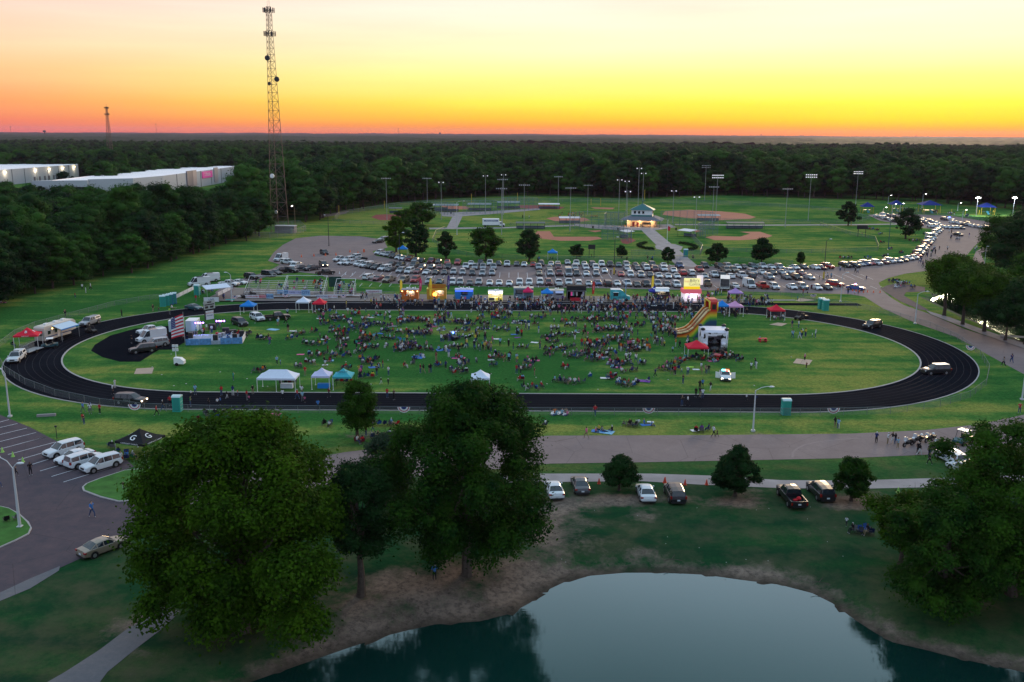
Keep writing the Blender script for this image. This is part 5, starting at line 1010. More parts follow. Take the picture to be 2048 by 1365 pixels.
def dugout(px, py, L, label, roof=None, ang=0, h=2.6, name='dugout', d=3):
    e = empty(name, G(px, py), ang, label, 'dugout'); rm = roof or mat('dark_green_roof', (.02, .05, .045), .5)
    MB().prism([(-d / 2 - .3, h - .1), (d / 2 + .3, h + .35), (d / 2 + .3, h + .45), (-d / 2 - .3, h)], -L / 2, L / 2).build('roof', rm, e)
    pm_ = MB().tube((0, 0, 0), (0, 0, h + .05), .06, n=5).mesh('post', darkm); n = max(2, int(L / 3)); 
    for k in range(n + 1):
        for y in (-d / 2, d / 2): link('post', pm_, e, (-L / 2 + .2 + (L - .4) * k / n, y, 0))
    MB().box(-L / 2 + .3, L / 2 - .3, d / 2 - .08, d / 2, 0, 1.2).build('wall', mat('blue_block_wall', (.1, .14, .2), .8, var=.2), e); MB().box(-L / 2 + .6, L / 2 - .6, d / 2 - .7, d / 2 - .3, .4, .47).build('bench', steel, e)
    return e
whr = mat('white_metal_roof', (.62, .62, .68), .4)
dugout(1061, 458, 13, 'dark roofed dugout by the cross path below the box truck', d=2.4); dugout(1490, 458, 17, 'long dark roofed dugout in the right ball field', d=2.6); dugout(1139, 447, 10, 'white roofed dugout in front of the clay infield', whr, d=3); dugout(1098, 418, 12, 'far white roofed dugout by the dark infield', whr); dugout(876, 420, 11, 'far white roofed dugout behind the tree clump', whr); dugout(1417, 442, 11, 'grey dugout in the far right field', mat('grey_roof', (.2, .25, .3), .5))
dugout(1374, 474, 7, 'dugout with pale tilted roof right of the walkway', whr, R(-50), d=4); dugout(1254, 476, 6, 'narrow dugout with pale roof at the dark infield patch', whr, R(50), d=3); dugout(791, 427, 7, 'small green dugout left of the tree clump')
teal = mat('teal_shade_roof', (.03, .12, .15), .5)
for px, py, w, nm_ in ((893, 424, 13, 'left'), (959, 422, 13, 'middle'), (1017, 418, 13, 'right')):
    dugout(px, py, w, f'{nm_} teal roofed shade pavilion at the far ball fields', teal, h=3.6, name='shade_pavilion', d=7)
# small two storey house
hb = empty('concession_house', G(1284, 452), R(-13), 'two storey house with teal hipped roof and lit ground floor among the ball fields', 'building')
def hip(r0, r1, z0, z1, m, name, par, thick=.12):
    mb = MB(); V_ = [(-r0, -r0 * .8, z0), (r0, -r0 * .8, z0), (r0, r0 * .8, z0), (-r0, r0 * .8, z0), (-r1, -r1 * .8, z1), (r1, -r1 * .8, z1), (r1, r1 * .8, z1), (-r1, r1 * .8, z1)]
    mb.add(V_, [(0, 1, 5, 4), (1, 2, 6, 5), (2, 3, 7, 6), (3, 0, 4, 7), (4, 5, 6, 7), (3, 2, 1, 0)]); return mb.build(name, m, par)
tr_ = mat('teal_metal_roof', (.015, .12, .12), .4, .2, var=.1, vs_=.6); cream = mat('cream_block_wall', (.5, .36, .24), .85, var=.08)
gf = MB().box(-6.5, 6.5, -5.2, 5.2, 0, 3).build('lower_wall', cream, hb); hip(9.6, 5.6, 3.0, 4.6, mat('grey_shingle_roof', (.16, .17, .2), .8, var=.15), 'lower_roof', hb); hip(5.0, 4.6, 4.3, 5.3, tr_, 'mid_band', hb)
MB().box(-4.7, 4.7, -3.76, 3.76, 5.3, 7.5).build('upper_wall', white, hb); hip(5.6, .15, 7.5, 10.2, tr_, 'roof', hb); MB().tube((0, 0, 10.2), (0, 0, 11.2), .15).ball((0, 0, 11.3), .3).build('finial', tr_, hb)
wn = MB().box(-.5, .5, -.06, .04, 0, 1.15).mesh('window', glassm)
for k in (-3.1, -1.2, .7): link('window', wn, hb, (k, -3.78, 5.85))
for k in (-1.8, .2, 2.1): q = link('window', wn, hb, (4.72, k, 5.85), math.pi / 2)
dm = MB().box(-.5, .5, -.06, .04, 0, 2.1).mesh('door', PAINT['m'][1])
for x in (-3.5, -1.6): link('door', dm, hb, (x, -5.22, 0))
MB().box(.5, 4.5, -5.26, -5.2, 1.1, 2.1).build('serving_hatch', black, hb)
pmesh = MB().tube((0, 0, 0), (0, 0, 3.0), .12, n=6).mesh('post', tr_)
for k in range(5): link('post', pmesh, hb, (-8.6 + k * 4.3, -7.2, 0))
tb = MB().box(-.7, .7, -.35, .35, .68, .74).box(-.7, .7, -.75, -.5, .42, .46).box(-.7, .7, .5, .75, .42, .46).box(-.06, .06, -.7, .7, 0, .7).mesh('picnic_table', mat('orange_wood', (.4, .2, .1), .7))
for k in range(6):
    w_ = hb.matrix_world; q = Vector(hb.location) + Matrix.Rotation(R(-13), 3, 'Z') @ Vector((-7.2 + k * 2.7, -6.4, 0)); later(link('picnic_table', tb, None, q, R(-13)), 'orange picnic table under the porch of the small house', 'picnic table', 'picnic tables at the small house')
    if k % 2 == 0:
        pl_ = bpy.data.lights.new('porch_light', 'POINT'); pl_.energy = 420; pl_.color = (1, .7, .4); pl_.shadow_soft_size = .3; lo_ = bpy.data.objects.new('porch_light', pl_); col.objects.link(lo_); lo_.parent = hb; lo_.location = (-6 + k * 2.7, -6.8, 2.6); MB().cbox(-6 + k * 2.7, -6.8, 2.85, .5, .2, .12).build('porch_lamp', warmon, hb)
# flagpole in the walkway
fp = empty('flagpole', G(1334, 487), 0, 'white flagpole with a red and white flag on the walkway to the small house', 'flagpole'); hF = HT(1334, 487, 441); MB().tube((0, 0, 0), (0, 0, hF), .09, .06).ball((0, 0, hF), .14).build('pole', white, fp); MB().quad((0.05, 0, hF - 2.2), (1.1, .2, hF - 2.6), (1.0, .1, hF - 4.2), (.05, 0, hF - 3.9)).quad((0.05, .03, hF - 2.4), (.5, .1, hF - 2.5), (.5, .1, hF - 3.2), (.05, .03, hF - 3.1), 1).build('flag', [mat('flag_red', (.5, .03, .05), .8), mat('flag_white', (.7, .7, .75), .8)], fp)
# hedges round the walkway circle
hg = crown_mesh('shrub', 901, .9, .9, .1, 1.2, 8, .45, 500, .18, leafC)[0]
for k in range(26):
    t_ = k / 12; s = -1 if k < 13 else 1; a_ = R(-65 + (k % 13) * 130 / 12); c = G(1334 , 494.5); p = c + Vector((s * (4.2 + 6.2 * math.cos(a_)), 11 * math.sin(a_), 0)); q = link('shrub', hg, None, p, rnd.uniform(0, 6)); later(q, 'low dark shrub %s of the walkway circle' % ('left' if s < 0 else 'right'), 'shrub', 'shrubs round the walkway circle')
# foul poles
for px, py, yt in [(943, 408, 388), (1035, 405, 386), (1182, 410, 398), (1201, 412, 397), (1289, 400, 380), (769, 418, 402), (678, 430, 411), (1702, 452, 434)]: e = empty('foul_pole', G(px, py)); MB().tube((0, 0, 0), (0, 0, HT(px, py, yt)), .16, n=6).build('pole', ybase, e); later(e, 'yellow foul pole at a ball field', 'foul pole', 'foul poles of the ball fields')
mk = mark((885, 469), (878, 478), .5, .06, MATS['yellow_rail_cap'], 'painted_line')
# scoreboards of the ball fields
def board(px, py, w, z0, z1, label, c=black, ang=0):
    e = empty('scoreboard', G(px, py), ang, label, 'scoreboard')
    for s in (-.35, .35): MB().box(s * w - .1, s * w + .1, -.1, .1, 0, z1).build('post', darkm, e)
    MB().box(-w / 2, w / 2, -.15, -.1, z0, z1).build('board', c, e); return e
board(1183, 516, 2.4, 3.0, 4.5, 'dark scoreboard on two posts in the outfield behind the car park'); board(1723, 474, 4.5, 3.2, 4.8, 'small dark scoreboard on two posts beyond the right outfield fence'); board(671, 580, 3.4, .8, 3.6, 'dark green notice board between the two right bleachers', mat('green_board', (.02, .06, .05)))
# band in yellow at the infield, playground
band = MB()
for px, py in [(1357 - 1357 + x, y) for x, y in [(1138, 433), (1143, 431), (1148, 434), (1153, 432), (1158, 433), (1162, 430), (1150, 429), (1142, 435), (1156, 436)]]: pass
play = empty('playground', G(1850, 426), R(-8), 'playground with blue shade roofs, yellow posts and slides at the far right', 'playground')
bl = mat('blue_shade_cloth', (.012, .03, .18), .8)
for x, y, w_, z in ((-14, 6, 3.6, 4.0), (2, 0, 5.5, 4.5), (30, -4, 4.2, 4.0), (-32, -6, 3.4, 3.4)):
    r = MB().add([(x - w_, y - w_, z), (x + w_, y - w_, z), (x + w_, y + w_, z), (x - w_, y + w_, z), (x, y, z + 2.4)], [(0, 1, 4), (1, 2, 4), (2, 3, 4), (3, 0, 4)]).build('shade_roof', bl, play)
    for sx in (-.8, .8):
        for sy in (-.8, .8): MB().tube((x + sx * w_, y + sy * w_, 0), (x + sx * w_, y + sy * w_, z), .16, n=6).build('post', ybase, play)
    MB().box(x - w_ * .5, x + w_ * .5, y - w_ * .4, y + w_ * .4, 1.4, 1.6).build('platform', PAINT['e'][1], play); MB().prism([(y - w_ * .4, 1.5), (y - w_ * 1.2, .2), (y - w_ * 1.2, .5), (y - w_ * .4, 1.9)], x - .5, x + .5).build('slide', mat('bright_slide', (.05, .25, .3), .4), play)
for k in range(9): MB().tube((-24 + k * 7, -9, 0), (-24 + k * 7, -9, 2.8), .14, n=5).build('post', ybase, play)
fence([(1765, 428), (1850, 431), (1930, 438), (2000, 450)], 1.6, 'fence between the playground and the back car park', step=6)
fence([(1600, 604), (1690, 612), (1740, 622), (1800, 637), (1860, 655), (1915, 680), (1960, 712), (1978, 742), (1972, 772), (1940, 796), (1880, 815), (1780, 829), (1640, 832), (1400, 832), (1100, 831), (880, 830), (640, 827), (420, 826), (290, 822), (200, 812), (110, 793), (50, 770), (10, 745), (-6, 715), (0, 695)], 1.2, 'low chain link fence running round the outside of the track', step=3.2, pr=.03)
fence([(0, 695), (30, 672), (70, 655), (140, 636), (230, 612), (300, 600), (360, 594)], 1.2, 'low chain link fence outside the far left bend of the track', step=3.2, pr=.03); fence([(700, 592), (790, 593)], 1.2, 'fence left of the orange food stand', step=3); fence([(1480, 589), (1560, 592), (1630, 600)], 1.2, 'fence at the far right of the vendor row', step=3)
# ---------------------------------------------------------------- bleachers
alu = mat('bleacher_aluminium', (.45, .47, .5), .4, .5)
def bleacher(px, py, w, rows, label, ang=0):
    e = empty('bleachers', G(px, py), ang, label, 'bleachers'); bmesh_ = MB().box(-w / 2, w / 2, 0, .26, 0, .05).mesh('bench', alu)
    for k in range(rows): link('bench', bmesh_, e, (0, 1.0 + k * .72, .9 + k * .36)); link('footboard', bmesh_, e, (0, .68 + k * .72, .5 + k * .36))
    f = MB()
    for j in range(5):
        x = -w / 2 + w * j / 4
        for k in range(rows): f.tube((x, 1.1 + k * .72, 0), (x, 1.1 + k * .72, .88 + k * .36), .04, n=4)
        f.tube((x, .7, .45), (x, .7 + rows * .72, .45 + rows * .36), .05, n=4)
    f.build('frame', alu, e); r = MB(); D = .7 + rows * .72; H = .9 + rows * .36
    for s in (-1, 1): r.tube((s * w / 2, .5, 1.6), (s * w / 2, D, H + .9), .05, n=5).tube((s * w / 2, .5, .4), (s * w / 2, .5, 1.6), .05, n=5)
    r.tube((-w / 2, D, H + .9), (w / 2, D, H + .9), .05, n=5).tube((-w / 2, .5, 1.5), (w / 2, .5, 1.5), .04, n=5); r.build('guard_rail', white, e); MB().box(-w / 2, w / 2, .35, .6, .45, .5).box(-w / 2 - 2, w / 2 + 2, -1.0, .35, .42, .48).build('walkway', alu, e); return e
bleacher(527, 596, 10, 8, 'left bleachers with only a few people, beside the dark utility vehicle'); bleacher(605, 595, 10.6, 8, 'large middle bleachers with banners along the front'); bleacher(687, 594, 5.0, 6, 'small right bleachers with a full crowd')
# ================================================================ event things
def canopy(px, py, w, d, h, c, label, ang=0, legc=None, ridge=False, cat='canopy tent', name='canopy_tent', rise=1.1, val=.3, roofm=None, legs=True, sc=1):
    e = empty(name, G(px, py), ang, label, cat); rm = roofm or c; V_ = []; F_ = []
    n = 6; rx = (w / 2 - d / 2) if ridge else 0
    mb = MB(); prev = None
    for k in range(n + 1):
        u = k / n; q = 1 - u; z = h + rise * (u ** 1.45 if not ridge else u ** 1.2); hx = rx + (w / 2 - rx) * q; hy = d / 2 * q + .01
        V_ += [(-hx, -hy, z), (hx, -hy, z), (hx, hy, z), (-hx, hy, z)]
    for k in range(n):
        for j in range(4): F_.append((k * 4 + j, k * 4 + (j + 1) % 4, k * 4 + 4 + (j + 1) % 4, k * 4 + 4 + j))
    mb.add(V_, F_); mb.build('roof', rm, e)
    v = MB()
    for a_, b_ in (((-1, -1), (1, -1)), ((1, -1), (1, 1)), ((1, 1), (-1, 1)), ((-1, 1), (-1, -1))): v.quad((a_[0] * w / 2, a_[1] * d / 2, h - val), (b_[0] * w / 2, b_[1] * d / 2, h - val), (b_[0] * w / 2, b_[1] * d / 2, h), (a_[0] * w / 2, a_[1] * d / 2, h))
    v.build('valance', c, e)
    if legs:
        lg = MB().tube((0, 0, 0), (0, 0, h), .045, n=5).cbox(0, 0, .02, .2, .2, .03).mesh('leg', legc or white)
        for sx in ((-1, 1) if not ridge else (-1, 0, 1)):
            for sy in (-1, 1): link('leg', lg, e, (sx * (w / 2 - .05), sy * (d / 2 - .05), 0))
    return e
def cloth(nm_, c, **k): return mat(nm_ + '_cloth', c, .75, var=.05, **k)
cw, cred, cblu, cpur = cloth('white_canopy', (.62, .68, .8)), cloth('red_canopy', (.62, .02, .045)), cloth('blue_canopy', (.015, .2, .6)), cloth('purple_canopy', (.42, .25, .55))
clav, cnavy, cblk, cpink = cloth('lavender_canopy', (.5, .52, .72)), cloth('navy_canopy', (.03, .04, .3)), cloth('black_canopy', (.012, .013, .016)), cloth('pink_canopy', (.6, .3, .5))
canopy(558, 779, 6.3, 3.4, 2.3, cw, 'long white canopy tent near the left of the near straight', ridge=True); canopy(645, 775, 3.0, 3.0, 2.3, clav, 'lavender canopy tent between the long white and the two-coloured one')
tq = canopy(688, 776, 3.1, 3.1, 2.3, cloth('teal_canopy', (.05, .35, .42)), 'teal and white canopy tent with dark valance, right of the lavender one')
tq.children[0].data = tq.children[0].data.copy(); tq.children[0].data.materials.append(cw)
for f in tq.children[0].data.polygons:
    if f.normal.x < -.1 or f.normal.x > .1: f.material_index = 1
tq.children[1].data.materials[0] = cblk; text_mesh('IMPACT', .5, black, parent=tq, loc=(0, -.95, 2.95), rot=(R(35), 0, 0))
for x, y, lbl in ((574, 776, 'draped white table under the long white canopy tent'), (648, 776, 'draped blue table under the lavender canopy tent')):
    MBt = MB().box(-1, 1, -.4, .4, 0, .76); tag(MBt.build('folding_table', cw if x < 600 else cblu, loc=G(x, y)), lbl, 'table')
cp = canopy(961, 779, 3.1, 3.1, 2.3, cw, 'white and violet patterned canopy tent behind the top of the tall middle tree', roofm=cw); 
cp.children[0].data.materials.append(cloth('violet_print', (.25, .12, .4)))
for i_, f in enumerate(cp.children[0].data.polygons):
    if i_ % 4 == 0 and i_ < 12: f.material_index = 1
canopy(608, 623, 3.1, 3.1, 2.5, cw, 'white canopy tent in front of the middle bleachers'); canopy(640, 624, 2.9, 2.9, 2.3, cred, 'red canopy tent right of the white one by the bleachers'); canopy(498, 628, 3.3, 3.0, 2.2, cblu, 'blue canopy tent beside the open-backed white estate car')
canopy(1392, 716, 3.9, 3.6, 2.4, cred, 'red canopy tent left of the black and white bounce house'); canopy(1551, 638, 3.4, 3.3, 2.3, cred, 'red canopy tent near the upper right bend of the track'); canopy(1443, 630, 3.2, 3.0, 2.4, cblu, 'blue canopy tent right of the rainbow slide'); canopy(1469, 631, 3.4, 3.1, 2.4, cpink, 'pink canopy tent right of the blue one by the slide'); canopy(1470, 602, 3.4, 3.0, 2.3, cpur, 'purple canopy tent behind the track at the vendor row')
canopy(1308, 599, 2.7, 2.7, 2.3, cnavy, 'navy canopy tent in front of the food truck beside the yellow banner'); canopy(1094, 603, 3.0, 2.8, 2.4, cblu, 'bright blue canopy tent in the vendor row'); canopy(1056, 602, 2.6, 2.6, 2.6, cloth('crimson_canopy', (.6, .02, .1)), 'crimson canopy tent in front of the pale trailer'); canopy(1105, 519, 3.3, 3.0, 2.5, cblu, 'blue and white canopy tent behind the far row of cars', legc=white); canopy(806, 510, 3.3, 3, 2.3, cblu, 'blue canopy tent at the trees by the upper left of the car park')
kt = canopy(283, 908, 4.6, 4.2, 2.2, cblk, 'black canopy tent with white letter G logos beside the left parking area', R(-18), legc=steel, rise=1.3)
for r_ in range(4):
    q = empty('logo', (0, 0, 0), r_ * math.pi / 2); q.parent = kt; text_mesh('G', 1.25, white, 'letter', q, (0, -1.35, 2.62), (R(31), 0, 0), .02); text_mesh('COMMUNITY CHURCH', .26, white, 'lettering', q, (0, -2.12 if r_ % 2 == 0 else -2.32, 2.05), (math.pi / 2, 0, 0), .01)
rt = canopy(58, 694, 4.4, 3.4, 2.6, cred, 'red canopy tent with white letter B logos at the outer left bend', R(12), rise=1.3); 
for r_ in (0, 1): q = empty('logo', (0, 0, 0), r_ * math.pi / 2); q.parent = rt; text_mesh('B', .9, white, 'letter', q, (0, -.95 if r_ == 0 else -1.2, 3.15), (R(36), 0, 0), .02); text_mesh('BARTLETT', .28, white, 'lettering', q, (0, -1.72 if r_ == 0 else -2.22, 2.45), (math.pi / 2, 0, 0), .01)
# open-sided white roof
ws_ = empty('open_tent', G(430, 596), R(38), 'white flat open-sided tent with sloping roof beside the high-roof vans', 'tent'); MB().prism([(-3, 2.9), (0, 3.5), (3, 2.9), (3, 2.75), (0, 3.35), (-3, 2.75)], -3.2, 3.2, 'x').build('roof', cw, ws_)
for sx in (-3, 3):
    for sy in (-2.9, 2.9): MB().tube((sx, sy, 0), (sx, sy, 2.8), .05).build('leg', steel, ws_)
# banners on low fences
def banner(px, py, w, h, txt, bgm, tm, label, ang=0, z=.2, n=1, size=None):
    e = empty('banner', G(px, py), ang, label, 'banner'); V_ = []; k = 8
    mb = MB()
    for j in range(k):
        x0, x1 = -w / 2 + w * j / k, -w / 2 + w * (j + 1) / k; y0, y1 = .04 * math.sin(j * 1.3), .04 * math.sin((j + 1) * 1.3); mb.quad((x0, y0, z), (x1, y1, z), (x1, y1, z + h), (x0, y0, z + h))
    mb.build('sheet', bgm, e)
    for s in (-1, 1): MB().tube((s * w / 2, .03, 0), (s * w / 2, .03, z + h + .1), .03, n=4).build('post', steel, e)
    if txt: text_mesh(txt, size or h * .6, tm, parent=e, loc=(0, -.08, z + h / 2), ext=.005)
    return e
bw = cloth('banner_white', (.62, .64, .7)); navyp = mat('navy_print', (.03, .05, .2)); redp = mat('red_print', (.5, .03, .05)); bpnk = cloth('banner_pink', (.6, .3, .34)); bblu = cloth('banner_blue', (.25, .42, .62))
banner(504, 598, 3.6, .8, 'COMMUNITY', bw, redp, 'white banner with red lettering, leftmost on the bleacher fence'); banner(521, 598, 3.8, .8, 'BARBECUE', bpnk, redp, 'pink banner with red lettering left of the middle bleachers'); banner(540, 599, 1.8, 1.2, 'BANK', bblu, navyp, 'small light blue banner left of the middle bleachers'); banner(566, 595, 2.9, 1.0, 'WELCOME', bblu, navyp, 'light blue banner at the left of the middle bleachers', z=.9); banner(592, 596, 3.8, 1.0, 'FAMILY FUN', clav, navyp, 'violet banner at the centre of the middle bleachers', z=.9); banner(612, 597, 2.2, 1.5, 'CITY', bblu, navyp, 'square light blue banner at the middle bleachers', z=.7); banner(645, 599, 2.8, 1.0, 'FIREWORKS', bw, navyp, 'white banner right of the middle bleachers'); banner(665, 598, 2.6, .9, 'JULY 4TH', bw, redp, 'white banner left of the right bleachers'); banner(748, 590, 4.2, .9, 'CELEBRATE', bw, redp, 'white banner with red lettering on the fence right of the bleachers', z=.4)
banner(423, 606, 3.6, 1.2, 'LIVE', bw, navyp, 'white banner with dark lettering on the fence of the open-sided tent', R(10))
for a_, b_, lbl in (((350, 600), (398, 576), 'long white banner fence running up beside the portable toilets'), ((436, 594), (464, 580), 'long white banner fence right of the open-sided tent'), ((452, 579), (466, 579), 'pale banner fence behind the open-sided tent')):
    p, q = G(*a_), G(*b_); e = empty('banner_fence', p, math.atan2(q.y - p.y, q.x - p.x), lbl, 'banner'); L = (q - p).length; nn = max(2, int(L / 3))
    for j in range(nn): MB().quad((j * L / nn + .05, .02 * (-1) ** j, .2), ((j + 1) * L / nn - .05, .02, .2), ((j + 1) * L / nn - .05, .02, 1.15), (j * L / nn + .05, 0, 1.15)).build('panel', bw, e)
    for j in range(nn + 1): MB().tube((j * L / nn, 0, 0), (j * L / nn, 0, 1.2), .03, n=4).build('post', steel, e)
# half-round bunting
def bunting(px, py, r, label, ang=0, z=1.15):
    e = empty('bunting', G(px, py), ang, label, 'bunting', 'red white and blue bunting on the fences'); n = 14
    for nm_, r0, r1, m_ in (('blue_band', 0, .42, navyp), ('white_band', .42, .7, mat('bunting_white', (.7, .68, .72))), ('red_band', .7, .84, mat('bunting_red', (.45, .04, .06))), ('white_edge', .84, 1, MATS['bunting_white'])):
        mb = MB()
        for k in range(n):
            a0, a1 = math.pi + math.pi * k / n, math.pi + math.pi * (k + 1) / n; y0, y1 = -.05 * (k % 2) - .03, -.05 * ((k + 1) % 2) - .03
            mb.quad((r * r0 * math.cos(a0), y0, z + r * r0 * .92 * math.sin(a0)), (r * r1 * math.cos(a0), y0, z + r * r1 * .92 * math.sin(a0)), (r * r1 * math.cos(a1), y1, z + r * r1 * .92 * math.sin(a1)), (r * r0 * math.cos(a1), y1, z + r * r0 * .92 * math.sin(a1)))
        mb.build(nm_, m_, e)
for a in [(270, 824, .95, 'bunting on the near fence below the black patrol wagon'), (808, 829, .95, 'bunting on the near fence between the slim tree and the tall middle tree'), (1297, 831, .95, 'bunting on the near fence left of the street lamp'), (1666, 831, .95, 'bunting on the near fence right of the green portable toilet'), (1940, 704, .9, 'bunting on the fence outside the right bend', R(-50)), (1626, 598, .8, 'bunting near the two green toilets at the upper right'), (571, 598, .8, 'bunting at the left of the middle bleachers'), (687, 599, .8, 'bunting in front of the small right bleachers'), (470, 601, .8, 'bunting at the left end of the bleacher fence')]: bunting(*a)
# portable toilets
tg = mat('green_toilet_plastic', (.015, .32, .27), .45); tb_ = mat('blue_toilet_plastic', (.02, .14, .3), .45); trf = mat('toilet_roof', (.45, .6, .62), .45)
def toilet(px, py, label, m=tg, ang=0, sc=1.0):
    e = empty('portable_toilet', G(px, py), ang, label, 'portable toilet', 'portable toilets'); MB().box(-.58, .58, -.58, .58, .08, 2.15).box(-.62, .62, -.62, .62, 0, .1).build('cabin', m, e)
    MB().prism([(-.64, 2.153), (.64, 2.153), (.5, 2.32), (.2, 2.4), (-.2, 2.4), (-.5, 2.32)], -.64, .64).build('roof', trf, e); MB().box(-.42, .42, -.605, -.58, .15, 2.0).build('door', mat('toilet_door', (.02, .25, .22) if m is tg else (.02, .1, .24), .4), e)
    for s in (-1, 1): 
        for k in range(3): MB().box(s * .585 - .01, s * .585 + .01, -.45, .45, .4 + k * .5, .44 + k * .5).build('rib', trf, e)
    MB().tube((.4, .45, 2.2), (.4, .45, 2.6), .05).build('vent_pipe', black, e); e.scale = (sc,) * 3
toilet(1571, 829, 'single green portable toilet by the near fence at the right', sc=1.05); toilet(356, 822, 'single green portable toilet by the near fence at the left', sc=1.05)
for a in [(1642, 618, 'left green portable toilet of the pair at the upper right'), (1650, 621, 'right green portable toilet of the pair at the upper right'), (326, 613, 'first green portable toilet in the row by the far left bend', tg, R(20)), (333, 611, 'second green portable toilet in the row by the far left bend', tg, R(20)), (341, 609, 'blue portable toilet in the row by the far left bend', tb_, R(20)), (348, 607, 'last portable toilet in the row by the far left bend', tb_, R(20)), (395, 590, 'green portable toilet beside the open-sided tent', tg), (1371, 514, 'blue grey portable toilet right of the walkway', tb_)]: toilet(*a, sc=1.15)
# ---------------------------------------------------------------- food row
def trailer(px, py, w, h, bodyc, roofc, label, hatch=(.2, .8), awn=None, lit=None, name='food_trailer', vents=2, d=2.4, sign=None, sm=None):
    e = empty(name, G(px, py), 0, label, 'food trailer'); b_ = MB(); z0 = .55
    x0, x1 = -w / 2, w / 2; a_, c = x0 + w * hatch[0], x0 + w * hatch[1]; hz0, hz1 = z0 + .95, h - .35
    b_.box(x0, x1, d - .06, d, z0, h); b_.box(x0, x0 + .06, 0, d - .06, z0, h); b_.box(x1 - .06, x1, 0, d - .06, z0, h); b_.box(x0 + .06, x1 - .06, .06, d - .06, z0, z0 + .06)
    b_.box(x0 + .06, a_, 0, .06, z0, h); b_.box(c, x1 - .06, 0, .06, z0, h); b_.box(a_, c, 0, .06, z0, hz0); b_.box(a_, c, 0, .06, hz1, h); b_.build('body', bodyc, e)
    MB().prism([(-.06, h + .003), (d + .06, h + .003), (d - .1, h + .13), (.1, h + .13)], x0 - .05, x1 + .05).build('roof', roofc, e)
    MB().box(a_, c, .062, .3, hz0 - .05, hz0).build('counter', steel, e); MB().box(a_ + .2, c - .2, d - .5, d - .1, hz0, hz1 - .3).build('back_shelf', steel, e)
    for k in range(vents): x = x0 + w * (k + 1) / (vents + 1); MB().cbox(x, d / 2, h + .3, .55, .55, .3).tube((x + .6, d / 2, h + .1), (x + .6, d / 2, h + .6), .12).build('roof_vent', white, e)
    for x in (-.4, .4): MB().tube((x, .05, .35), (x, .3, .35), .33, .33, 12).build('wheel', tyre, e)
    MB().tube((x1, d / 2, .5), (x1 + 1.2, d / 2, .45), .06).build('tow_bar', black, e)
    if awn: MB().prism([(-1.1, h - .5), (0, h - .1), (0, h - .05), (-1.1, h - .44)], a_ - .2, c + .2).build('awning', awn, e)
    if lit:
        MB().cbox((a_ + c) / 2, d * .6, hz1 - .12, (c - a_) * .7, .2, .08).build('strip_lamp', lit, e)
        pl_ = bpy.data.lights.new('trailer_light', 'POINT'); pl_.energy = 160; pl_.color = (1, .75, .45); pl_.shadow_soft_size = .4; lo_ = bpy.data.objects.new('trailer_light', pl_); col.objects.link(lo_); lo_.parent = e; lo_.location = ((a_ + c) / 2, .8, hz1 - .3)
    if sign: text_mesh(sign, .42, sm or white, parent=e, loc=(0, -.02, h - .2))
    return e
orng = mat('orange_stand_paint', (.5, .13, .02), .6, var=.15, vs_=2); yel = mat('yellow_stand_paint', (.62, .5, .05), .5); blt = mat('blue_trailer_paint', (.02, .2, .6), .4)
e = trailer(820, 604, 4.2, 3.0, orng, mat('grey_tent_roof', (.3, .28, .3), .7), 'orange food stand with lit lamps, leftmost in the vendor row', lit=warmon, sign='BBQ'); 
for x in (-1.9, -.6, .7, 1.9): MB().ball((x, -.15, 2.7), .13).build('lamp', warmon, e)
e = trailer(873, 604, 4.8, 3.2, mat('mustard_stand_paint', (.5, .27, .03), .6, var=.1), yel, 'mustard food stand with upper sign board and orange glow inside', (.35, .9), lit=warmon); MB().box(-2.0, 2.4, -.05, .02, 3.35, 4.5).build('sign_board', mat('amber_sign', (.5, .25, .03)), e); text_mesh('LEMONADE CORN DOGS', .42, redp, parent=e, loc=(.2, -.08, 4.1)); text_mesh('FUNNEL CAKE', .48, redp, parent=e, loc=(.2, -.08, 3.6)); MB().ball((-.4, -.2, 1.9), .5, .3, .5).build('lamp', mat('orange_glow', (.9, .5, .1), emit=(1, .4, .05), es=5), e)
e = trailer(928, 603, 4.6, 2.9, blt, clav, 'bright blue food trailer with white roof and violet lamp strip', (.35, .7)); MB().box(-2.2, 2.2, -.06, -.01, 2.6, 2.68).build('strip_lamp', mat('blue_strip_glow', (.1, .2, .9), emit=(.08, .15, 1), es=5), e)
e = trailer(991, 607, 3.6, 2.9, mat('lit_cream_stand', (.6, .56, .3), .5), white, 'brightly lit yellow food stand with floodlit front in the vendor row', (.1, .9), lit=lampon, vents=1)
for x in (-1.4, -.5, .5, 1.4): MB().cbox(x, -.3, 2.75, .55, .25, .2).build('flood_lamp', mat('stand_lamp_glow', (1, 1, .9), emit=(1, .95, .75), es=14), e)
MB().box(-1.65, -.3, -.04, 0, .7, 1.4).build('menu_board', darkm, e); MB().box(.1, 1.6, -.04, 0, .7, 1.4).build('menu_board', yel, e)
pl_ = bpy.data.lights.new('stand_light', 'AREA'); pl_.energy = 200; pl_.size = 3; pl_.color = (1, .93, .65); lo_ = bpy.data.objects.new('stand_light', pl_); col.objects.link(lo_); lo_.parent = e; lo_.location = (0, -.9, 2.9); lo_.rotation_euler = (R(-20), 0, 0)
trailer(1047, 601, 5.0, 3.1, mat('slate_trailer_paint', (.16, .25, .33), .5), mat('cream_trailer_roof', (.6, .52, .42), .5), 'pale roofed slate food trailer behind the crimson canopy', (.1, .55)); trailer(1112, 602, 4.0, 2.6, mat('grey_trailer_paint', (.4, .4, .45), .5), mat('cream_trailer_roof', (.6, .52, .42)), 'cream roofed food trailer behind the bright blue canopy', (.5, .9), awn=clav, vents=1)
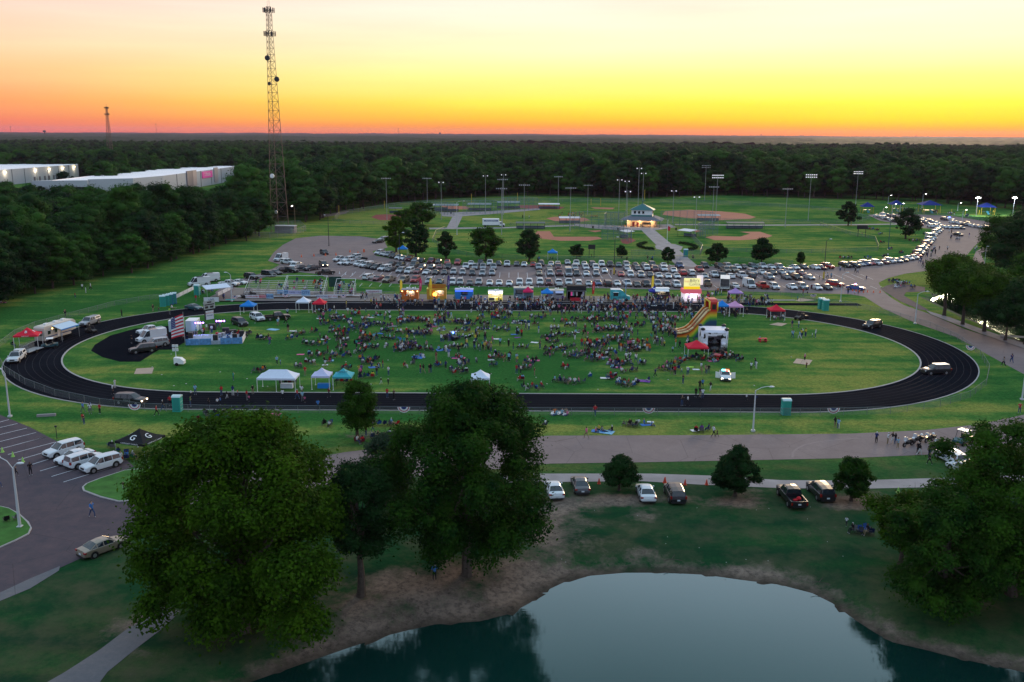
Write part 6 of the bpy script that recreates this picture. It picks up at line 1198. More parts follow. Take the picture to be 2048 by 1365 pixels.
bt = empty('black_food_tent', G(1153, 603), 0, 'big black tent with clothes hanging inside in the vendor row', 'tent'); MB().prism([(-.2, 2.7), (3.8, 2.7), (2.9, 3.8), (.7, 3.8)], -2.4, 2.4).build('roof', cblk, bt); MB().box(-2.4, 2.4, 3.7, 3.8, 0, 2.7).box(-2.4, -2.3, .3, 3.7, 0, 2.7).build('wall', cblk, bt); MB().box(-2.45, 2.45, -.26, -.2, 2.62, 2.72).build('rail', steel, bt)
for sx in (-2.35, 2.35): MB().tube((sx, -.15, 0), (sx, -.15, 2.7), .05).build('leg', steel, bt)
for x, m_ in ((-1.2, mat('hot_pink_cloth', (.8, .12, .4), emit=(.8, .1, .4), es=.3)), (-.75, cloth('mint', (.2, .5, .45))), (.1, white), (1.8, clav)): MB().box(x - .22, x + .22, 1.2, 1.25, 1.2, 2.2).build('hanging_shirt', m_, bt)
MB().box(-1.6, 1.4, .2, .9, .0, .8).build('table', redp, bt)
ic = empty('ice_cream_truck', G(1240, 603), 0, 'turquoise printed ice cream van in the vendor row', 'food van'); tq_ = mat('turquoise_van_print', (.05, .38, .42), .4, var=.5, vs_=1.4)
MB().prism([(-2.4, .4), (2.5, .4), (2.55, 1.2), (1.7, 1.45), (.7, 2.6), (.3, 2.85), (-2.4, 2.9)], 0, 2.0, 'y').build('body', tq_, ic); MB().prism([(-2.38, 2.86), (.25, 2.84), (.1, 3.0), (-2.3, 3.02)], .05, 1.95, 'y').build('roof', white, ic)
MB().add([(.75, .1, 2.58), (.75, 1.9, 2.58), (1.72, 1.9, 1.5), (1.72, .1, 1.5)], [(0, 1, 2, 3)]).build('windshield', glassm, ic).location.z = .03; MB().box(-1.7, -.5, -.03, 0, 1.3, 2.3).build('serving_window', black, ic); MB().box(-1.8, -.4, -.6, 0, 2.3, 2.36).build('awning', white, ic)
for x in (-1.5, 1.6): MB().tube((x, -.04, .38), (x, .2, .38), .38, .38, 14).build('wheel', tyre, ic)
text_mesh('ICE CREAM', .4, PAINT['b'][1], parent=ic, loc=(.3, -.03, 1.0)); MB().tube((1.5, 1, 1.6), (1.5, 1, 5.2), .1, .08).build('blue_flag_pole', bblu, ic)
trailer(1322, 600, 4.2, 2.8, mat('black_trailer_paint', (.02, .02, .03), .4), white, 'black food trailer with white roof right of the yellow feather banner', (.15, .9), awn=white, lit=warmon, vents=0)
# yellow sign stand
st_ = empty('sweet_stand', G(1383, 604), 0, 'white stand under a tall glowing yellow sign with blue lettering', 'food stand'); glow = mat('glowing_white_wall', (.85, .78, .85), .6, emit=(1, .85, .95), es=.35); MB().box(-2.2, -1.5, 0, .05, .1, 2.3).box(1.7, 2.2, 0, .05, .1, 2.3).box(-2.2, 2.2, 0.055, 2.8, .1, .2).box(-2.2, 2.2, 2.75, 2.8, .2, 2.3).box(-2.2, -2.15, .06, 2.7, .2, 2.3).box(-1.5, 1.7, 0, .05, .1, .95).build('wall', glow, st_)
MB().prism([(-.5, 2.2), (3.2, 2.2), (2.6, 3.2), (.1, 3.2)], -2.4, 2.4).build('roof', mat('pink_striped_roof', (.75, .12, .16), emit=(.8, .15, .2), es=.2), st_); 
MB().box(-2.1, 2.0, .1, .25, 3.2, 3.9).build('sign_foot', mat('glowing_gold_sign', (.9, .6, .02), emit=(1, .65, .02), es=.55), st_); MB().box(-2.1, 2.0, .1, .25, 3.9, 6.0).build('sign_panel', mat('glowing_yellow_sign', (.9, .85, .35), emit=(1, .9, .35), es=.6), st_)
text_mesh('Fresh', .75, mat('pink_letter', (.8, .2, .3)), parent=st_, loc=(-1.35, .06, 5.2), sx=.8); text_mesh('Billy\'s', 1.1, PAINT['b'][1], parent=st_, loc=(.55, .06, 5.4)); text_mesh('Corns', 1.1, PAINT['b'][1], parent=st_, loc=(.6, .06, 4.5)); MB().box(1.3, 2.9, 1.0, 1.2, 4.2, 6.6).build('side_panel', glow, st_)
pl_ = bpy.data.lights.new('stand_light', 'AREA'); pl_.energy = 150; pl_.size = 3; pl_.color = (1, .85, .95); lo_ = bpy.data.objects.new('stand_light', pl_); col.objects.link(lo_); lo_.parent = st_; lo_.location = (0, .6, 2.1)
# feather banners
def feather(px, py, h, c, label, txt=None, tm=white):
    e = empty('feather_banner', G(px, py), 0, label, 'banner'); MB().path([(0, 0, 0), (0, 0, h * .8), (.12, 0, h * .95), (.45, 0, h)], .03).build('pole', black, e)
    prof = [(.02, h * .28), (.42, h * .26), (.62, h * .5), (.68, h * .8), (.58, h * .94), (.42, h), (.14, h * .95), (.04, h * .8)]; MB().prism(prof, -.02, .02, 'y').build('sail', c, e)
    if txt: text_mesh(txt, .4, tm, parent=e, loc=(.34, -.04, h * .62), rot=(math.pi / 2, R(90), 0))
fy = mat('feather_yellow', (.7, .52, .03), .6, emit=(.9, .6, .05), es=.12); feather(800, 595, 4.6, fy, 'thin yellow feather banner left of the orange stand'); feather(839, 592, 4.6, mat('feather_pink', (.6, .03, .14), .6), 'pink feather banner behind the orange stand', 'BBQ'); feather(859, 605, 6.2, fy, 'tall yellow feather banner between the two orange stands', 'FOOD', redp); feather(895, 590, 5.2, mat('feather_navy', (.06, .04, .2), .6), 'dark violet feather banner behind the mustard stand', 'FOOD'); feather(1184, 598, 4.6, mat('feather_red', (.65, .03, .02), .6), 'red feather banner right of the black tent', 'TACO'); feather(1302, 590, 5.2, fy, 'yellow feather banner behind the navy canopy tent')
# ---------------------------------------------------------------- rainbow slide
sm = bpy.data.materials.new('rainbow_vinyl'); sm.use_nodes = True; t = sm.node_tree; b = t.nodes['Principled BSDF']; b.inputs['Roughness'].default_value = .4; at = t.nodes.new('ShaderNodeAttribute'); at.attribute_name = 'band'; rp = t.nodes.new('ShaderNodeValToRGB'); cr = rp.color_ramp
for i_, (p, c) in enumerate([(0, (.5, .02, .01)), (.12, (.6, .25, .02)), (.22, (.6, .5, .03)), (.36, (.1, .35, .03)), (.52, (.01, .06, .12)), (1, (.01, .02, .1))]):
    e_ = cr.elements[i_] if i_ < 2 else cr.elements.new(p); e_.position = p; e_.color = (*c, 1)
t.links.new(at.outputs['Fac'], rp.inputs[0]); t.links.new(rp.outputs[0], b.inputs['Base Color'])
sld = empty('inflatable_slide', G(1352, 675), R(2), 'tall inflatable slide in rainbow colours sloping down to the left', 'inflatable slide'); D_ = 4.2
prof = [(0, .5), (1.2, .6), (2.6, 1.0), (3.6, 1.8), (6.3, 5.2), (7.0, 5.6), (8.4, 5.6)]
V_ = []; F_ = []; bd = []
M_ = 8
for s, y in ((0, 0), (1, D_)):
    for x, z in prof:
        for k in range(M_ + 1): u = k / M_; V_.append((x, y, z * (1 - u))); bd.append(min(1, (z * u) / 4.2))
n = len(prof)
for s in range(2):
    for i_ in range(n - 1):
        for k in range(M_): a_ = s * n * (M_ + 1) + i_ * (M_ + 1) + k; q = (a_, a_ + 1, a_ + M_ + 2, a_ + M_ + 1); F_.append(q if s == 0 else q[::-1])
bx = len(V_); 
for y in (0, D_):
    for k in range(M_ + 1): V_.append((8.4, y, 5.6 * (1 - k / M_))); bd.append(min(1, 5.6 * k / M_ / 4.2))
for k in range(M_): F_.append((bx + k, bx + k + 1, bx + M_ + 1 + k + 1, bx + M_ + 1 + k))
me = bpy.data.meshes.new('base'); me.from_pydata(V_, [], F_); me.materials.append(sm); a2 = me.attributes.new('band', 'FLOAT', 'POINT'); a2.data.foreach_set('value', bd); me.update(); link('base', me, sld)
red_v, or_v, yl_v, cr_v = mat('red_vinyl', (.5, .02, .015), .35), mat('orange_vinyl', (.65, .2, .02), .35), mat('yellow_vinyl', (.7, .48, .03), .35), mat('cream_vinyl', (.7, .5, .25), .35)
for y0, y1 in ((.5, 1.9), (2.3, 3.7)):
    mb = MB()
    for (x0, z0), (x1, z1) in zip(prof[:-1], prof[1:]): mb.quad((x0, y0, z0 + .02), (x1, y0, z1 + .02), (x1, y1, z1 + .02), (x0, y1, z0 + .02))
    mb.build('slide_lane', red_v if y0 < 1 else or_v, sld)
    mb = MB(); mb.quad((4.3, y0 + .1, 2.72), (6.3, y0 + .1, 5.24), (6.3, y1 - .1, 5.24), (4.3, y1 - .1, 2.72)); q = mb.build('ladder_panel', mat('brown_vinyl', (.1, .05, .03), .5), sld); q.location.z = .05
for k, (y, m_) in enumerate(((.2, cr_v), (.42, or_v), (2.1, cr_v), (3.8, or_v), (4.02, cr_v))):
    MB().path([(x, y, z + .28) for x, z in prof[:-1]], .24 if k in (0, 2, 4) else .16, 8).build('side_tube', m_, sld, True); 
hood = MB(); hood.box(6.9, 8.4, 0, .3, 5.6, 7.4).box(6.9, 8.4, D_ - .3, D_, 5.6, 7.4).box(8.2, 8.45, .3, D_ - .3, 5.6, 7.0); hood.prism([(0, 7.4), (D_, 7.4), (D_ * .8, 7.9), (D_ * .2, 7.9)], 6.8, 8.5).build('hood', red_v, sld)
for y in (.15, D_ - .15): MB().path([(6.8, y, 5.5), (6.8, y, 7.5)], .2, 8).path([(8.45, y, 5.5), (8.45, y, 7.4)], .2, 8).build('hood_tube', yl_v, sld, True)
MB().path([(6.8, .1, 7.5), (6.8, D_ - .1, 7.5)], .2, 8).build('hood_tube', yl_v, sld, True); MB().box(7.3, 8.1, -.03, 0, 5.9, 7.0).build('window_panel', black, sld)
# cow pattern bounce house
bh = empty('bounce_house', G(1428, 703), R(-4), 'black and white cow patterned bounce house right of the red canopy tent', 'bounce house'); cowm = bpy.data.materials.new('cow_print_vinyl'); cowm.use_nodes = True; t = cowm.node_tree; b = t.nodes['Principled BSDF']; b.inputs['Roughness'].default_value = .4; tcn = t.nodes.new('ShaderNodeTexCoord'); no = t.nodes.new('ShaderNodeTexNoise'); no.inputs['Scale'].default_value = .9; no.inputs['Detail'].default_value = 1; t.links.new(tcn.outputs['Object'], no.inputs['Vector']); rp = t.nodes.new('ShaderNodeValToRGB'); rp.color_ramp.interpolation = 'CONSTANT'; rp.color_ramp.elements[0].color = (.7, .7, .78, 1); rp.color_ramp.elements[1].position = .55; rp.color_ramp.elements[1].color = (.012, .012, .015, 1); t.links.new(no.outputs[0], rp.inputs[0]); t.links.new(rp.outputs[0], b.inputs['Base Color'])
MB().box(-2.5, 2.5, 0, 4.6, 0, .75).build('floor_cushion', black, bh); MB().box(-2.5, 2.5, 4.3, 4.6, .753, 3.7).box(-2.5, -2.2, .4, 4.3, .753, 3.7).box(2.2, 2.5, .4, 4.3, .753, 3.7).build('wall', cowm, bh); MB().box(-2.5, -1.3, 0, .4, .753, 3.7).box(1.3, 2.5, 0, .4, .753, 3.7).box(-1.3, 1.3, 0, .4, 3.0, 3.7).build('front_arch', cowm, bh)
MB().prism([(-.05, 3.703), (4.65, 3.703), (4.3, 4.15), (.3, 4.15)], -2.55, 2.55).build('roof', mat('white_vinyl', (.7, .7, .8), .35), bh)
for x in (-2.3, 2.3):
    for y in (.3, 4.3): MB().path([(x, y, .7), (x, y, 4.0)], .33, 10).build('column', MATS['white_vinyl'], bh, True); MB().ball((x, y, 4.35), .48, .48, .28, seg=10).build('column_cap', black, bh, True)
MB().ball((0, -.5, .55), .9, .9, .7, seg=10, rings=6).ball((-1.2, -.6, .35), .55, .6, .5).ball((1.2, -.6, .35), .55, .6, .5).ball((0, -.2, 1.7), .55, .4, .5).build('cow_head_step', mat('black_vinyl', (.02, .02, .025), .35), bh, True)
for s in (-1, 1): MB().ball((s * 1.75, -.25, 1.5), .5, .25, .4).build('ear', MATS['white_vinyl'], bh, True)
# ---------------------------------------------------------------- stage
sg = empty('stage', G(408, 690), R(10), 'low stage with blue skirt, speakers and drum kit on the infield', 'stage'); skirt = mat('blue_skirt', (.1, .25, .5), .7, var=.4, vs_=2); deck = mat('pale_stage_deck', (.3, .36, .45), .7, var=.2)  # blue is the skirt's own colour, varied at random
MB().box(-3.4, 7.4, 0, 6.5, 0, .75).build('deck', deck, sg); 
for x0, x1 in ((-3.45, -.9), (-.85, 1.4), (3.2, 5.4), (5.45, 7.45)): MB().box(x0, x1, -.05, -.003, 0, 1.25).build('skirt_panel', skirt, sg)
for k in range(5): MB().box(7.403, 7.46, .1 + k * 1.3, 1.3 + k * 1.3, 0, 1.25).build('skirt_panel', bw, sg)
for x, y in ((2.2, .6), (-3, 3.5), (7.0, 3.8), (5.9, 1.1)): q = MB().box(-.45, .45, -.4, .4, .75, 1.85).build('speaker', black, sg, loc=(x, y, 0))
for x, y in ((2.6, 4.2), (3.2, 4.8), (2.0, 4.9)): MB().tube((x, y, .8), (x, y, 1.4), .35, .35, 12).build('drum', redp if x < 2.5 else steel, sg)
for k in range(6): x = -2 + k * 1.5; MB().tube((x, 2.2, .75), (x, 2.2, 2.3), .03).build('microphone_stand', steel, sg)
for px, py, nm_ in ((401, 672, 'left'), (443, 668, 'right')):
    e = empty('stage_light_stand', G(px, py + 6), R(8), f'{nm_} stand of violet stage lights behind the stage', 'stage light'); h = 3.4; MB().tube((0, 0, 0), (0, 0, h), .04).tube((-.9, 0, h), (.9, 0, h), .04).build('stand', black, e)
    for k in range(4): MB().ball((-.75 + k * .5, -.1, h - .05), .16, .12, .16).build('lamp', purpleon, e)
    pl_ = bpy.data.lights.new('stage_light', 'SPOT'); pl_.energy = 500; pl_.color = (.35, .3, 1); pl_.spot_size = R(100); lo_ = bpy.data.objects.new('stage_light', pl_); col.objects.link(lo_); lo_.parent = e; lo_.location = (0, -.3, h); lo_.rotation_euler = (R(50), 0, 0)
for px, py, w_, lbl in ((350, 668, 2.4, 'pale equipment trailer left of the big flag'), (383, 668, 2.2, 'pale equipment trailer right of the big flag')): e = empty('equipment_trailer', G(px, py), R(6), lbl, 'trailer'); MB().box(-w_ / 2, w_ / 2, 0, 3.5, .4, 2.7).build('box', mat('pale_blue_panel', (.42, .55, .62), .5), e); MB().box(-w_ / 2 - .03, w_ / 2 + .03, -.03, 3.5, 2.703, 2.78).build('roof', white, e); MB().tube((-w_ / 2 + .2, 1.6, .35), (w_ / 2 - .2, 1.6, .35), .35, n=12).build('wheel', tyre, e)
for k, (px, py) in enumerate([(425, 660), (452, 668), (466, 672), (385, 676)]): tag(MB().box(-.7, .7, -.5, .5, 0, 1.3).box(-.5, .5, -.52, -.5, .2, 1.1).build('equipment_case', black, loc=G(px, py), rz=R(15 * k)), ['black equipment case behind the stage near the scoreboard', 'black loudspeaker stack at the right corner of the stage', 'black equipment case right of the stage near the drummers', 'black equipment case beside the pale trailer and the flag'][k], 'equipment case')
# big flag and light mast
fl = empty('flag_mast', G(367, 690), 0, 'tall mast carrying a large hanging American flag beside the stage', 'flag'); hm = HT(367, 690, 624)
MB().tube((.35, 0, 0), (.35, 0, hm), .06, .04).build('mast', steel, fl)
w_, hh_ = 2.6, 4.4; nxf, nzf = 13, 26; V_ = []; F_ = []; mi_ = []
zt = hm - .4
for j in range(nzf + 1):
    for i_ in range(nxf + 1):
        u, v = i_ / nxf, j / nzf; V_.append((.33 - w_ * u, .25 * math.sin(u * 7 + v * 3) * u, zt - hh_ * v - 1.1 * u ** 1.2 * (1 - .35 * v) ))
for j in range(nzf):
    for i_ in range(nxf): a_ = j * (nxf + 1) + i_; F_.append((a_, a_ + 1, a_ + nxf + 2, a_ + nxf + 1)); mi_.append(2 if (i_ >= 8 and j < 14) else (0 if (j // 2) % 2 == 0 else 1))
me = bpy.data.meshes.new('flag'); me.from_pydata(V_, [], F_); 
for m_ in (MATS['flag_red'], MATS['flag_white'], mat('flag_blue', (.03, .05, .2), .8)): me.materials.append(m_)
me.polygons.foreach_set('material_index', mi_); me.polygons.foreach_set('use_smooth', [True] * len(F_)); link('flag', me, fl)
stars = MB()
for r_ in range(6):
    for c_ in range(4): u = .66 + c_ * .085; v = .04 + r_ * .085; stars.cbox(.33 - w_ * u, .25 * math.sin(u * 7 + v * 3) * u - .04, zt - hh_ * v - 1.1 * u ** 1.2 * (1 - .35 * v), .09, .01, .09)
stars.build('star', MATS['flag_white'], fl)
lt = empty('light_tower', G(360, 731), 0, 'white mobile light tower with generator below the big flag', 'light tower'); MB().prism([(-.9, .35), (.9, .35), (.9, .9), (.3, 1.4), (-.9, 1.5)], -.55, .55, 'y').build('generator', white, lt); MB().tube((-.4, -.65, .3), (-.4, .65, .3), .3, n=12).build('wheel', tyre, lt); hl_ = HT(353, 731, 690); MB().tube((-.6, 0, 1.2), (-.6, 0, hl_), .08, .05).build('mast', white, lt); 
for k in range(4): MB().cbox(-.9 + (k % 2) * .6, -.1, hl_ - .2 - (k // 2) * .7, .45, .2, .5).build('lamp', headoff, lt)
# scoreboard by the track
sb = empty('field_scoreboard', G(411, 641), R(52), 'scoreboard on a dark post with a white poster below, behind the stage', 'scoreboard'); hs_ = HT(409, 641, 603); MB().box(-.12, .12, -.1, .1, 0, hs_).box(2.0, 2.2, -.1, .1, 0, hs_).build('post', darkm, sb); MB().box(-.3, 2.6, -.16, -.1, hs_ - 1.9, hs_).build('board', mat('scoreboard_face', (.35, .38, .38)), sb); MB().box(-.1, 2.4, -.18, -.165, hs_ - 1.0, hs_ - .75).box(0, .8, -.18, -.165, hs_ - 1.7, hs_ - 1.2).box(1.3, 2.2, -.18, -.165, hs_ - 1.7, hs_ - 1.2).box(.6, 1.7, -.18, -.165, hs_ - .5, hs_ - .2).build('digit_window', black, sb); MB().box(.1, 2.1, -.16, -.1, hs_ - 4.3, hs_ - 2.3).build('poster', bw, sb); text_mesh('HOME OF THE', .3, redp, parent=sb, loc=(1.1, -.18, hs_ - 2.8)); text_mesh('PANTHERS', .34, navyp, parent=sb, loc=(1.1, -.18, hs_ - 3.4))
# camper trailer
ct = empty('camper_trailer', G(112, 678), hdg(112, 678, 62, -19), 'long cream camper trailer with blue and white awning at the outer left bend', 'camper trailer'); cm_ = mat('camper_skin', (.55, .5, .45), .4)
MB().prism([(-4.6, .6), (3.2, .6), (3.2, 1.2), (4.8, 1.3), (4.8, 2.9), (4.3, 3.35), (-4.4, 3.35), (-4.6, 3.1)], -1.2, 1.2, 'y').build('body', cm_, ct); MB().box(-4.3, 4.2, -1.1, 1.1, 3.353, 3.42).build('roof', mat('camper_roof', (.65, .57, .5), .5), ct)
for x in (-2.5, .3, 2.6): MB().cbox(x, 0, 3.6, .8, .6, .3).build('roof_vent', white, ct)
for k, x in enumerate((-3.6, -1.6, .4, 2.0)): MB().box(x, x + .8, -1.23, -1.2, 1.7, 2.4).build('window', glassm, ct)
MB().box(-4.63, -4.6, -.8, .8, 1.6, 2.6).build('window', glassm, ct); MB().box(-.9, -.2, -1.24, -1.2, .7, 2.5).build('door', white, ct); MB().box(-4.5, 3.2, -1.215, -1.203, 1.1, 1.3).build('stripe', PAINT['b'][1], ct)
MB().prism([(-3.2, 2.5), (-1.2, 3.2), (-1.2, 3.25), (-3.2, 2.56)], -2.2, 3.2).build('awning', mat('awning_cloth', (.5, .62, .75), .7), ct); MB().box(-2.2, 3.2, -3.24, -3.19, 2.3, 2.55).build('awning_edge', blt, ct)
for x in (-2.1, 3.1): MB().tube((x, -3.15, 0), (x, -3.15, 2.45), .04).build('awning_post', steel, ct)
for x in (-.6, .4): 
    for s in (-1, 1): MB().tube((x, s * 1.0, .38), (x, s * 1.22, .38), .38, n=12).build('wheel', tyre, ct)
MB().ball((-2.3, -1.3, 2.7), .12).build('lamp', warmon, ct)
tl_ = empty('flatbed_trailer', G(63, 706), hdg(63, 706, 40, -14), 'flat trailer with tall mesh sides hitched behind the white pickup truck', 'trailer'); MB().box(-2, 2.4, -1, 1, .5, .6).build('deck', steel, tl_); MB().tube((2.4, 0, .5), (3.6, 0, .5), .06).build('tow_bar', black, tl_); MB().box(-2, 2.4, .95, 1.0, .6, 2.0).box(-2, -1.95, -.95, .95, .6, 2.0).build('mesh_side', MATS['chain_link'], tl_)
for s in (-1, 1): MB().tube((0, s * 1.05, .35), (0, s * 1.25, .35), .35, n=12).build('wheel', tyre, tl_)
# blue-lamp cart in the crowd
gc = utv(901, 680, (30, 4), 'dark cart with a bright blue lamp in the middle of the crowd', None, black, 1); MB().ball((1.0, -.5, 1.7), .2).build('lamp', blueon, gc)
pl_ = bpy.data.lights.new('blue_lamp_light', 'POINT'); pl_.energy = 60; pl_.color = (.1, .15, 1); lo_ = bpy.data.objects.new('blue_lamp_light', pl_); col.objects.link(lo_); lo_.parent = gc; lo_.location = (1.2, -.9, 1.8)
pc_l = bpy.data.lights.new('beacon_light', 'POINT'); pc_l.energy = 90; pc_l.color = (.2, .2, 1); lo_ = bpy.data.objects.new('beacon_light', pc_l); col.objects.link(lo_); lo_.location = G(1705, 584) + Vector((0, 0, 2.0)); 
# cones, barrels, bins, hurdle, culvert, litter
cone_m = mat('orange_cone_plastic', (.7, .1, .02), .5); cg = mat('lime_cone_plastic', (.3, .6, .12), .5)
def cone(px, py, label, m=cone_m, s=1): e = MB().tube((0, 0, 0), (0, 0, .7 * s), .2 * s, .04 * s, 10).cbox(0, 0, .02, .4 * s, .4 * s, .04).build('traffic_cone', m, loc=G(px, py)); LAB.append((e, label, 'traffic cone', 'traffic cones')) ; e['category'] = 'traffic cone'; e['group'] = 'traffic cones'
for px, py in ((5, 905), (26, 914), (46, 925)): cone(px, py, 'lime traffic cone in the left parking area', cg)
for px, py in ((1705, 583), (1712, 584), (1719, 585), (1727, 586), (1735, 585), (1747, 586), (1760, 586)): cone(px, py, 'orange traffic cone at the road junction')
for px, py in ((603, 515), (628, 513), (651, 512), (672, 511), (700, 505), (716, 508)): cone(px, py, 'orange traffic cone on the open asphalt at the left', s=1.4)
for px, py in ((679, 548), (691, 550), (705, 551), (665, 546)): cone(px, py, 'small pale cone at the car park entrance', white)
for px, py in ((1198, 968), (1330, 965), (1370, 970), (1413, 970), (1329, 966)): cone(px, py, 'red traffic cone on the grass beside the footpath', mat('red_cone_plastic', (.6, .05, .02), .5))
cone(1796, 986, 'lime traffic cone under the right foreground tree', cg)
tag(MB().tube((0, 0, 0), (0, 0, 1.1), .3, n=12).build('traffic_barrel', cone_m, loc=G(728, 505)), 'orange traffic barrel on the open asphalt near the upper row', 'traffic barrel')
for px, py, nm_ in ((1386, 517, 'black litter bin right of the walkway entrance'), (1346, 519, 'black litter bin left of the walkway entrance'), (1352, 461, 'black litter bin by the house, right side'), (1236, 461, 'black litter bin by the house, left side'), (1186, 457, 'black litter bin on the cross path'), (902, 428, 'black litter bin by the left shade pavilion')): tag(MB().tube((0, 0, 0), (0, 0, 1.1), .35, .38, 12).build('litter_bin', black, loc=G(px, py)), nm_, 'litter bin')
tag(MB().box(-1.3, 1.3, -.2, .2, 0, .35).build('concrete_bench', concrete, loc=G(93, 833), rz=R(14)), 'low grey concrete bench on the grass outside the left bend', 'bench')
tag(MB().tube((0, 0, 0), (0, 0, 1.8), .05).cbox(0, 0, 1.8, .3, .15, .2).build('short_post', darkm, loc=G(114, 878)), 'thin dark post with a small box at the edge of the left parking area', 'post')
tag(MB().tube((-3.4, 0, .35), (3.4, 0, .3), .22, .22, 10).build('fallen_pipe', mat('pale_log', (.5, .46, .4), .8), loc=G(2035, 677), rz=R(-14)), 'pale long log lying by the bright pond at the right edge', 'log')
pt_ = empty('picnic_table_red', G(1525, 684), R(5), 'red picnic table alone on the right half of the infield', 'picnic table'); MB().box(-.9, .9, -.4, .4, .7, .76).build('top', redp, pt_); [MB().box(-.9, .9, y - .13, y + .13, .42, .46).build('bench', redp, pt_) for y in (-.75, .75)]; [MB().box(x - .04, x + .04, -.7, .7, 0, .7).build('leg', redp, pt_) for x in (-.6, .6)]
pt_.name = 'picnic_table'
g_ = random.Random(5)
lit_ = MB()
for k in range(22): p = G(g_.uniform(900, 1700), g_.uniform(1000, 1130)); lit_.cbox(p.x, p.y, .03, .06, .09, .02)
for k in range(40): p = G(g_.uniform(300, 1600), g_.uniform(640, 780)); lit_.cbox(p.x, p.y, .05, .2, .25, .05)
tag(lit_.build('scattered_litter', mat('pale_paper', (.4, .4, .4))), 'small pale bits of litter scattered on the grass', kind='stuff')
# fallen branches on the bank, dead sapling
db = empty('dead_sapling', G(1822, 1012), 0, 'leafless dead sapling under the right foreground tree', 'tree'); m_ = MB().tube((0, 0, 0), (.3, 0, 2.0), .05, .03); 
for k in range(12): a_ = k * 2.4; z = .5 + k * .13; m_.tube((.3 * z / 2, 0, z), (.3 * z / 2 + math.cos(a_) * .8, math.sin(a_) * .8, z + .7), .02, .008, 4)
m_.build('branches', bark, db)
for k, (x, y, l, a_, nm_) in enumerate([(1345, 1122, .9, 15, 'fallen branch on the muddy bank above the pond tip'), (1640, 1168, .8, 5, 'fallen branch on the bank at the right of the pond')]): 
    p = G(x, y, -.25); tag(MB().path([(-l, 0, .05), (-l * .3, .25, .12), (l * .4, .05, .1), (l, -.3, .05)], .03, 5).tube((0, .2, .12), (.6, .8, .2), .03).build('fallen_branch', bark, loc=p, rz=R(a_)), nm_, 'branch')
# ================================================================ people
skins = [mat('skin_a', (.09, .045, .03), .6), mat('skin_b', (.32, .18, .12), .6), mat('skin_c', (.45, .28, .2), .6)]
SH = {'white': (.6, .62, .66), 'black': (.012, .012, .015), 'red': (.42, .02, .03), 'navy': (.02, .03, .12), 'blue': (.05, .16, .42), 'grey': (.18, .19, .2), 'pink': (.55, .12, .25), 'maroon': (.13, .01, .02), 'light blue': (.2, .4, .55), 'teal': (.02, .28, .26), 'orange': (.55, .14, .02), 'purple': (.14, .05, .25), 'green': (.03, .16, .05), 'lime': (.35, .6, .08), 'yellow': (.5, .4, .05), 'tan': (.3, .22, .15)}
SHW = ['white'] * 12 + ['black'] * 12 + ['red'] * 3 + ['navy'] * 7 + ['blue'] * 2 + ['grey'] * 4 + ['pink', 'pink', 'maroon', 'maroon', 'light blue', 'light blue', 'light blue', 'grey', 'teal', 'orange', 'purple', 'green', 'yellow', 'tan']
shm = {k: mat(k.replace(' ', '_') + '_shirt', v, .85) for k, v in SH.items()}
TRW = ['dark'] * 5 + ['denim'] * 4 + ['khaki'] * 2 + ['white'] + ['grey']
trm = {'dark': mat('dark_trousers', (.015, .016, .022), .85), 'denim': mat('denim_trousers', (.04, .07, .15), .85), 'khaki': mat('khaki_trousers', (.25, .19, .12), .85), 'white': mat('white_trousers', (.5, .5, .52), .85), 'grey': mat('grey_trousers', (.12, .12, .13), .85)}
hairs = [mat('dark_hair', (.01, .008, .007), .7), mat('brown_hair', (.06, .03, .015), .7), mat('fair_hair', (.25, .16, .07), .7), mat('pale_cap', (.5, .5, .52), .8)]
shoe_m = mat('shoes', (.3, .3, .32), .7)
# joints: each pose is a skeleton grown into one skin
def pose_mesh(name, J, sub=1):
    """J: joint -> (x, y, z, radius, parent); facing +y... one continuous body"""
    me = bpy.data.meshes.new('t'); keys = list(J); vs_ = [J[k][:3] for k in keys]; es = [(keys.index(J[k][4]), keys.index(k)) for k in keys if J[k][4]]
    me.from_pydata(vs_, es, []); o = bpy.data.objects.new('t', me); col.objects.link(o); o.modifiers.new('s', 'SKIN'); sv = me.skin_vertices[0].data
    for i_, k in enumerate(keys): r = J[k][3]; sv[i_].radius = (r, r) if not isinstance(r, tuple) else r; sv[i_].use_root = (k == 'pelvis')
    if sub: q = o.modifiers.new('d', 'SUBSURF'); q.levels = sub; q.render_levels = sub
    bpy.context.view_layer.update(); r_ = bpy.data.meshes.new_from_object(o.evaluated_get(bpy.context.evaluated_depsgraph_get())); bpy.data.objects.remove(o)
    P_ = {k: Vector(J[k][:3]) for k in keys}; segs = [(P_[J[k][4]], P_[k], k) for k in keys if J[k][4]]
    for m_ in (skins[1], shm['white'], trm['dark'], hairs[0], shoe_m): r_.materials.append(m_)
    head = P_['head']; face = J['head'][5] if len(J['head']) > 5 else Vector((0, -1, 0))
    for f in r_.polygons:
        c = f.center; best = None; bd_ = 9
        for a_, b_, k in segs:
            ab = b_ - a_; u = max(0, min(1, (c - a_).dot(ab) / (ab.length_squared + 1e-9))); d_ = (c - a_ - ab * u).length
            if d_ < bd_: bd_ = d_; best = k
        if best in ('head', 'crown'): mi_ = 3 if (c.z > head.z + .03 or (c - head).y > .02) else 0
        elif best == 'neck': mi_ = 0
        elif best in ('elbL', 'elbR', 'shL', 'shR', 'chest', 'spine'): mi_ = 1
        elif best in ('haL', 'haR'): mi_ = 0
        elif best in ('ftL', 'ftR'): mi_ = 4
        else: mi_ = 2
        f.material_index = mi_
    for f in r_.polygons: f.use_smooth = True
    r_.name = name
    # nose, ears and eyes so that the head has a face
    return r_
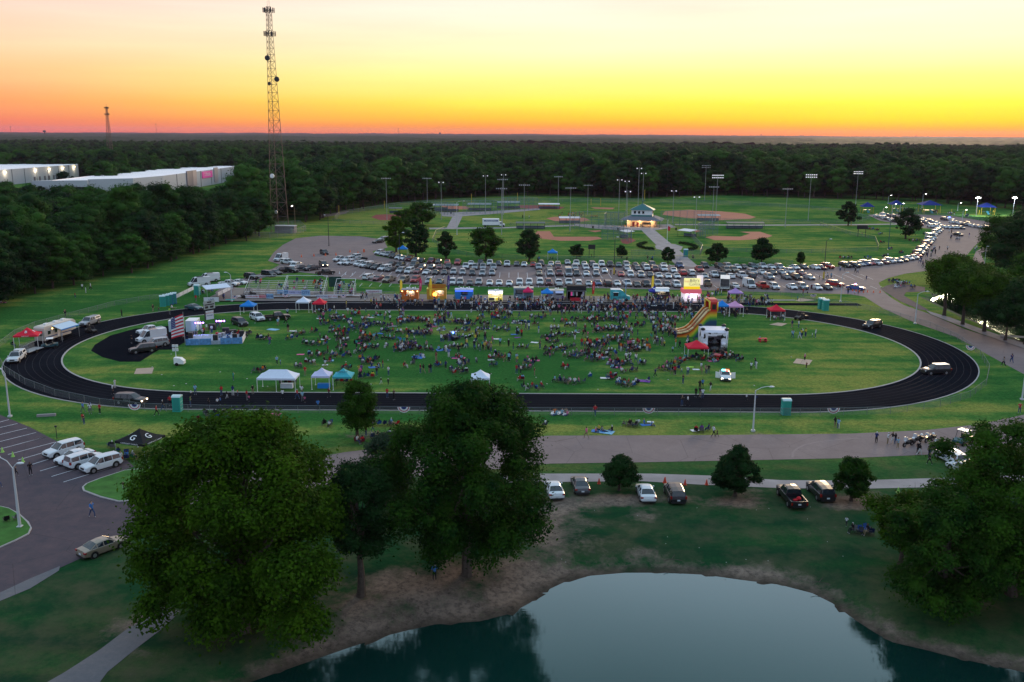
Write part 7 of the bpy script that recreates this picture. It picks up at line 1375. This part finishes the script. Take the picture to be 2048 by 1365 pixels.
def sk(hip=.93, lean=0, legs='stand', arms='down', twist=0):
    J = {}; J['pelvis'] = (0, 0, hip, (.15, .11), None); J['spine'] = (0, lean * .3, hip + .22, (.15, .1), 'pelvis'); J['chest'] = (0, lean * .7, hip + .45, (.18, .11), 'spine'); J['neck'] = (0, lean, hip + .6, .06, 'chest'); J['head'] = (0, lean - .02, hip + .72, .1, 'neck'); J['crown'] = (0, lean - .01, hip + .82, .085, 'head')
    for s, t_ in ((-1, 'L'), (1, 'R')):
        J['hip' + t_] = (s * .1, 0, hip - .05, .1, 'pelvis')
        if legs == 'stand': J['kn' + t_] = (s * .12, -.02, hip * .52, .065, 'hip' + t_); J['an' + t_] = (s * .13, .02, .09, .045, 'kn' + t_); J['ft' + t_] = (s * .15, -.14, .045, .04, 'an' + t_)
        elif legs == 'walk': k = .26 * s; J['kn' + t_] = (s * .1, -k * .8 - .05, hip * .53, .065, 'hip' + t_); J['an' + t_] = (s * .1, -k * 1.3 + .08, .1, .045, 'kn' + t_); J['ft' + t_] = (s * .11, -k * 1.3 - .08, .05, .04, 'an' + t_)
        elif legs == 'chair': J['kn' + t_] = (s * .14, -.42, hip + .02, .07, 'hip' + t_); J['an' + t_] = (s * .14, -.46, .1, .048, 'kn' + t_); J['ft' + t_] = (s * .16, -.6, .045, .04, 'an' + t_)
        elif legs == 'ground': J['kn' + t_] = (s * .24, -.32, .3, .07, 'hip' + t_); J['an' + t_] = (s * .12, -.6, .08, .048, 'kn' + t_); J['ft' + t_] = (s * .16, -.72, .06, .04, 'an' + t_)
        elif legs == 'out': J['kn' + t_] = (s * .13, -.42, .13, .07, 'hip' + t_); J['an' + t_] = (s * .14, -.82, .07, .048, 'kn' + t_); J['ft' + t_] = (s * .17, -.9, .12, .04, 'an' + t_)
        J['sh' + t_] = (s * .2, lean * .85, hip + .5, .062, 'chest')
        e_, h_ = {'down': ((s * .27, lean * .8 + .02, hip + .23), (s * .27, lean * .8 - .06, hip)), 'swing': ((s * .27, lean + .1 * s, hip + .24), (s * .25, lean - .05 + .22 * s, hip + .05)), 'lap': ((s * .27, lean * .8 - .02, hip + .24), (s * .15, -.28, hip + .16)), 'fold': ((s * .28, lean * .8 - .04, hip + .27), (s * .06, -.2, hip + .3)), 'phone': ((s * .26, -.12, hip + .3), (s * .1, -.3, hip + .5)), 'back': ((s * .3, .18, hip + .26), (s * .3, .3, hip - .0))}[arms]
        J['elb' + t_] = (*e_, .045, 'sh' + t_); J['ha' + t_] = (*h_, .036, 'elb' + t_)
    return J
POSES = {
 'stand': [sk(), sk(arms='fold'), sk(arms='phone', lean=-.03)], 'walk': [sk(legs='walk', arms='swing')],
 'chair': [sk(hip=.5, legs='chair', arms='lap', lean=.06), sk(hip=.5, legs='chair', arms='lap', lean=-.08)],
 'ground': [sk(hip=.14, legs='ground', arms='lap', lean=-.05), sk(hip=.13, legs='out', arms='back', lean=.14)]}
PM = {}; PML = {}
for k, lst in POSES.items():
    PM[k] = [pose_mesh('person', J, 1) for J in lst]; PML[k] = [pose_mesh('person_far', J, 0) for J in lst]
# ---- camp chair
CHM = {'navy': (.015, .025, .09), 'black': (.012, .012, .015), 'red': (.35, .015, .02), 'blue': (.02, .08, .3), 'green': (.015, .12, .05), 'grey': (.12, .12, .13), 'maroon': (.1, .01, .02)}
chm = {k: mat(k + '_camp_chair_cloth', v, .8) for k, v in CHM.items()}
mb = MB(); mb.quad((-.27, -.24, .43), (.27, -.24, .43), (.27, .22, .38), (-.27, .22, .38), 0); mb.quad((-.27, .22, .38), (.27, .22, .38), (.27, .34, .9), (-.27, .34, .9), 0)
for s in (-1, 1):
    mb.tube((s * .3, -.28, 0), (s * .3, .3, .42), .015, n=4, mi=1); mb.tube((s * .3, .3, 0), (s * .3, -.28, .6), .015, n=4, mi=1); mb.tube((s * .27, .2, .36), (s * .27, .35, .92), .015, n=4, mi=1); mb.box(s * .3 - .04, s * .3 + .04, -.28, .28, .6, .62, 0)
for y in (-.28, .3): mb.tube((-.3, y, 0), (.3, y, .4), .012, n=4, mi=1)
chair_me = mb.mesh('camp_chair', [chm['navy'], darkm])
PEOPLE = []; CHAIRS = []; BLANK = []
LM = [('stage', 408, 680), ('big flag', 366, 670), ('long white canopy', 558, 775), ('lavender canopy', 645, 772), ('teal canopy', 688, 775), ('bleacher white canopy', 608, 625), ('bleacher red canopy', 640, 624), ('middle bleachers', 605, 590), ('right bleachers', 692, 590), ('orange food stand', 820, 604), ('mustard food stand', 873, 604), ('blue food trailer', 928, 603), ('lit yellow food stand', 991, 606), ('crimson canopy', 1056, 602), ('bright blue canopy', 1094, 603), ('black tent', 1153, 603), ('turquoise van', 1240, 603), ('navy canopy', 1308, 599), ('yellow sign stand', 1383, 604), ('rainbow slide', 1390, 670), ('cow bounce house', 1428, 700), ('bounce house canopy', 1392, 716), ('patrol sedan', 1452, 750), ('pink canopy', 1469, 631), ('far right canopy', 1551, 638), ('blue lamp cart', 901, 680), ('violet patterned canopy', 961, 779), ('near street lamp', 1506, 862), ('right green toilet', 1571, 828), ('left green toilet', 356, 822), ('near patrol wagon', 262, 806), ('black logo canopy', 283, 900), ('slim tree', 716, 882), ('tall middle tree', 935, 1150), ('police motorcycles', 1850, 890), ('rightmost magnolia', 1640, 992), ('flashing patrol car', 1711, 580), ('curved row of cars', 1790, 525), ('walkway entrance', 1370, 530), ('infield picnic table', 1525, 684), ('right sand pad', 1605, 725), ('camper trailer', 112, 676), ('toilet row', 335, 612), ('crowd centre', 1080, 700), ('near magnolias', 1350, 900), ('left parking area', 100, 950), ('left wood', 170, 575), ('small house', 1284, 450), ('pond trees', 1880, 640), ('bunting fence', 1900, 800)]
LMW = [(n_, G(x, y)) for n_, x, y in LM]
def where(p):
    n_, q = min(LMW, key=lambda a: (a[1] - p).length); dx, dy = p.x - q.x, p.y - q.y
    if math.hypot(dx, dy) < 2.2: return 'by the ' + n_
    if abs(dx) > abs(dy): return ('right of the ' if dx > 0 else 'left of the ') + n_
    return ('behind the ' if dy > 0 else 'before the ') + n_
def person(p, pose, face=None, shirt=None, tr=None, s=None, skin=None):
    PEOPLE.append((p.copy(), pose, rnd.uniform(0, 6.283) if face is None else face, shirt or rnd.choice(SHW), tr or rnd.choice(TRW), s or rnd.choice([1, 1, 1, 1.03, .96, .94, .9, .72, .62]), skin if skin is not None else rnd.choice([0, 0, 1, 1, 2]), rnd.choice([0, 0, 0, 0, 1, 1, 2, 3])))
STG = G(420, 660)
def cl(x, y, n, kind='t', spread=None, shirt=None, face=None, blanket=None, w=None):
    """a knot of n people round a photo point: t standing, w walking, s in camp chairs, g on the grass"""
    c = G(x, y); sp_ = spread or (.35 + .42 * math.sqrt(n)); row = rnd.uniform(-.5, .5)
    for k in range(n):
        if kind == 's':
            off = (k - (n - 1) / 2) * .78; a_ = row; p = c + Vector((off * math.cos(a_), off * math.sin(a_) * .6 + rnd.uniform(-.3, .3), 0))
            if n > 4 and k % 2: p = c + Vector((off * .9, -1.3 + rnd.uniform(-.3, .3), 0))
            dd = STG - p; f = math.atan2(dd.y, dd.x) + math.pi / 2 + rnd.gauss(0, .5) if p.y < 200 and rnd.random() < .75 else rnd.uniform(0, 6.28)
            person(p, 'chair', f if face is None else face, shirt); CHAIRS.append((p.copy(), PEOPLE[-1][2], rnd.choice(['navy', 'navy', 'black', 'black', 'grey', 'grey', 'blue', 'green', 'maroon', 'red'])))
            if rnd.random() < .18: CHAIRS.append((p + Vector((.8, .5, 0)), PEOPLE[-1][2] + .3, rnd.choice(['navy', 'black', 'grey', 'blue', 'green'])))
        elif kind == 'g':
            p = c + Vector((rnd.uniform(-1, 1) * sp_ * .8, rnd.uniform(-1, 1) * sp_ * .6, 0)); person(p, 'ground', face, shirt)
        else:
            p = c + Vector((rnd.uniform(-1, 1) * sp_, rnd.uniform(-1, 1) * sp_, 0)); person(p, 'walk' if kind == 'w' or rnd.random() < .3 else 'stand', face, shirt)
    if kind == 'g' and n >= 2 and blanket is None: BLANK.append((c, 1.1 + .18 * n, rnd.choice(['white', 'white', 'light blue', 'grey', 'pink', 'blue'])))
    if blanket: BLANK.append((c, 1.2, blanket))
def many(ox, oy, z, txt):
    for it in txt.split():
        a_ = it.split(','); cl(ox + float(a_[0]) / z, oy + float(a_[1]) / z, int(a_[2]), a_[3] if len(a_) > 3 else 't', shirt=a_[4].replace('_', ' ') if len(a_) > 4 else None)
many(400, 530, 4.267, '1150,400,1 1280,420,2 1335,425,1,t,red 1370,425,1,t,black 1400,410,1,t,black 1240,360,1,t,yellow 1490,370,1,t,red 1610,440,2,t,white 1600,480,1,t,white 1535,385,1 740,575,1,t,black 605,680,1 700,510,2 660,520,1,t,light_blue 1310,700,1 1495,640,1 1930,720,1 1690,690,1 1720,690,1 915,950,1,t,red 265,985,1,t,teal 1365,940,3 1490,960,1,t,black 1605,950,1,t,white 1635,1030,1,t,black 1535,1025,1,t,black 1910,935,1,t,black 1940,920,1,t,black 680,850,2,t,light_blue')
many(400, 530, 4.267, '1180,460,6,s 1260,490,3,s 1150,440,2,s 1400,480,2,s 1460,450,3,g 1520,430,3,g 1360,550,5,s 1420,530,3,s 1530,520,4,s 1600,580,4,s 1610,640,4,s 1700,590,2,s 1850,480,6,s 1880,590,7,s 1980,530,4,g 1030,460,3,g 1060,510,3,s 1130,550,2,s 975,580,2,s 840,600,4,s 765,640,2,s 980,680,7,s 1210,620,4,s 1250,580,2,s 1215,660,4,s 1390,600,2,s 1450,620,5,s 1420,660,3,s 1450,710,5,s 1210,720,3,s 1350,670,2,g 1590,710,1,s 1200,780,5,s 1245,770,1,s,red 1370,750,3,s 1000,775,5,s 1770,690,6,s 1710,740,3,s 1860,800,2,g 1520,810,1,s 1820,850,1,s 1750,880,1,s 1410,850,2,s 1440,850,1,s 940,850,3,s 840,880,2,s 1100,820,3,g 500,920,3,s 560,900,1,s 540,640,4,s 1250,890,3,s 1420,970,4,s 1970,740,1,s 2030,870,1,s 750,1020,4,s 1230,1010,4,s 280,620,5,s 380,600,4,s 1020,410,5,s 770,430,4,t')
many(800, 560, 4.267, '140,350,8,s 40,370,3,s 270,390,4,g 350,430,3,g 470,370,6,s 540,370,4,s 530,440,5,s 160,460,8,s 70,590,8,s 20,600,3,s 100,560,3,s 165,660,2,g 115,720,1,s 330,740,2,s 370,600,8,g 500,670,6,g 540,720,3,s 500,790,5,s 460,790,2,s 1050,590,3,s 720,390,3,s 690,330,2,s 680,440,2,s 870,430,5,s 910,400,2,s 990,370,4,g 1040,380,3,s 850,340,4,s 1160,390,2,s 1180,330,5,s 1400,370,2,s 1450,400,3,s 1320,430,3,s 1370,480,6,s 1260,500,4,s 1320,600,6,s 1300,540,4,s 1470,580,2,s 1560,350,8,s 1690,450,3,s 1740,340,8,s 1690,350,2,s 1830,430,10,s 1850,510,6,s 2000,610,4,s 1480,660,5,s 1560,640,4,s 1590,630,2,s 1720,660,6,g 1760,620,4,s 1880,720,6,s 1850,750,3,g 1980,790,1,s,purple 1030,860,2,s 1060,770,4,s 1100,720,3,s 1180,690,1,g 820,680,4,s 800,740,2,s 830,650,2,s 1130,930,5,s 1380,880,4,s 1470,890,4,s 1410,760,2,s,red 1620,840,1,s,white 1790,850,2,s 1950,900,5,s 1890,880,2,s 1500,450,2,g')
many(800, 560, 4.267, '705,500,1,t,black 590,590,1,t,black 880,570,1,t,light_blue 910,570,1,t,black 960,600,1,t,black 230,590,1,t,grey 210,800,1,t,maroon 235,790,1,t,black 320,690,1,t,maroon 430,660,1,t,blue 365,620,1,t,white 650,600,3 690,600,4 740,590,2,t,yellow 770,570,1 775,610,2 630,720,1,t,grey 980,800,1 1060,800,1 1135,820,1 1100,740,1,t,black 1245,320,1,t,black 1275,310,1 1310,360,1 1590,440,1,t,maroon 1630,410,2 1670,400,1 1780,580,1 1850,600,1 1820,650,1,t,black 1600,570,4,t,red 1650,570,3,t,red 1700,590,2 1730,540,2,t,blue 1560,560,2 1940,570,3 2010,560,2,t,red 1965,690,2,t,white 2000,460,1 1920,500,1 1850,350,2 1940,360,1,t,red 1980,320,1,t,pink 1950,410,1,t,pink 710,310,1 790,330,4,t,red 830,310,4 860,300,3,t,orange 950,310,3 910,330,1 1020,420,1 1065,430,2')
many(1200, 540, 4.267, '120,510,10,s 40,430,8,s 320,480,5,s 150,600,6,s 290,700,4,s 40,740,4,s 150,800,5,s 270,870,1,s,purple 540,860,3,s 680,790,3,s 360,810,2,s 110,920,2,s 400,950,1,g 230,980,5,s 400,680,2,s 800,760,6,s 890,760,5,s 960,780,3,g 1060,740,6,s,maroon 1120,760,4,s 1190,780,2,s 600,430,4,s 1500,420,5,s 1100,390,4,s')
many(1200, 540, 4.267, '85,650,1,t,black 115,760,1,t,navy 260,790,1,t,navy 285,790,1,t,white 300,560,1 300,650,2,t,red 325,660,2 365,660,2,t,black 240,660,3,t,pink 150,690,1 265,600,1,t,light_blue 430,600,1,t,teal 460,630,3 420,690,3,t,orange 405,640,1,t,orange 540,640,4 520,650,2 600,710,1 655,650,1,t,orange 705,660,3 770,620,2 580,440,2 650,450,2 640,890,1,t,black 660,890,2,t,red 740,890,2,t,white 765,890,1,t,blue 705,970,1,t,black 470,915,1 880,870,1,t,white 910,890,3,t,tan 950,890,1 860,1010,1,t,blue 880,1020,1,t,black 915,1030,1,t,black 820,1100,2,t,black 845,1100,1 1305,860,1,t,white 1335,820,1,t,black 1355,840,1,t,white 1280,1120,1,t,white 1300,1130,1,t,navy 1615,490,1,t,navy 1640,490,1,t,black 1665,490,1,t,white 1670,580,2,t,light_blue 1730,570,3,t,yellow 1760,570,2,t,white 1820,580,1,t,white 1735,840,1,t,maroon 1780,780,1,t,pink 1250,385,1,t,black 1360,600,1 1705,260,1,t,teal')
# dense queues: polygons of the photo filled with people
def dense(x0, y0, x1, y1, n, z=4.267, ox=800, oy=560):
    for k in range(n): person(G(ox + rnd.uniform(x0, x1) / z, oy + rnd.uniform(y0, y1) / z), rnd.choice(['stand', 'stand', 'stand', 'walk']))
for a in [(290, 190, 410, 400, 38), (600, 170, 700, 300, 26), (820, 190, 960, 320, 28), (980, 150, 1120, 280, 34), (1130, 180, 1200, 280, 8), (1200, 170, 1400, 290, 30), (1400, 170, 1620, 290, 40), (1620, 190, 1700, 300, 12), (1700, 190, 2048, 300, 36), (430, 180, 560, 250, 20), (-60, 150, 120, 260, 20), (-40, 260, 30, 400, 22), (700, 200, 820, 300, 10), (1250, 260, 1620, 310, 12), (1150, 180, 1200, 250, 4)]: dense(*a)
for a in [(0, 240, 100, 320, 12), (230, 250, 420, 300, 14), (380, 240, 620, 330, 36), (620, 250, 900, 345, 36), (670, 330, 800, 440, 24), (430, 400, 560, 560, 30), (530, 470, 650, 600, 26), (150, 380, 240, 480, 12), (1230, 250, 1450, 320, 30), (950, 350, 1200, 410, 12), (1090, 240, 1200, 290, 8), (900, 230, 960, 290, 8), (300, 330, 430, 460, 18), (20, 330, 140, 420, 10)]: dense(*a, ox=1200, oy=540)
many(1200, 540, 4.267, '1330,300,8 1430,300,4')
for x, y, n in ((880, 596, 8), (745, 610, 3), (760, 604, 4), (733, 604, 1), (772, 606, 4), (790, 608, 3), (725, 598, 4), (836, 612, 5), (1180, 604, 3), (1082, 590, 1), (1437, 592, 3), (1430, 588, 2), (1482, 604, 5), (1463, 604, 5)): cl(x, y, n)
for k in range(62):
    x, y = rnd.uniform(630, 1350), rnd.uniform(632, 752)
    if y > 700 and rnd.random() < .5: continue
    cl(x, y, rnd.choice([2, 2, 3, 4, 5]), rnd.choice(['s', 's', 's', 'g', 't']))
for k in range(60): cl(rnd.uniform(620, 1380), rnd.uniform(628, 745), 1)
# the seated crowd on the bleachers
BL = []
def crowd(bx, by, w, rows, n, rmin=0, xs_=None):
    b_ = G(bx, by)
    for k in range(n):
        r_ = rnd.randrange(rmin, rows); x = rnd.uniform(-w / 2 + .3, w / 2 - .3) if xs_ is None else rnd.choice(xs_) + rnd.uniform(-1, 1)
        person(b_ + Vector((x, 1.22 + r_ * .72, .5 + r_ * .36)), 'chair', rnd.uniform(-.3, .3))
crowd(527, 596, 10, 8, 4, 5, [-3.5, -3]); crowd(527, 596, 10, 5, 4, 0, [4]); crowd(605, 595, 10.6, 4, 12); crowd(605, 595, 10.6, 8, 12, 2, [3.5, 3, 4]); crowd(605, 595, 10.6, 8, 4, 6); crowd(687, 594, 5.0, 6, 18)
# near people
many(0, 530, 4.267, '1015,1050,1,t,white 960,1100,1,t,white 935,1110,1,t,black 735,1265,2,t,blue 800,1275,1,t,white 815,1270,1,t,red 705,1350,1,t,red 700,1370,1,t,black 1325,1300,1,w,red 1410,1255,1,t,black 1445,1195,1,t,red 1650,1125,1,t,white 1680,1120,1,t,light_blue 1740,1210,1,w,black 1860,1190,1,w,white 1900,1110,1,t,red 1915,1185,1,t,blue 1900,1150,1,t,black 1985,1110,1,t,navy 2010,1110,1,t,orange 1640,1185,1,t,white 1600,1220,1,t,green 1310,400,1,t,black 1345,400,1,t,black 1445,420,1,t,lime 1475,370,1,g,white 1700,310,1,t,red 640,285,1,t,red 685,215,1,t,white 730,240,1,t,white 760,215,1,t,white 545,450,1,t,black 1020,450,1,t,black 1140,665,1,t,black 1740,350,1,t,white 20,325,3,g 530,640,1,t,white 1890,300,1,t,navy 1915,300,1,t,blue 110,700,1,s,black 1330,700,3 1640,610,2 1840,540,3 1760,560,2,t,white 1800,580,2 1600,640,3,s 1700,600,2 1800,220,6 1730,240,5,s 1960,650,6,s,blue 2030,620,5,s 1700,1330,1,s,black')
many(0, 820, 4.267, '200,560,1,t,black 240,555,1,t,black 20,660,1,w,black 990,700,1,t,black 950,330,2,s,black 985,400,2,s 1060,430,4,s 50,970,1,s,black')
p = G(185, 1035); person(p, 'walk', R(60), 'blue', 'denim', 1.1)
many(1080, 840, 4.267, '405,165,1,w,pink 500,100,4,g 600,100,1,g,black 740,50,2,s,black 790,60,2,s,black 830,50,1,t,white 905,45,2,g,blue 1330,110,1,s,red 1375,105,1,s,purple 1435,100,1,s,navy 1500,140,1,w,white 1535,155,1,w,black 1240,-110,1,t,white 1250,-120,1,t,black')
many(1560, 840, 4.197, '850,205,1,t,navy 900,212,1,t,white 935,205,1,t,black 950,210,1,t,black 965,238,1,t,light_blue 1125,285,1,t,black 1140,290,1,t,black 1190,300,2,t,black 1255,370,1,t,black 1300,335,1,t,black 592,890,1,t,white 640,950,2,s,black 700,960,2,s,black 760,965,1,s,black 470,72,1,t,light_blue 485,60,1,t,black')
many(480, 760, 2.926, '60,118,1,t,red 78,120,1,t,pink 55,80,1,t,black 265,113,1,t,white 345,128,1,t,light_blue 350,105,1,t,red 375,90,1,t,white 365,130,1,t,pink 480,170,1,t,blue 535,110,1,t,maroon 860,115,1,t,red 885,115,1,t,black 490,272,1,s,black 525,272,1,s,white 830,270,4,s,black 905,268,2,s 740,328,1,t,maroon 795,312,1,t,black 790,345,2,s,black 845,340,1,s,black 890,335,2,s,white 700,375,2,s 1870,198,7,g 1785,275,1,s,white 1163,1188,1,t,blue 405,1290,1,t,navy 450,1245,1,t,light_blue 240,208,1,g,black')
cl(1186, 829, 1, 'w', shirt='red'); cl(2023, 725, 1, 'w', shirt='navy'); cl(2013, 733, 1, 'w', shirt='grey'); cl(2040, 829, 1, 't', shirt='red'); cl(430, 832, 5, 's', shirt='black'); cl(1673, 857, 1, 't', shirt='light blue')
for x, y, n, k in ((1786, 565, 5, 's'), (1805, 570, 4, 's'), (1795, 574, 3, 'g'), (1730, 560, 1, 't'), (1715, 546, 2, 'w'), (1683, 542, 1, 't'), (1690, 542, 1, 't'), (1640, 560, 1, 't'), (1655, 556, 3, 't'), (1703, 589, 2, 't'), (1716, 590, 1, 't'), (1848, 530, 3, 'w'), (1852, 533, 3, 'w'), (1838, 526, 2, 't'), (1856, 515, 3, 't'), (1864, 508, 4, 't'), (1870, 500, 4, 't'), (1892, 500, 1, 'w'), (1898, 478, 2, 'w'), (1917, 481, 3, 'w'), (1922, 482, 1, 'w'), (1940, 474, 1, 'w'), (1900, 467, 2, 't'), (1949, 503, 1, 't'), (1955, 501, 1, 't'), (1959, 501, 1, 't'), (1740, 460, 3, 's'), (1754, 462, 3, 's'), (1759, 470, 2, 's'), (1765, 487, 3, 's'), (1780, 500, 2, 's'), (1828, 483, 6, 's'), (1850, 470, 3, 's'), (1722, 470, 1, 't'), (1690, 518, 6, 's'), (1735, 518, 3, 's'), (1770, 514, 4, 's'), (1803, 508, 3, 's'), (1825, 577, 2, 's'), (1250, 523, 1, 't'), (1300, 522, 3, 't'), (1226, 550, 2, 't'), (1420, 522, 2, 's'), (1080, 524, 2, 't'), (1100, 520, 2, 't'), (1088, 545, 1, 't'), (1180, 515, 1, 't'), (1045, 437, 1, 't'), (1056, 438, 1, 't'), (1117, 435, 2, 't'), (1125, 430, 1, 't'), (1840, 423, 14, 't'), (1870, 426, 14, 't'), (1900, 430, 12, 't'), (1810, 421, 10, 't'), (1930, 434, 8, 't'), (1618, 581, 2, 't'), (1612, 590, 2, 't'), (1285, 455, 3, 't'), (1480, 596, 3, 's')): cl(x, y, n, k)
for k in range(26): person(G(rnd.uniform(1136, 1166), rnd.uniform(429, 434)), 'stand', shirt=rnd.choice(['yellow', 'orange', 'yellow', 'maroon']), s=.95)
for x in range(5): person(G(1182 + x * 3, 436), 'stand', shirt='orange', s=.8)
# blankets seen without anyone
for x, y, w_, c in ((546, 660, 2.3, 'light blue'), (585, 663, 1.2, 'white'), (601, 710, 1.3, 'pink'), (650, 731, 1.0, 'white'), (761, 668, 1.3, 'blue'), (1069, 686, 1.4, 'white'), (1070, 722, 1.6, 'pink'), (908, 664, 1.8, 'white'), (1029, 670, 1.4, 'blue'), (1035, 676, 1.2, 'purple'), (1210, 757, 1.5, 'white'), (1287, 763, 2.1, 'purple'), (1221, 729, 1.4, 'purple'), (1228, 735, 1.2, 'light blue'), (992, 679, 1.2, 'white'), (837, 715, 2.2, 'blue'), (982, 721, 1.1, 'white'), (550, 830, 1.6, 'pink'), (1391, 862, 1.3, 'white'), (1210, 865, 2.3, 'light blue'), (460, 600, 2.0, 'teal'), (1380, 735, 1.2, 'lime'), (1392, 740, 1.1, 'white'), (1308, 612, 1.2, 'white'), (1301, 845, .9, 'white'), (1152, 665, 1.0, 'red')): BLANK.append((G(x, y), w_, c))
# ---- build: nearest three hundred one by one, the rest as one crowd
PEOPLE.sort(key=lambda q: q[0].y); NP = 285
POSEW = {'stand': 'standing', 'walk': 'walking', 'chair': 'seated', 'ground': 'sitting low'}
face_me = MB().ball((0, -.125, 0), .02, .025, .03).ball((.105, 0, 0), .018, .02, .03).ball((-.105, 0, 0), .018, .02, .03).mesh('face_features', skins[1])
for i_, (p, pose, f, sh_, tr, s, skn, hr) in enumerate(PEOPLE[:NP]):
    k = rnd.randrange(len(PM[pose])); o = bpy.data.objects.new('person', PM[pose][k]); col.objects.link(o); o.location = p; o.rotation_euler = (0, 0, f); o.scale = (s,) * 3
    for j, m_ in enumerate((skins[skn], shm[sh_], trm[tr], hairs[hr])): o.material_slots[j].link = 'OBJECT'; o.material_slots[j].material = m_
    later(o, f'{"child" if s < .8 else "person"} in {sh_} {POSEW[pose]} {where(p)}', 'person', 'people at the field event')
mats_all = list(shm.values()) + list(trm.values()) + hairs + skins + [shoe_m]; mix_ = {m_.name: i_ for i_, m_ in enumerate(mats_all)}
LOW = {}
for k, lst in PML.items():
    LOW[k] = []
    for me_ in lst:
        F4 = [tuple(f.vertices) for f in me_.polygons]; F4 = [f if len(f) == 4 else (f[0], f[1], f[2], f[2]) for f in F4]
        LOW[k].append((np.array([v.co[:] for v in me_.vertices]), F4, [f.material_index for f in me_.polygons]))
Vs, Fs, Ms, base = [], [], [], 0
for (p, pose, f, sh_, tr, s, skn, hr) in PEOPLE[NP:]:
    k = rnd.randrange(len(LOW[pose])); v, F4, mi_ = LOW[pose][k]; c, s_ = math.cos(f), math.sin(f); w_ = v * s; Vs.append(np.column_stack([w_[:, 0] * c - w_[:, 1] * s_ + p.x, w_[:, 0] * s_ + w_[:, 1] * c + p.y, w_[:, 2] + p.z]))
    tab = (mix_[skins[skn].name], mix_[shm[sh_].name], mix_[trm[tr].name], mix_[hairs[hr].name], mix_[shoe_m.name])
    Fs += [tuple(dict.fromkeys(base + q for q in f_)) for f_ in F4]; Ms += [tab[q] for q in mi_]; base += len(v)
me = bpy.data.meshes.new('crowd'); me.from_pydata(np.concatenate(Vs).tolist(), [], Fs)
for m_ in mats_all: me.materials.append(m_)
me.polygons.foreach_set('material_index', Ms); me.update(); tag(link('crowd', me), 'dense crowd of people on the far half of the field and by the food stands', 'crowd', kind='stuff')
CHAIRS.sort(key=lambda q: q[0].y); NC = 230
for p, f, c in CHAIRS[:NC]:
    o = bpy.data.objects.new('camp_chair', chair_me); col.objects.link(o); o.location = p + Vector((0, 0, 0)); o.rotation_euler = (0, 0, f); o.material_slots[0].link = 'OBJECT'; o.material_slots[0].material = chm[c]; later(o, f'{c} camp chair {where(p)}', 'camp chair', 'camp chairs on the field')
mb = MB(); ck = list(CHM); V0 = [v.co.copy() for v in chair_me.vertices]; F0 = [tuple(f.vertices) for f in chair_me.polygons]; M0 = [f.material_index for f in chair_me.polygons]
for p, f, c in CHAIRS[NC:]:
    M_ = Matrix.Translation(p) @ Matrix.Rotation(f, 4, 'Z'); n = len(mb.v); mb.v += [tuple(M_ @ v) for v in V0]; mb.f += [tuple(n + q for q in f_) for f_ in F0]; mb.m += [ck.index(c) if q == 0 else len(ck) for q in M0]
tag(mb.build('camp_chairs', [chm[k] for k in ck] + [darkm]), 'camp chairs of the crowd on the far half of the field', 'camp chairs', kind='stuff')
blm = {k: mat(k.replace(' ', '_') + '_blanket', tuple(min(.7, v * 1.1) for v in SH[k]), .9, var=.35, vs_=3) for k in SH}
for p, w_, c in BLANK:
    mb = MB(); n = 5; a_ = rnd.uniform(0, 6.28); q = random.Random(int(p.x * 100)); V_ = []; h_ = w_ * .65
    for j in range(n + 1):
        for i_ in range(n + 1): V_.append((-w_ + 2 * w_ * i_ / n * 1.0 + q.uniform(-.06, .06), (-h_ + 2 * h_ * j / n) + q.uniform(-.06, .06), .05 + q.uniform(0, .05)))
    mb.add(V_, [(j * (n + 1) + i_, j * (n + 1) + i_ + 1, (j + 1) * (n + 1) + i_ + 1, (j + 1) * (n + 1) + i_) for j in range(n) for i_ in range(n)]); o = mb.build('blanket', blm[c], loc=p, rz=rnd.uniform(-.4, .4)); o.scale = (.55, .55, 1); later(o, f'{c} picnic blanket {where(p)}', 'blanket', 'blankets on the field')
# ================================================================ labels: count alike things from the left
from collections import defaultdict
gr = defaultdict(list)
for o, base, cat, g in LAB: gr[base].append(o)
ORD = ['leftmost', 'second from left', 'third from left', 'fourth from left', 'fifth from left', 'sixth from left', 'seventh from left', 'eighth from left', 'ninth from left', 'tenth from left']
def nice(n):
    if n < 10: return ORD[n]
    k = n + 1; suf = 'th' if 10 <= k % 100 <= 20 else {1: 'st', 2: 'nd', 3: 'rd'}.get(k % 10, 'th'); return f'{k}{suf} from left'
for base, os_ in gr.items():
    if len(os_) == 1: os_[0]['label'] = base; continue
    os_.sort(key=lambda o: PX(o.location)[0])
    for k, o in enumerate(os_): o['label'] = f'{base}, {nice(k) if k < len(os_) - 1 else "rightmost"}'
# ================================================================ evening haze
hm_ = bpy.data.materials.new('evening_haze'); hm_.use_nodes = True; t = hm_.node_tree; t.nodes.clear(); o_ = t.nodes.new('ShaderNodeOutputMaterial'); v = t.nodes.new('ShaderNodeVolumePrincipled')
v.inputs['Color'].default_value = (.72, .50, .82, 1); v.inputs['Density'].default_value = HAZE; v.inputs['Anisotropy'].default_value = .3; t.links.new(v.outputs[0], o_.inputs['Volume'])
hz = MB().box(-15600, 15600, -3300, 15600, -4, 104).build('haze', hm_); tag(hz, 'thin evening haze over the whole landscape', kind='stuff')
